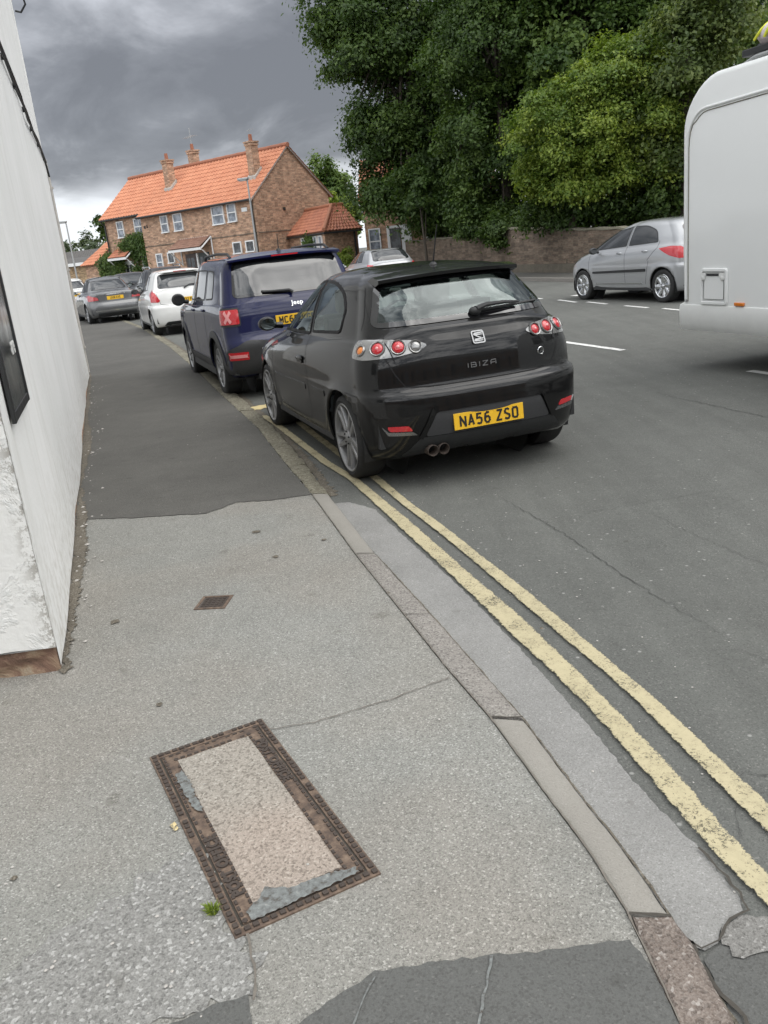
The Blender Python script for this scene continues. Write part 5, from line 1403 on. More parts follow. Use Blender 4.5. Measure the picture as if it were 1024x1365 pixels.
    def line(s, name, pts, mode, w=.006, mat=None, off=.0012, parent=None, n=None):
        P = []
        for a, b in zip(pts, pts[1:]):
            a, b = Vector(a), Vector(b); k = max(1, int((b - a).length / .03))
            for j in range(k): P.append(a.lerp(b, j / k))
        P.append(Vector(pts[-1]))
        q = []
        for p in P:
            h, nn = s.hit(mode, p.x, p.y)
            if h is not None: q.append((h, nn))
        m = MB(); vs = []
        for i, (h, nn) in enumerate(q):
            d = (q[min(i + 1, len(q) - 1)][0] - q[max(i - 1, 0)][0]).normalized(); t = d.cross(nn).normalized() * w / 2
            vs += [h + t + nn * off, h - t + nn * off]
        m.add(vs, [(2 * i, 2 * i + 2, 2 * i + 3, 2 * i + 1) for i in range(len(q) - 1)])
        return m.build(name, mat or M['gap'], parent or s.root)
    def body(s, name='body'):
        used = sorted({i for f in s.keep for i in f}); ix = {u: k for k, u in enumerate(used)}
        me = bpy.data.meshes.new(name); me.from_pydata([tuple(s.Vm[u]) for u in used], [], [tuple(ix[i] for i in f) for f in s.keep])
        bm = bmesh.new(); bm.from_mesh(me); bmesh.ops.remove_doubles(bm, verts=bm.verts, dist=1e-4)
        bmesh.ops.recalc_face_normals(bm, faces=bm.faces)
        if sum(f.normal.z for f in bm.faces if f.calc_center_median().z > 1.2) < 0: bmesh.ops.reverse_faces(bm, faces=bm.faces)
        bm.to_mesh(me); bm.free()
        o = link(name, me, s.paint, s.root, True)
        sol = o.modifiers.new('thickness', 'SOLIDIFY'); sol.thickness = .022; sol.offset = -1
        s.bodyobj = o
        # underside with wheel wells
        L0 = min(v[1] for v in s.V); L1 = max(v[1] for v in s.V); wmax = max(v[0] for v in s.V)
        m = MB()
        w1, w2 = s.wheels[0][0], s.wheels[1][0]
        if w1 > w2: w1, w2 = w2, w1
        m.box((0, (L0 + L1) / 2, .33), (wmax * 1.15, L1 - L0 - .35, .22))
        m.box((0, (w1 + w2) / 2, .33), (wmax * 1.9, (w2 - w1) - 2 * s.Ra - .02, .22))
        m.box((0, (L0 + .15 + w1 - s.Ra) / 2, .40), (wmax * 1.75, max(.05, w1 - s.Ra - L0 - .2), .2))
        for (wy, wz) in s.wheels:
            for sg in (-1, 1):
                K = 20; vs = []
                for k in range(K + 1):
                    a = -.35 + (math.pi + .7) * k / K
                    y, z = wy + (s.Ra + .004) * math.cos(a), wz + (s.Ra + .004) * math.sin(a)
                    vs += [(sg * wmax * .55, y, z), (sg * (wmax - .045), y, z)]
                m.add(vs, [(2 * k, 2 * k + 1, 2 * k + 3, 2 * k + 2) for k in range(K)])
                m.lathe([(sg * wmax * .56, .01), (sg * wmax * .56, s.Ra)], 20, 'x', (0, wy, wz))
        m.build('underbody', M['black_plastic'], s.root)
        return o
    def wheel(s, y, z, side, x, r=.305, w=.20, rim=.215, spokes=5, twin=True, mat=None, cover=False):
        """side -1 is the left; the wheel is modelled with its face toward -x"""
        m = MB()
        m.lathe([(0.012, rim - .01), (0, rim + .008), (-.006 + .006, rim + .03), (.012 - .018, r - .035), (.010, r - .008), (.03, r), (w * .5, r + .002), (w - .03, r), (w - .008, r - .01), (w, r - .04), (w, rim)], 40)
        for k in range(3):
            pass
        o = m.build('wheel', M['rubber'], s.root, smooth=True, angle=50)
        o.location = (x, y, z); o.rotation_euler = (random.random() * 0, 0, 0 if side < 0 else math.pi)
        a0 = random.random() * 6.28
        m = MB()
        m.lathe([(.004, rim + .006), (-.002, rim), (.004, rim - .012), (.05, rim - .022), (w * .9, rim - .02)], 40)
        hubx = .018
        if cover:
            m.lathe([(.006, rim - .008), (.010, rim * .86), (.004, rim * .80)], 40)
        for k in range(spokes):
            for dd in ((-.16, .16) if twin else (0,)):
                a = a0 + 2 * math.pi * k / spokes
                wid0, wid1 = (.022, .016) if twin else (rim * .17, rim * .30)
                p0 = Vector((0, math.cos(a), math.sin(a))); t = Vector((0, -math.sin(a), math.cos(a)))
                c0 = t * dd * .12 if twin else t * 0; c1 = t * (dd * rim * 1.15) if twin else t * 0
                r0, r1 = rim * .16, rim - .006
                vs = []
                for (rr, cc, wd_, xx) in ((r0, c0, wid0, hubx - .004), ((r0 + r1) / 2, (c0 + c1) / 2, (wid0 + wid1) / 2, hubx - .006), (r1, c1, wid1, .004)):
                    b = p0 * rr + cc
                    for (q, xo) in ((-1, .012), (-.75, 0), (.75, 0), (1, .012)): vs.append(b + t * wid_clamp(wd_) * q + Vector((xx + xo, 0, 0)))
                    for q in (1, -1): vs.append(b + t * wd_ * q + Vector((xx + .03, 0, 0)))
                m.add(vs, [(j * 6 + i, j * 6 + (i + 1) % 6, (j + 1) * 6 + (i + 1) % 6, (j + 1) * 6 + i) for j in range(2) for i in range(6)])
        m.lathe([(.0, .001), (.0, .022), (.006, .03), (.010, rim * .22), (.03, rim * .25)], 24)
        ri = m.build('rim', mat or M['alloy'], o, smooth=True, angle=40)
        m = MB(); m.lathe([(.075, .01), (.075, rim * .78), (.095, rim * .78)], 28); m.lathe([(w * .6, .01), (w * .6, rim)], 24); m.build('brake_disc', M['iron_dark'], o, smooth=True, angle=40)
        m = MB()
        for k in range(5): a = a0 + 2 * math.pi * (k + .5) / 5; m.cyl((.0, math.cos(a) * rim * .19, math.sin(a) * rim * .19), (.012, math.cos(a) * rim * .19, math.sin(a) * rim * .19), .007, n=6)
        m.build('wheel_nut', M['dark_metal'], o)
        return o
    def mirror(s, side, y, z, x, size=(.10, .055, .07), mat=None):
        m = MB()
        m.ball((side * (x + .11), y, z), size, 20, 14)
        # cut flat at the back: squash verts behind the glass plane
        m.v = [(vx, max(vy, y - size[1] * .55), vz) for vx, vy, vz in m.v]
        m.tube([(side * (x - .03), y + .03, z - size[2] * .5), (side * (x + .05), y + .01, z - size[2] * .35)], [.03, .025], 8)
        o = m.build('wing_mirror', mat or s.paint, s.root, smooth=True, angle=50)
        m = MB(); m.lathe([(y - size[1] * .55 - .002, .001), (y - size[1] * .55 - .002, .9)], 20, 'y')
        m.v = [(side * (x + .11) + vx * size[0] * .88, vy, z + vz * size[2] * .84) for vx, vy, vz in m.v]
        m.build('mirror_glass', M['glass_dark'] if mat is not None else M['mirror'], o)
    def plate(s, text, x, z, mode='rear', w=.52, h=.111, tilt=None, mat=None, xs=.74, size=.101):
        p, n = s.hit(mode, x, z)
        ys = [s.hit(mode, x + dx, z + dz)[0] for dx in (-w / 2, w / 2) for dz in (-h / 2, h / 2)]
        yy = min(q.y for q in ys if q is not None) - .006 if mode == 'rear' else max(q.y for q in ys if q is not None) + .006
        m = MB(); m.box((0, 0, 0), (w, .006, h)); o = m.build('number_plate', mat or M['plate_y'], s.root, bevel=.002)
        o.location = (x, yy, z); o.rotation_euler = (tilt or 0, 0, 0 if mode == 'rear' else math.pi)
        if text:
            me = stroke_text(text, .066, .037, .0135, .0095, .030) if all(ch in GL or ch == ' ' for ch in text) else text_mesh(text, size, .0022, xs, .0004, 'CENTER', 1.06)
            me.transform(Matrix(((1, 0, 0, 0), (0, 0, -1, 0), (0, 1, 0, 0), (0, 0, 0, 1))))
            t = link('lettering', me, M['ink'], o); t.location = (0, -.0042, -.002)
        return o
    def place_text(s, text, x, z, size, mat, mode='rear', bold=.001, xs=1.3, name='lettering', depth=.002, sp=1.25, parent=None):
        me = stroke_text('IBIZa', size * .72, size * .95, size * .155, size * .42, 0, .003) if text == 'IBIZA' else text_mesh(text, size, bold, xs, depth, 'CENTER', sp)
        p, n = s.hit(mode, x, z); p2, _ = s.hit(mode, x, z + .02)
        tl = math.atan2((p2 - p).y, (p2 - p).z)
        me.transform(Matrix(((1, 0, 0, 0), (0, 0, -1, 0), (0, 1, 0, 0), (0, 0, 0, 1))))
        # bend to the surface
        me.transform(Matrix.Rotation(-tl, 4, 'X'))
        for v in me.vertices:
            h, _ = s.hit(mode, x + v.co.x, z); v.co.y += (h.y - p.y) if h is not None else 0
        o = link(name, me, mat, parent or s.root); o.location = p + Vector((0, -.003, 0)); return o
def wid_clamp(w): return w
def seat(m, x, y, z, w=.5, h=.58):
    m.box((x, y, z + .10), (w, .5, .16)); 
    Rm = Matrix.Rotation(R(14), 3, 'X')
    m.box((x, y - .30, z + .10 + h / 2), (w * .92, .12, h), M=Rm); m.box((x, y - .40, z + h + .20), (w * .52, .09, .17), M=Rm)
    for dx in (-.06, .06): m.cyl((x + dx, y - .37, z + h + .04), (x + dx, y - .39, z + h + .16), .008, n=6)

HR = [  # yr  yf   wr   w    wf   Lr  nr   Lf   nf   zr  zsr zsf zf      small hatchback, metres
 (.12, 3.80, .74, .775, .74, .34, 2.9, .50, 2.7, .235, .20, .20, .22),
 (.045, 3.89, .77, .815, .77, .36, 2.9, .55, 2.7, .30, .26, .26, .29),
 (.00, 3.945, .80, .838, .79, .38, 2.8, .60, 2.6, .47, .42, .42, .46),
 (.005, 3.945, .812, .846, .795, .38, 2.8, .60, 2.6, .58, .55, .55, .55),
 (.014, 3.93, .816, .849, .795, .37, 2.8, .60, 2.6, .642, .637, .62, .60),
 (.030, 3.92, .815, .848, .795, .365, 2.8, .60, 2.6, .662, .655, .64, .61),
 (.082, 3.91, .809, .846, .792, .345, 2.8, .60, 2.6, .672, .670, .66, .63),
 (.090, 3.90, .810, .846, .79, .34, 2.8, .60, 2.6, .700, .70, .68, .65),
 (.10, 3.84, .805, .844, .785, .34, 2.8, .65, 2.5, .82, .81, .75, .71),
 (.125, 3.62, .785, .828, .77, .34, 2.8, .75, 2.5, .935, .905, .84, .80),
 (.165, 3.30, .755, .800, .745, .33, 3.0, .70, 2.6, 1.02, .965, .90, .88),
 (.172, 3.06, .742, .786, .73, .325, 3.1, .58, 2.8, 1.048, .985, .93, .915),
 (.207, 3.00, .724, .774, .72, .32, 3.2, .55, 2.8, 1.062, 1.00, .94, .93),
 (.315, 2.66, .665, .715, .655, .31, 3.4, .50, 3.0, 1.175, 1.14, 1.10, 1.10),
 (.44, 2.32, .605, .650, .60, .30, 3.4, .45, 3.0, 1.28, 1.265, 1.25, 1.25),
 (.545, 2.06, .555, .592, .55, .30, 3.4, .40, 3.0, 1.365, 1.355, 1.355, 1.355),
 (.64, 1.90, .47, .52, .48, .32, 3.2, .36, 3.0, 1.410, 1.405, 1.41, 1.405),
 (.80, 1.75, .28, .32, .29, .30, 3.0, .30, 3.0, 1.432, 1.434, 1.440, 1.432),
 (.90, 1.65, .0, .0, .0, .2, 3.0, .2, 3.0, 1.437, 1.440, 1.447, 1.437)]
def scale_rows(rows, sx, sy, sz): 
    return [(r[0] * sy, r[1] * sy, r[2] * sx, r[3] * sx, r[4] * sx, r[5] * sy, r[6], r[7] * sy, r[8], r[9] * sz, r[10] * sz, r[11] * sz, r[12] * sz) for r in rows]

# ---- black three door hatchback (nearest)
def build_black_hatch():
    c = Car('parked_car', 'shiny black three door hatchback nearest the camera, parked over the double yellow lines', 'car', HR, ((.70, .305), (3.14, .305)), .352, M['p_black'], (.789, 5.634), R(18.57))
    r = c.root
    RW = roundpoly([(-.665, 1.075), (.665, 1.075), (.520, 1.352), (.30, 1.368), (-.30, 1.368), (-.520, 1.352)], [.07, .07, .06, .2, .2, .06])
    c.patch('rear_window', RW, 'rear', M['glass_clear'], .004, .006, ringw=.032, ringmat=M['glass_black']); c.hole(RW, 'rear', .022)
    FW = roundpoly([(-.62, .99), (.62, .99), (.50, 1.335), (-.50, 1.335)], .07)
    c.patch('windscreen', FW, 'front', M['glass_clear'], .004, ringw=.03, ringmat=M['glass_black']); c.hole(FW, 'front', .02)
    DW = roundpoly([(1.56, .985), (2.74, .955), (2.64, 1.035), (2.32, 1.23), (2.04, 1.350), (1.66, 1.378)], [.03, .03, .05, .2, .2, .03])
    QW = roundpoly([(.83, 1.030), (1.50, 1.0), (1.605, 1.378), (1.28, 1.375), (1.0, 1.315), (.83, 1.19)], [.05, .03, .03, .2, .14, .12])
    for md in ('L', 'Rt'):
        for P in (DW, QW):
            c.patch('side_window', P, md, M['glass_clear'], .003, ringw=.020, ringmat=M['gap']); c.hole(P, md, .012)
        c.line('panel_gap', [(1.525, .40), (1.515, .60), (1.52, .93), (1.63, 1.402)], md, .007)
        c.line('panel_gap', [(1.53, .40), (1.60, .31), (2.62, .31), (2.74, .40), (2.77, .72), (2.80, .90)], md, .006)
        c.line('panel_gap', [(1.63, 1.402), (2.06, 1.378), (2.38, 1.245), (2.70, 1.03), (2.80, .93)], md, .006)
        c.line('panel_gap', [(.56, .655), (.46, .645), (.36, .64)], md, .005)
        mould = roundpoly([(1.60, .555), (2.70, .545), (2.70, .585), (1.60, .600)], .012); c.patch('side_moulding', mould, md, M['p_black'], .005, .006, res=.02)
        mould = roundpoly([(1.08, .560), (1.45, .556), (1.45, .601), (1.08, .605)], .012); c.patch('side_moulding', mould, md, M['p_black'], .005, .006, res=.02)
        for rr in (.70, 3.14): pass
    # roof spoiler
    m = MB(); vs = []; K = 16
    for i in range(K + 1):
        u = -1 + 2 * i / K; x = .53 * u; p, n = c.hit('top', x, .70 + .02 * u * u); b = .475 + .035 * abs(u) ** 3
        zt = 1.392 - .018 * u * u
        vs += [(x, .74, (p.z if p else 1.42) + .001), (x, .62, 1.418 - .022 * u * u), (x, b, zt), (x, b + .002, zt - .022), (x, .58, 1.352 - .02 * u * u)]
    m.add(vs, [(i * 5 + k, (i + 1) * 5 + k, (i + 1) * 5 + k + 1, i * 5 + k + 1) for i in range(K) for k in range(4)] + [(0, 1, 2, 3, 4), tuple(K * 5 + k for k in (4, 3, 2, 1, 0))])
    m.build('roof_spoiler', M['p_black'], r, smooth=True, angle=40)
    # tailgate outline
    for sg in (-1, 1):
        c.line('panel_gap', [(sg * .565, 1.33), (sg * .63, 1.20), (sg * .69, 1.07), (sg * .675, .96), (sg * .60, .78), (sg * .545, .697), (sg * .40, .684), (0, .682)], 'rear', .008)
    # light clusters wrap round the corner
    for sg in (-1, 1):
        md = ('cyl', sg, .25, .80)
        def A(x, y): return math.atan2((x - .25), -(y - .80))
        rt_ = [A(.835, .62), A(.80, .30), A(.62, .15), A(.42, .13)]
        # rear view outline in x,z for the inner part, side for the outer part
        O = [(A(.835, .43), .895), (A(.79, .28), .885), (A(.60, .14), .895), (A(.44, .125), .915), (A(.36, .13), .950), (A(.44, .14), .985), (A(.60, .17), 1.003), (A(.79, .32), 1.008), (A(.83, .42), .998)]
        hs = c.patch('tail_light', roundpoly(O, .04), md, M['lens_clear'], .006, .010, res=.04)
        bowl = MB()
        for (x, y, z, rr, mt, nm) in ((.450, .135, .948, .034, 'lens_clear', 'lamp_bowl'), (.570, .155, .953, .041, 'lens_red', 'red_lens'), (.705, .215, .952, .041, 'lens_red', 'red_lens'), (.80, .32, .943, .028, 'lens_amber', 'amber_lens')):
            if sg > 0 and x < .5: mt, nm = 'lens_red', 'red_lens'
            p, n = c.hit(md, A(x, y), z)
            if p is None: continue
            q = n.to_track_quat('Z', 'Y').to_matrix()
            m = MB(); m.ball((0, 0, 0), (rr, rr, rr * .45), 20, 12, q); o = m.build(nm, M[mt], hs, smooth=True); o.location = p + n * .006
            m = MB(); m.lathe([(0, rr + .001), (.014, rr + .004), (.016, rr + .009), (.006, rr + .013)], 24, 'z')
            o = m.build('lens_ring', M['lens_clear'], hs, smooth=True); o.matrix_local = Matrix.Translation(p + n * .003) @ q.to_4x4()
            if mt == 'lens_red':
                m = MB(); m.ball((0, 0, 0), (rr * .30, rr * .30, rr * .2), 12, 8, q); o = m.build('inner_lens', M['lens_pink'], hs, smooth=True); o.location = p + n * (.006 + rr * .36)
        c.line('panel_gap', [(A(.60, .16), .87), (A(.635, .165), .94), (A(.69, .20), 1.03)], md, .008, off=.0075)
    # bumper details
    ins = roundpoly([(-.47, .365), (.47, .365), (.43, .44), (.385, .525), (-.385, .525), (-.43, .44)], .03)
    c.patch('bumper_insert', ins, 'rear', M['grey_plastic'], .003, .004)
    c.line('bumper_lip', [(-.50, .36), (-.455, .44), (-.405, .540), (.405, .540), (.455, .44), (.50, .36)], 'rear', .030, c.paint, .012)
    ins = roundpoly([(-.62, .235), (.62, .235), (.50, .36), (-.50, .36)], .03); c.patch('diffuser', ins, 'rear', M['black_plastic'], .003, .004)
    for sg in (-1, 1):
        md = ('cyl', sg, .30, .75)
        def A2(x, y): return math.atan2((x - .30), -(y - .75))
        ref = roundpoly([(A2(.555, .04), .415), (A2(.70, .11), .422), (A2(.71, .12), .455), (A2(.58, .05), .452)], .02)
        o = c.patch('reflector', ref, md, M['lens_red'], .004, .006, res=.03)
        tr = roundpoly([(A2(.53, .03), .385), (A2(.71, .115), .393), (A2(.745, .14), .455), (A2(.705, .115), .417), (A2(.56, .04), .409)], .01)
        c.patch('reflector_trim', tr, md, M['badge'], .005, .006, res=.03)
    c.plate('NA56 ZSO', -.02, .438, tilt=R(-3))
    # badge: rounded square ring with the swept double S blades
    p, n = c.hit('rear', 0, .955); p2, _ = c.hit('rear', 0, .98); tl = -math.atan2((p2 - p).y, (p2 - p).z)
    bdg = empty('badge', p + Vector((0, -.004, 0))); bdg.parent = r; bdg.rotation_euler = (tl, 0, 0)
    m = MB(); q = roundpoly([(-.046, -.046), (.046, -.046), (.046, .046), (-.046, .046)], .018); qi = inset(q, .009)
    nn = len(q); vs = [(x, -.006, z) for x, z in q] + [(x, -.006, z) for x, z in qi] + [(x, .004, z) for x, z in q] + [(x, .004, z) for x, z in qi]
    m.add(vs, [(i, (i + 1) % nn, nn + (i + 1) % nn, nn + i) for i in range(nn)] + [(i, 2 * nn + i, 2 * nn + (i + 1) % nn, (i + 1) % nn) for i in range(nn)] + [(nn + i, nn + (i + 1) % nn, 3 * nn + (i + 1) % nn, 3 * nn + i) for i in range(nn)])
    for (z0, z1, xa, xb) in ((.012, .030, -.034, .036), (-.030, -.012, -.036, .034)):
        m.xprism  # blades
        pl = [(xa, (z0 + z1) / 2 - .004), (xa + .01, z1), (xb, z1 + .003), (xb, z1 - .006), (xa + .018, z0 + .008), (xb - .004, z0 + .006), (xb - .004, z0), (xa + .008, z0 - .002)]
        k = len(pl); m.add([(x, -.007, z) for x, z in pl] + [(x, 0, z) for x, z in pl], [tuple(range(k)), tuple(range(k, 2 * k))[::-1]] + [(i, (i + 1) % k, k + (i + 1) % k, k + i) for i in range(k)])
    m.box((0, -.004, 0), (.058, .006, .007), M=Matrix.Rotation(R(28), 3, 'Y'))
    m.build('badge_emblem', M['badge'], bdg)
    c.place_text('IBIZA', .0, .782, .040, M['badge'], bold=.0016, xs=1.45, sp=1.5)
    p, n = c.hit('rear', .47, .80)
    m = MB(); m.lathe([(0, .030), (-.003, .027), (-.003, .021), (0, .018)], 20, 'y'); o = m.build('round_badge', M['chrome'], r, smooth=True); o.location = p + Vector((0, -.004, 0)); o.rotation_euler = (0, 0, math.atan2(n.x, -n.y))
    me = text_mesh('A', .042, .001, 1.1, .001); me.transform(Matrix(((1, 0, 0, 0), (0, 0, -1, 0), (0, 1, 0, 0), (0, 0, 0, 1)))); l_ = link('lettering', me, M['chrome'], o); l_.location = (0, -.003, 0)
    # wiper
    def pt(x, z, d): q, n = c.hit('rear', x, z); return q + n * d
    m = MB(); m.ball(pt(.045, 1.105, .02), (.045, .03, .03), 14, 10); m.tube([pt(.05, 1.105, .04), pt(.12, 1.118, .05), pt(.26, 1.122, .045), pt(.38, 1.118, .035)], [.020, .017, .012, .008], 8)
    m.tube([pt(.06, 1.108, .014), pt(.3, 1.114, .016), pt(.56, 1.118, .014)], .010, 6); m.build('wiper', M['black_plastic'], r, smooth=True)
    # exhaust
    m = MB()
    for x in (-.425, -.345): m.lathe([(.02, .030), (.0, .036), (.005, .040), (.22, .038)], 20, 'y', (x, .04, .262)); m.lathe([(.02, .030), (.16, .030), (.16, .001)], 20, 'y', (x, .04, .262))
    m.build('exhaust', M['iron_dark'], r, smooth=True)
    for sg in (-1, 1):
        o = None; c.mirror(sg, 2.58, 1.03, .765, (.085, .07, .062))
        p, n = c.hit('L' if sg < 0 else 'Rt', 1.68, .80)
        m = MB(); m.ball((0, 0, 0), (.014, .10, .022), 12, 8); m.box((sg * -.004, .0, -.022), (.01, .15, .03)); o = m.build('door_handle', M['p_black'], r, smooth=True); o.location = p + n * .012
        p, n = c.hit('L' if sg < 0 else 'Rt', 3.52, .72); m = MB(); m.ball((0, 0, 0), (.008, .035, .014), 10, 6); o = m.build('side_repeater', M['lens_clear'], r, smooth=True); o.location = p
    m = MB(); m.tube([(0, .78, 1.435), (0, .70, 1.62), (0, .66, 1.70)], [.006, .004, .002], 6); m.lathe([(1.43, .03), (1.445, .02), (1.455, .002)], 12, 'z', (0, .78, 0)); m.build('aerial', M['black_plastic'], r, smooth=True)
    # headlamps and grille, seen only from other sides
    for sg in (-1, 1): c.patch('headlight', roundpoly([(sg * .42, .60), (sg * .72, .64), (sg * .76, .74), (sg * .56, .73), (sg * .44, .69)], .03), 'front', M['headlamp'], .004)
    c.patch('grille', roundpoly([(-.3, .58), (.3, .58), (.26, .68), (-.26, .68)], .03), 'front', M['black_plastic'], .003); c.plate(None, 0, .45, 'front', mat=M['upvc'])
    m = MB()
    seat(m, -.36, 2.05, .42); seat(m, .36, 2.05, .42); m.box((0, 1.15, .55), (1.1, .45, .18)); m.box((0, .93, .80), (1.1, .12, .48), M=Matrix.Rotation(R(12), 3, 'X'))
    for x in (-.34, .34): m.box((x, .86, 1.09), (.24, .08, .12))
    m.box((0, 2.75, .82), (1.28, .45, .2)); m.box((0, .60, .86), (1.16, .5, .03)); m.box((0, 1.7, .35), (1.3, 2.4, .05))
    m.build('seats', M['interior'], r, bevel=.02)
    m = MB(); K = 20
    pts = [Vector((.36 + .18 * math.cos(a * 6.283 / K), 2.47 - .05 * math.sin(a * 6.283 / K), .93 + .17 * math.sin(a * 6.283 / K))) for a in range(K + 1)]
    m.tube(pts, .014, 8, False); m.box((.36, 2.48, .93), (.3, .03, .04)); m.build('steering_wheel', M['interior'], r, smooth=True)
    c.body()
    for (y, f) in ((.70, 0), (3.14, 1)):
        for sg in (-1, 1): c.wheel(y, .305, sg, sg * .825, .305, .205, .245, 5, True, M['alloy_dark'])
    return c
hatch = build_black_hatch()

# ---- generic cars with their fittings written as fractions of the small hatchback
def std_car(label, cat, rows, wheels, Ra, paint, loc_, yaw, windows, rearwin, frontwin, lights, plate=None, rim=.21, tyre=.305, spokes=7, rimmat=None, track=.80, twin=False, mirror=None, name='parked_car', extra=None, glass=None, mir_mat=None, cover=False, gaps=(), handles=(), group='cars parked along the street', mirror_size=(.095, .07, .068)):
    c = Car(name, label, cat, rows, wheels, Ra, paint, loc_, yaw, group)
    gl = glass or M['glass_dark']
    c.patch('rear_window', rearwin, 'rear', gl, .004, ringw=.03, ringmat=M['glass_black'])
    c.patch('windscreen', frontwin, 'front', gl, .004, ringw=.03, ringmat=M['glass_black'])
    for md in ('L', 'Rt'):
        for P in windows: c.patch('side_window', P, md, gl, .003, ringw=.018, ringmat=M['black_plastic'])
        for g in gaps: c.line('panel_gap', g, md, .008)
    for (nm, P, md, mt) in lights: c.patch(nm, P, md, mt, .006, .008, res=.035)
    if plate: c.plate(*plate)
    if extra: extra(c)
    for sg in (-1, 1):
        if mirror: c.mirror(sg, mirror[0], mirror[1], mirror[2], mirror_size, mat=mir_mat)
        for (hy, hz) in handles:
            p, n = c.hit('L' if sg < 0 else 'Rt', hy, hz); m = MB(); m.ball((0, 0, 0), (.016, .09, .018), 12, 8); o = m.build('door_handle', M['chrome'] if paint in (M['p_silver'], M['p_grey']) else paint, c.root, smooth=True); o.location = p + n * .014
    c.body()
    for (y, z) in wheels:
        for sg in (-1, 1): c.wheel(y, z, sg, sg * track, tyre, .20, rim, spokes, twin, rimmat, cover)
    return c
def cylA(cx, cy): return lambda x, y: math.atan2((x - cx), -(y - cy))
def wheel_origin(contact, lx, ly, yaw):
    x, y = lx, ly; return (contact[0] - (x * math.cos(yaw) - y * math.sin(yaw)), contact[1] - (x * math.sin(yaw) + y * math.cos(yaw)))

# ---- dark blue boxy off-roader
JR = [(.20, 4.05, .76, .82, .76, .28, 4, .35, 3.6, .28, .25, .25, .28), (.07, 4.16, .83, .872, .83, .30, 4, .38, 3.6, .38, .34, .34, .38), (.01, 4.21, .855, .893, .85, .30, 4, .40, 3.6, .55, .52, .52, .55), (.0, 4.22, .862, .900, .86, .30, 4, .40, 3.6, .68, .66, .66, .68), (.05, 4.19, .862, .900, .86, .28, 4, .40, 3.6, .74, .73, .73, .74),
      (.07, 4.17, .860, .898, .86, .28, 4, .40, 3.6, .86, .86, .86, .84), (.085, 4.12, .855, .893, .85, .28, 4, .42, 3.6, 1.0, .99, .95, .93), (.12, 3.85, .835, .878, .83, .26, 4, .45, 3.6, 1.10, 1.08, 1.03, 1.00), (.15, 3.25, .815, .860, .80, .25, 4.4, .45, 3.6, 1.15, 1.12, 1.07, 1.06), (.24, 2.98, .77, .805, .755, .25, 4.6, .40, 3.8, 1.33, 1.31, 1.28, 1.28),
      (.34, 2.72, .72, .745, .70, .25, 4.6, .35, 3.8, 1.52, 1.51, 1.50, 1.49), (.40, 2.58, .66, .69, .65, .25, 4.4, .30, 3.8, 1.60, 1.59, 1.59, 1.57), (.52, 2.40, .42, .46, .42, .25, 4, .28, 3.5, 1.645, 1.645, 1.645, 1.63), (.6, 2.3, 0, 0, 0, .2, 3, .2, 3, 1.655, 1.66, 1.66, 1.645)]
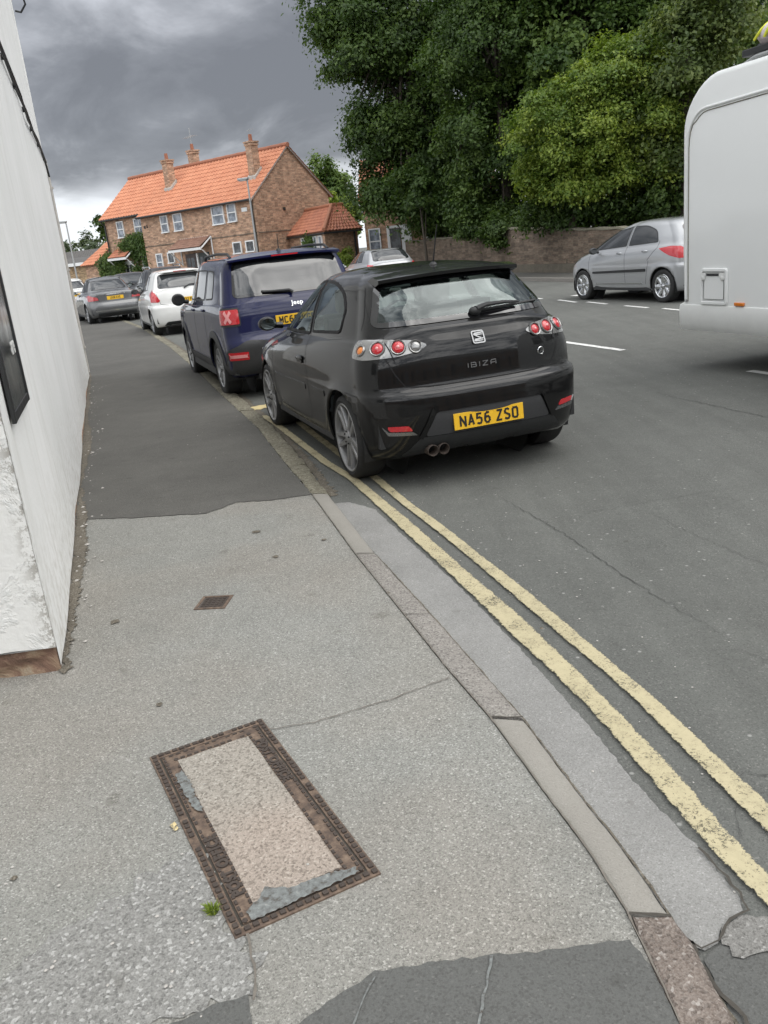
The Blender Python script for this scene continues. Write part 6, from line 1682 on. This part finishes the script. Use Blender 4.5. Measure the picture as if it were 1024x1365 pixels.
def jeep_extra(c):
    r = c.root
    for md in ('L', 'Rt'):
        c.patch('side_cladding', roundpoly([(.95 + .28, .26), (3.02, .26), (3.02, .42), (1.23, .42)], .02), md, M['grey_plastic'], .008, .008)
        for wy in (.80, 3.37):
            K = 18; ri, ro = .375, .455
            po = [(wy + ro * math.cos(a), .345 + ro * math.sin(a)) for a in np.linspace(-.1, math.pi + .1, K)]; pi_ = [(wy + ri * math.cos(a), .345 + ri * math.sin(a)) for a in np.linspace(math.pi + .1, -.1, K)]
            c.patch('arch_trim', po + pi_, md, M['grey_plastic'], .010, .010)
        for g in ([(1.30, .44), (1.28, 1.07), (1.30, 1.50)], [(2.12, .30), (2.10, 1.5)], [(3.05, .55), (3.05, 1.02), (2.62, 1.50)]): c.line('panel_gap', g, md, .008)
    c.patch('lower_bumper', roundpoly([(-.84, .30), (.84, .30), (.86, .60), (.62, .70), (.25, .66), (-.25, .66), (-.62, .70), (-.86, .60)], .05), 'rear', M['grey_plastic'], .010, .012)
    for sg in (-1, 1):
        A = cylA(.50, .70); md = ('cyl', sg, .50, .70)
        P = roundpoly([(A(.665, .09), .865), (A(.885, .28), .865), (A(.875, .28), 1.07), (A(.665, .11), 1.07)], .05)
        t = c.patch('tail_light', P, md, M['black_plastic'], .008, .010)
        t2 = c.patch('red_lens', inset(P, .022), md, M['lens_red'], .016, .008, parent=t)
        cx, cz = A(.775, .14), .968; am = (A(.665, .09) + A(.885, .28)) / 2
        for q in (1, -1):
            w_ = .020; L_ = .085; u = Vector((1, q)).normalized(); nn = Vector((-u.y, u.x))
            cc = Vector((am, cz)); Pq = [tuple(cc + u * L_ + nn * w_), tuple(cc - u * L_ + nn * w_), tuple(cc - u * L_ - nn * w_), tuple(cc + u * L_ - nn * w_)]
            c.patch('cross_lens', roundpoly(Pq, .01), md, M['lens_pink'], .022 + .002 * q, .006, parent=t, res=.02)
        P = roundpoly([(A(.63, .06), .485), (A(.83, .16), .485), (A(.83, .16), .575), (A(.63, .06), .575)], .012)
        f = c.patch('fog_light', P, md, M['lens_red'], .016, .008); c.patch('fog_lens', inset(P, .028), md, M['lens_pink'], .021, .006, parent=f, res=.02)
        m = MB(); m.tube([(sg * .60, .50, 1.615), (sg * .60, .66, 1.665), (sg * .60, 1.3, 1.68), (sg * .60, 2.2, 1.665), (sg * .60, 2.32, 1.60)], .016, 8); m.build('roof_rail', M['black_plastic'], r, smooth=True)
    c.patch('plate_recess', roundpoly([(-.37, .76), (.37, .76), (.32, 1.0), (-.32, 1.0)], .03), 'rear', M['p_blue'], -.004, .002)
    c.place_text('Jeep', .03, 1.055, .075, M['chrome'], bold=.0012, xs=1.05, sp=1.05)
    m = MB(); m.tube([(0, .55, 1.65), (0, .52, 1.84)], [.007, .003], 6); m.lathe([(1.645, .035), (1.67, .02), (1.675, .001)], 12, 'z', (0, .55, 0)); m.build('aerial', M['black_plastic'], r, smooth=True)
    def pt(x, z, d): q, n = c.hit('rear', x, z); return q + n * d
    m = MB(); m.tube([pt(.0, 1.16, .03), pt(-.04, 1.185, .04), pt(-.35, 1.20, .03)], [.022, .016, .01], 8); m.tube([pt(-.02, 1.18, .014), pt(-.36, 1.215, .014)], .012, 6); m.build('wiper', M['black_plastic'], r, smooth=True)
    m = MB(); vs = []
    for i in range(13):
        u = -1 + i / 6; x = .68 * u; vs += [(x, .50, 1.637 - .02 * u * u), (x, .30, 1.612 - .02 * u * u), (x, .30, 1.590 - .02 * u * u), (x, .40, 1.57 - .02 * u * u)]
    m.add(vs, [(i * 4 + k, (i + 1) * 4 + k, (i + 1) * 4 + k + 1, i * 4 + k + 1) for i in range(12) for k in range(3)]); m.build('roof_spoiler', M['p_blue'], r, smooth=True, angle=40)
    m = MB(); m.box((0, .298, 1.60), (.32, .01, .014)); m.build('brake_light', M['lens_red'], r)
yj = R(18.8)
std_car('dark blue boxy off-roader with roof rails parked just ahead of the black hatchback', 'car', JR, ((.80, .345), (3.37, .345)), .385, M['p_blue'], wheel_origin((-1.83, 10.64), -.87, .80, yj), yj,
        [roundpoly([(.80, 1.16), (1.24, 1.145), (1.26, 1.50), (.86, 1.49)], .05), roundpoly([(1.34, 1.14), (2.06, 1.125), (2.05, 1.505), (1.34, 1.505)], .04), roundpoly([(2.14, 1.12), (3.00, 1.11), (2.66, 1.48), (2.13, 1.505)], .04)],
        roundpoly([(-.70, 1.17), (.70, 1.17), (.62, 1.565), (-.62, 1.565)], .07), roundpoly([(-.70, 1.14), (.70, 1.14), (.60, 1.50), (-.60, 1.50)], .06), [], ('MC65 VGE', 0, .88), rim=.235, tyre=.345, spokes=5, track=.865, twin=True, mirror=(2.86, 1.13, .87), extra=jeep_extra, mir_mat=M['black_plastic'], mirror_size=(.095, .06, .085), handles=((1.36, 1.02), (2.2, 1.0)))

# ---- white hatchback
SWR = scale_rows(HR, .995, .975, 1.045)
ys = R(20)
A = cylA(.45, .75)
def swift_extra(c):
    def pt(x, z, d): q, n = c.hit('rear', x, z); return q + n * d
    m = MB(); m.tube([pt(.0, 1.07, .03), pt(.15, 1.10, .035), pt(.38, 1.12, .03)], [.02, .014, .01], 8); m.build('wiper', M['black_plastic'], c.root, smooth=True)
    m = MB(); m.box((0, .50, 1.452), (1.0, .16, .03)); m.build('roof_spoiler', M['p_white'], c.root, bevel=.012); m = MB(); m.box((0, .424, 1.455), (.30, .014, .02)); m.build('brake_light', M['lens_red_pale'], c.root)
    c.patch('plate_recess', roundpoly([(-.36, .72), (.36, .72), (.36, .90), (-.36, .90)], .02), 'rear', M['p_white'], .004, .004)
    c.patch('lower_grille', roundpoly([(-.60, .24), (.60, .24), (.52, .33), (-.52, .33)], .03), 'rear', M['black_plastic'], .004)
    c.line('panel_gap', [(-.66, .98), (-.60, .74), (-.40, .70), (.40, .70), (.60, .74), (.66, .98)], 'rear', .008)
sw_lights = []
for sg in (-1, 1):
    P = roundpoly([(A(.80, .34), .80), (A(.64, .15), .79), (A(.60, .15), .83), (A(.70, .22), 1.00), (A(.80, .42), 1.09), (A(.82, .52), 1.00)], .03)
    sw_lights.append(('tail_light', P, ('cyl', sg, .45, .75), M['lens_red']))
    sw_lights.append(('headlight', roundpoly([(sg * .45, .62), (sg * .70, .66), (sg * .74, .80), (sg * .50, .74)], .03), 'front', M['headlamp']))
RWg = roundpoly([(-.60, 1.09), (.60, 1.09), (.52, 1.40), (-.52, 1.40)], .07); FWg = roundpoly([(-.60, 1.04), (.60, 1.04), (.50, 1.38), (-.50, 1.38)], .06)
std_car('small white five door hatchback parked in front of the dark blue off-roader', 'car', SWR, ((.68, .30), (3.07, .30)), .345, M['p_white'], wheel_origin((-5.12, 21.25), -.82, .68, ys), ys,
        [roundpoly([(1.00, 1.06), (1.40, 1.045), (1.44, 1.39), (1.12, 1.37)], .03), roundpoly([(1.46, 1.045), (1.95, 1.03), (1.93, 1.395), (1.50, 1.40)], .03), roundpoly([(2.01, 1.03), (2.70, 1.0), (2.25, 1.30), (1.99, 1.385)], .03)],
        RWg, FWg, sw_lights, ('YX62 FKE', .05, .80), rim=.20, tyre=.30, spokes=7, track=.81, mirror=(2.60, 1.03, .79), extra=swift_extra, gaps=([(1.44, .35), (1.43, 1.03)], [(1.98, .33), (1.96, 1.03)], [(2.72, .35), (2.76, .98)]), handles=((1.55, .92), (2.08, .91)), mir_mat=M['black_plastic'])

# ---- grey saloon
SR = [(.14, 4.42, .76, .80, .76, .34, 3, .55, 2.8, .25, .21, .21, .23), (.05, 4.52, .80, .845, .80, .38, 3, .6, 2.8, .32, .28, .28, .30), (.0, 4.58, .83, .872, .82, .40, 2.9, .65, 2.7, .48, .44, .44, .47), (.02, 4.57, .84, .882, .82, .40, 2.9, .65, 2.7, .62, .60, .60, .58), (.07, 4.54, .84, .884, .82, .38, 2.9, .65, 2.7, .67, .67, .66, .63),
      (.08, 4.46, .83, .880, .815, .38, 2.9, .7, 2.6, .82, .80, .76, .72), (.085, 4.25, .80, .860, .80, .38, 2.9, .8, 2.6, .95, .91, .85, .81), (.16, 3.85, .76, .83, .77, .36, 3, .75, 2.8, .995, .955, .92, .90), (.62, 3.35, .72, .80, .74, .34, 3.2, .6, 3, 1.01, .975, .95, .96), (1.00, 3.30, .70, .775, .73, .34, 3.2, .6, 3, 1.02, .99, .96, .975),
      (1.28, 2.92, .63, .70, .65, .34, 3.2, .5, 3, 1.18, 1.15, 1.13, 1.14), (1.56, 2.60, .56, .62, .58, .34, 3.2, .45, 3, 1.33, 1.31, 1.30, 1.30), (1.75, 2.42, .48, .54, .50, .34, 3.2, .4, 3, 1.395, 1.385, 1.385, 1.385), (1.95, 2.3, .28, .32, .3, .3, 3, .3, 3, 1.425, 1.425, 1.43, 1.42), (2.05, 2.2, 0, 0, 0, .05, 3, .05, 3, 1.432, 1.437, 1.437, 1.432)]
sal_l = []
for sg in (-1, 1):
    sal_l.append(('tail_light', roundpoly([(A(.80, .30), .74), (A(.52, .10), .755), (A(.55, .11), .84), (A(.80, .30), .93), (A(.85, .55), .91), (A(.86, .62), .86)], .03), ('cyl', sg, .45, .75), M['lens_red_pale']))
    sal_l.append(('headlight', roundpoly([(sg * .45, .60), (sg * .74, .64), (sg * .76, .76), (sg * .48, .72)], .03), 'front', M['headlamp']))
def sal_extra(c):
    c.patch('chrome_strip', roundpoly([(-.32, .905), (.32, .905), (.32, .93), (-.32, .93)], .008), 'rear', M['chrome'], .008, .008)
    c.line('panel_gap', [(-.56, .95), (-.50, .70), (.50, .70), (.56, .95)], 'rear', .008)
    c.patch('bumper_trim', roundpoly([(-.70, .40), (.70, .40), (.66, .44), (-.66, .44)], .01), 'rear', M['chrome'], .004, .006)
    c.patch('lower_grille', roundpoly([(-.62, .26), (.62, .26), (.6, .36), (-.6, .36)], .03), 'rear', M['black_plastic'], .004)
sal_win = [roundpoly([(1.30, 1.03), (1.95, 1.01), (1.95, 1.36), (1.72, 1.345)], .03), roundpoly([(2.02, 1.01), (3.05, .99), (2.52, 1.28), (2.02, 1.36)], .04)]
ym_ = R(24)
sal_kw = dict(windows=sal_win, rearwin=roundpoly([(-.58, 1.05), (.58, 1.05), (.47, 1.345), (-.47, 1.345)], .06), frontwin=roundpoly([(-.60, 1.02), (.60, 1.02), (.49, 1.33), (-.49, 1.33)], .06), lights=sal_l, rim=.22, tyre=.315, spokes=7, track=.855, mirror=(3.02, 1.0, .82), gaps=([(1.32, .7), (1.55, 1.0)], [(1.99, .33), (1.98, 1.0)], [(3.12, .36), (3.10, .96)]), handles=((1.42, .90), (2.15, .88)))
std_car('metallic grey four door saloon with pale red tail lights parked beyond the white hatchback', 'car', SR, ((.88, .315), (3.64, .315)), .365, M['p_grey'], wheel_origin((-8.95, 28.7), -.86, .88, ym_), ym_, plate=('LR08 KVE', 0, .80), extra=sal_extra, **sal_kw)
yw = R(24)
std_car('white saloon parked beyond the grey saloon, mostly hidden by the white building', 'car', SR, ((.88, .315), (3.64, .315)), .365, M['p_white'], (-11.75, 36.6), yw, plate=('FV11 ODA', 0, .80), extra=sal_extra, **sal_kw)

# ---- oncoming dark hatchback and black estate beyond the white hatchback
gen_win = [roundpoly([(1.00, 1.06), (1.44, 1.045), (1.48, 1.39), (1.12, 1.37)], .03), roundpoly([(1.50, 1.045), (2.02, 1.03), (2.00, 1.395), (1.54, 1.40)], .03), roundpoly([(2.08, 1.03), (2.78, 1.0), (2.33, 1.30), (2.06, 1.385)], .03)]
gl_ = []
for sg in (-1, 1):
    gl_.append(('tail_light', roundpoly([(A(.80, .32), .80), (A(.64, .15), .80), (A(.66, .18), .96), (A(.81, .42), .99)], .03), ('cyl', sg, .45, .75), M['lens_red']))
    gl_.append(('headlight', roundpoly([(sg * .42, .64), (sg * .72, .68), (sg * .76, .80), (sg * .50, .76)], .03), 'front', M['headlamp']))
def front_extra(c):
    c.patch('grille', roundpoly([(-.36, .60), (.36, .60), (.34, .70), (-.34, .70)], .02), 'front', M['black_plastic'], .004); c.patch('lower_grille', roundpoly([(-.55, .30), (.55, .30), (.5, .42), (-.5, .42)], .03), 'front', M['black_plastic'], .004)
    c.plate(None, 0, .52, 'front', mat=M['upvc'])
std_car('dark hatchback facing the camera beside the grey saloon', 'car', scale_rows(HR, 1.02, 1.02, 1.02), ((.71, .305), (3.20, .305)), .352, M['p_black'], (-10.3, 39.2), R(24 + 180), gen_win, RWg, FWg, gl_, rim=.21, track=.83, mirror=(2.65, 1.0, .80), extra=front_extra, glass=M['glass_dark'], name='oncoming_car')
def est_extra(c):
    for sg in (-1, 1):
        m = MB(); m.tube([(sg * .50, .75, 1.53), (sg * .52, .85, 1.60), (sg * .54, 2.1, 1.60), (sg * .52, 2.2, 1.53)], .02, 8); m.build('roof_rail', M['chrome'], c.root, smooth=True)
std_car('tall black estate with bright roof rails beyond the white hatchback', 'car', scale_rows(HR, 1.06, 1.08, 1.09), ((.78, .33), (3.42, .33)), .375, M['p_black'], (-6.2, 29.4), R(22), [[(y * 1.04, z * 1.04) for y, z in P] for P in gen_win], [(x, z * 1.04) for x, z in RWg], [(x, z * 1.05) for x, z in FWg], gl_, rim=.22, tyre=.33, track=.86, mirror=(2.9, 1.10, .84), extra=est_extra)
# ---- light silver car by the far kerb and silver hatchback on the right
std_car('pale silver car parked across the road in front of the brick cottage', 'car', scale_rows(HR, 1.03, 1.04, .985), ((.74, .305), (3.30, .305)), .352, M['p_silver'], (1.15, 27.2), R(17), gen_win, [(x, z * .98) for x, z in RWg], [(x, z * .98) for x, z in FWg], gl_, ('MT07 LBN', 0, .78), rim=.21, track=.83, mirror=(2.7, .99, .82))
PR = [list(r) for r in scale_rows(HR, 1.025, 1.022, 1.05)]
for i_, d_ in ((9, .08), (10, .14), (11, .20), (12, .24), (13, .24), (14, .22), (15, .16), (16, .10)): PR[i_][1] += d_
yp = R(20.5)
def p_extra(c):
    for md in ('L', 'Rt'):
        c.patch('side_moulding', roundpoly([(1.18, .575), (2.88, .545), (2.88, .585), (1.18, .630)], .012), md, M['black_plastic'], .014, .014)
        c.patch('sill_strip', roundpoly([(1.3, .335), (2.8, .325), (2.8, .35), (1.3, .37)], .012), md, M['chrome'], .004, .004)
    c.line('panel_gap', [(-.70, 1.0), (-.62, .76), (-.40, .71), (.40, .71), (.62, .76), (.70, 1.0)], 'rear', .008)
pl_ = []
for sg in (-1, 1):
    pl_.append(('tail_light', roundpoly([(A(.84, .55), .86), (A(.80, .30), .80), (A(.66, .17), .81), (A(.64, .18), .90), (A(.76, .30), 1.01), (A(.83, .52), 1.02), (A(.86, .86), .985)], .04), ('cyl', sg, .45, .75), M['lens_red']))
    pl_.append(('headlight', roundpoly([(sg * .38, .64), (sg * .76, .68), (sg * .78, .86), (sg * .50, .78)], .03), 'front', M['headlamp']))
std_car('silver five door hatchback parked on the right in front of the boundary wall', 'car', PR, ((.72, .305), (3.26, .305)), .350, M['p_silver'], wheel_origin((5.66, 16.35), -.83, .72, yp), yp,
        [roundpoly([(.92, 1.095), (1.78, 1.055), (1.76, 1.415), (1.36, 1.41), (1.04, 1.31)], [.06, .03, .03, .12, .1]), roundpoly([(1.85, 1.05), (3.06, .985), (2.80, 1.14), (2.38, 1.335), (1.83, 1.415)], [.03, .03, .06, .15, .03])],
        roundpoly([(-.64, 1.06), (.64, 1.06), (.52, 1.385), (-.52, 1.385)], .07), FWg, pl_, ('YJ57 WKH', 0, .78), rim=.215, tyre=.31, spokes=8, track=.845, mirror=(2.74, 1.0, .82), extra=p_extra, cover=True, rimmat=M['chrome'],
        gaps=([(1.14, .78), (.90, 1.0), (.90, 1.12)], [(1.81, .33), (1.82, 1.02), (1.80, 1.42)], [(3.0, .36), (3.06, .95)], [(1.10, .78), (1.2, .34)]), handles=((1.22, .945), (2.0, .925)), mir_mat=M['grey_plastic'])

# ---- motorhome
def motorhome():
    # local y runs along the side toward the camera from the far end, local x points away from the street side
    d = Vector((.3019, -.9533)); rz = math.atan2(-d.x, d.y)
    t = empty('motorhome', (3.38, 9.2, 0), rz)
    tag(t, 'large white motorhome passing on the right with a square locker door low on its side', 'motorhome')
    # rotation puts +y toward the camera; the visible side then faces local +x, so build the body toward -x ... 
    sx = 1 if (Matrix.Rotation(rz, 3, 'Z') @ Vector((1, 0, 0))).x < 0 else -1      # sx = direction of the visible (street) side
    L, Wd, Z0, Z1, Hh = 6.9, 2.3, .41, .675, 2.83
    def P(x, y, z): return (-sx * x, y, z)            # x = distance in from the visible side
    def side_outline(inx, grow=0.0):
        rtop = .48; pts = []
        pts.append((0.02, Z1)); 
        pts.append((0.0, 1.2)); pts.append((.0, Hh - rtop))
        for k in range(1, 9):
            a = math.pi / 2 * k / 8; pts.append((rtop * (1 - math.cos(a)), Hh - rtop + rtop * math.sin(a) - .03 * math.sin(2 * a)))
        pts += [(L * .5, Hh + .01), (L - .9, Hh - .02), (L - .3, Hh - .5), (L - .05, 1.4), (L, Z1)]
        return pts
    O = side_outline(0)
    # loft across the width with rounded roof edges
    m = MB(); prof = [(0.0, 0.0), (.0, 1.0), (.012, 1.0), (.04, .996), (.09, .988), (.16, .984)]
    secs = [(0.0, -.055), (.006, -.03), (.022, -.010), (.055, 0.0), (Wd - .055, 0.0), (Wd - .022, -.010), (Wd - .006, -.03), (Wd, -.055)]
    n = len(O); vs = []
    cen = Vector((L / 2, 1.7))
    for (x, g) in secs:
        for (y, z) in O:
            if z <= Z1 + .01: yy, zz = y - g * (-1 if y > 1 else -1) * (1 if y < 1 else -1) * -1 if False else y + (-g if y < L / 2 else g), z
            else:
                dvec = (Vector((y, z)) - Vector((min(max(y, .5), L - 1), min(z, Hh - .5)))); dl = dvec.normalized() if dvec.length > 1e-6 else Vector((0, 1)); yy, zz = y + dl.x * g, z + dl.y * g
            vs.append(P(x, yy, zz))
    K = len(secs)
    m.add(vs, [(s * n + i, s * n + i + 1, (s + 1) * n + i + 1, (s + 1) * n + i) for s in range(K - 1) for i in range(n - 1)] + [tuple(range(n)), tuple(range((K - 1) * n, K * n))[::-1]])
    m.add([P(0, 0, Z1), P(Wd, 0, Z1), P(Wd, L, Z1), P(0, L, Z1)], [(0, 1, 2, 3)])
    m.build('body', M['p_van'], t, smooth=True, angle=30)
    # skirt and bumper moulding
    m = MB(); q = [(0.03, Z1 + .012), (-.012, Z1 - .004), (-.022, Z1 - .05), (-.016, Z0 + .06), (.012, Z0), (.10, Z0 - .01)]
    vs = []; ys_ = [(-.03, .10), (-.035, .03), (-.02, .0)] ; st = [(-.036, .10), (-.03, .03), (0.0, 0), (1.2, 0), (3.9, 0), (L, 0)]
    for (y, inn) in st:
        for (x, z) in q: vs.append(P(x + inn, y, z))
    nq = len(q)
    m.add(vs, [(s * nq + i, s * nq + i + 1, (s + 1) * nq + i + 1, (s + 1) * nq + i) for s in range(len(st) - 1) for i in range(nq - 1)])
    m.add([P(.10, -.036, Z1 + .01), P(Wd - .1, -.036, Z1 + .01), P(Wd - .1, -.036, Z0), P(.10, -.036, Z0)], [(0, 1, 2, 3)])
    m.add([P(.06, -.036, Z0 + .002), P(Wd - .06, -.036, Z0 + .002), P(Wd - .06, L, Z0 + .002), P(.06, L, Z0 + .002)], [(0, 1, 2, 3)])
    m.add([P(.05, -.036, Z1 + .008), P(Wd - .05, -.036, Z1 + .008), P(Wd - .05, .3, Z1 + .008), P(.05, .3, Z1 + .008)], [(0, 1, 2, 3)])
    m.build('skirt', M['p_skirt'], t, smooth=True, angle=40)
    # corner post strip and raised roof line moulding
    m = MB(); line = [(.085, Z1 + .03), (.080, 1.3), (.082, 2.20)]
    for k in range(1, 8): a = math.pi / 2 * k / 7; line.append((.082 + .28 * (1 - math.cos(a)), 2.20 + .335 * math.sin(a)))
    line += [(1.3, 2.552), (4.0, 2.56), (6.0, 2.56)]
    m.tube([P(-.002, y, z) for y, z in line], .014, 8); m.build('side_moulding', M['p_van'], t, smooth=True)
    m = MB(); m.tube([P(-.001, y + .030 if i < 4 else y + .026, z - (0.03 if i > 5 else 0)) for i, (y, z) in enumerate(line)], .005, 6); m.build('panel_gap', M['kerb_old'], t, smooth=True)
    m = MB(); m.cyl(P(-.002, .088, Z1 + .04), P(-.014, .088, Z1 + .04), .016); m.build('moulding_cap', M['lamp_grey'], t, smooth=True)
    # locker door
    lk = roundpoly([(.315, .682), (.715, .682), (.715, 1.042), (.315, 1.042)], .045); li = inset(lk, .036); nn = len(lk)
    m = MB(); vs = [P(-.002, y, z) for y, z in lk] + [P(-.022, y, z) for y, z in inset(lk, .008)] + [P(-.022, y, z) for y, z in inset(lk, .030)] + [P(-.006, y, z) for y, z in li]
    m.add(vs, [(a * nn + i, a * nn + (i + 1) % nn, (a + 1) * nn + (i + 1) % nn, (a + 1) * nn + i) for a in range(3) for i in range(nn)]); fr = m.build('locker_frame', M['p_van'], t, smooth=True, angle=30)
    ld = roundpoly([(.371, .738), (.659, .738), (.659, .986), (.371, .986)], .012)
    m = MB(); m.add([P(-.010, y, z) for y, z in ld], [tuple(range(len(ld)))]); m.build('locker_door', M['p_van'], t)
    m = MB(); m.tube([P(-.009, y, z) for y, z in ld + ld[:1]], .0022, 6, False); m.build('door_seal', M['grey_plastic'], t)
    for y in (.365, .645): m = MB(); m.ball(P(-.016, y, .94 + .01), (.012, .032, .032), 12, 8); m.box(P(-.018, y, .98), (.012, .07, .035)); m.build('latch', M['p_skirt'], fr, smooth=True, angle=40)
    m = MB()
    for k in range(9): m.box(P(-.014, .42 + k * .02, .975), (.006, .012, .018))
    m.build('vent_slot', M['grey_plastic'], t)
    m = MB(); m.box(P(-.012, .885, .700), (.024, .13, .036)); m.build('side_marker', M['lens_amber'], t, bevel=.008)
    m = MB(); m.box(P(Wd / 2 + .2, L / 2 , Hh + .02), (1.3, 4.0, .02)); m.build('roof_panel', M['p_van'], t)
    m = MB(); m.tube([P(.06, .72, Hh - .03), P(.06, .92, Hh + .02), P(.07, 1.3, Hh + .035), P(.07, 4.5, Hh + .035)], .018, 8); m.box(P(.16, 2.2, Hh + .02), (.18, 2.5, .05)); m.build('roof_rail', M['lamp_grey'], t, smooth=True, angle=40)
    # rear end: windows and lamps, chassis, wheels
    m = MB(); m.box(P(Wd / 2, -.02, 1.9), (1.3, .05, .55)); m.build('rear_window', M['glass_dark'], t, bevel=.03)
    for x in (.28, Wd - .28): m = MB(); m.box(P(x, -.05, .58), (.28, .05, .12)); m.build('tail_light', M['lens_red'], t, bevel=.01)
    m = MB(); m.box(P(Wd / 2, L / 2, .40), (1.3, L - .6, .16)); m.box(P(Wd / 2, 2.3, .36), (1.9, .12, .12)); m.build('chassis', M['black_plastic'], t)
    for y in (2.35, 5.9):
        for x, sd in ((.22, 1), (Wd - .22, -1)):
            m = MB(); r_ = .34; m.lathe([(-.1, .20), (-.105, r_ - .03), (-.09, r_), (.09, r_), (.105, r_ - .03), (.1, .2)], 32); w_ = m.build('wheel', M['rubber'], t, smooth=True, angle=40); w_.location = P(x, y, r_)
            m = MB(); m.lathe([(-.09, .21), (-.06, .19), (-.03, .05), (-.05, .001)], 28); m.lathe([(.09, .21), (.06, .19), (.03, .05), (.05, .001)], 28); m.build('rim', M['alloy'], w_, smooth=True, angle=40)
        m = MB(); m.lathe([(-.001, .40), (-.010, .40), (-.010, .36)], 36, 'x'); 
    m = MB()
    for k in range(3): m.box(P(-.004, 2.2 + k * 1.3, 1.75), (.02, .9, .55))
    m.build('side_window', M['glass_dark'], t, bevel=.03)
    # things strapped to the roof: one bundle, a thing of its own
    b = empty('roof_luggage', t.matrix_world @ Vector((0, 0, 0)) if False else (Matrix.Translation((3.38, 9.2, 0)) @ Matrix.Rotation(rz, 4, 'Z') @ Vector(P(.27, 1.13, Hh + .055))), rz)
    tag(b, 'white bundle tied down with bright yellow straps on the motorhome roof', 'roof luggage')
    m = MB(); m.ball((0, -.10, .15), (.17, .26, .12), 20, 14); m.ball((0, .25, .13), (.16, .3, .10), 16, 10); m.build('bundle', plain('white canvas', (.62, .55, .56), .8, var=.25, vs=14, bump=.6), b, smooth=True)
    m = MB()
    for y0, lean in ((-.24, .10), (-.10, .06), (.16, 0), (.38, 0)):
        f = math.sqrt(max(.15, 1 - ((y0 + .10) / .27) ** 2)) if y0 < .1 else .95; pts = []
        for k in range(13):
            a = math.pi * (k / 12) * 1.16 - .08 * math.pi; pts.append((-.185 * f * math.cos(a) if False else .185 * f * math.cos(a), y0 + lean * math.sin(a) - (.02 if k in (0, 12) else 0), .145 + .135 * f * math.sin(a)))
        m.tube(pts, .013, 6)
    m.build('strap', plain('bright yellow strap', (.75, .78, .06), .6, var=.12, vs=30), b, smooth=True)
    m = MB(); m.box((0, -.05, .03), (.34, .75, .06)); m.ball((-.02, -.33, .06), (.08, .10, .06), 10, 8); m.build('carrier_frame', M['black_plastic'], b, bevel=.01)
motorhome()
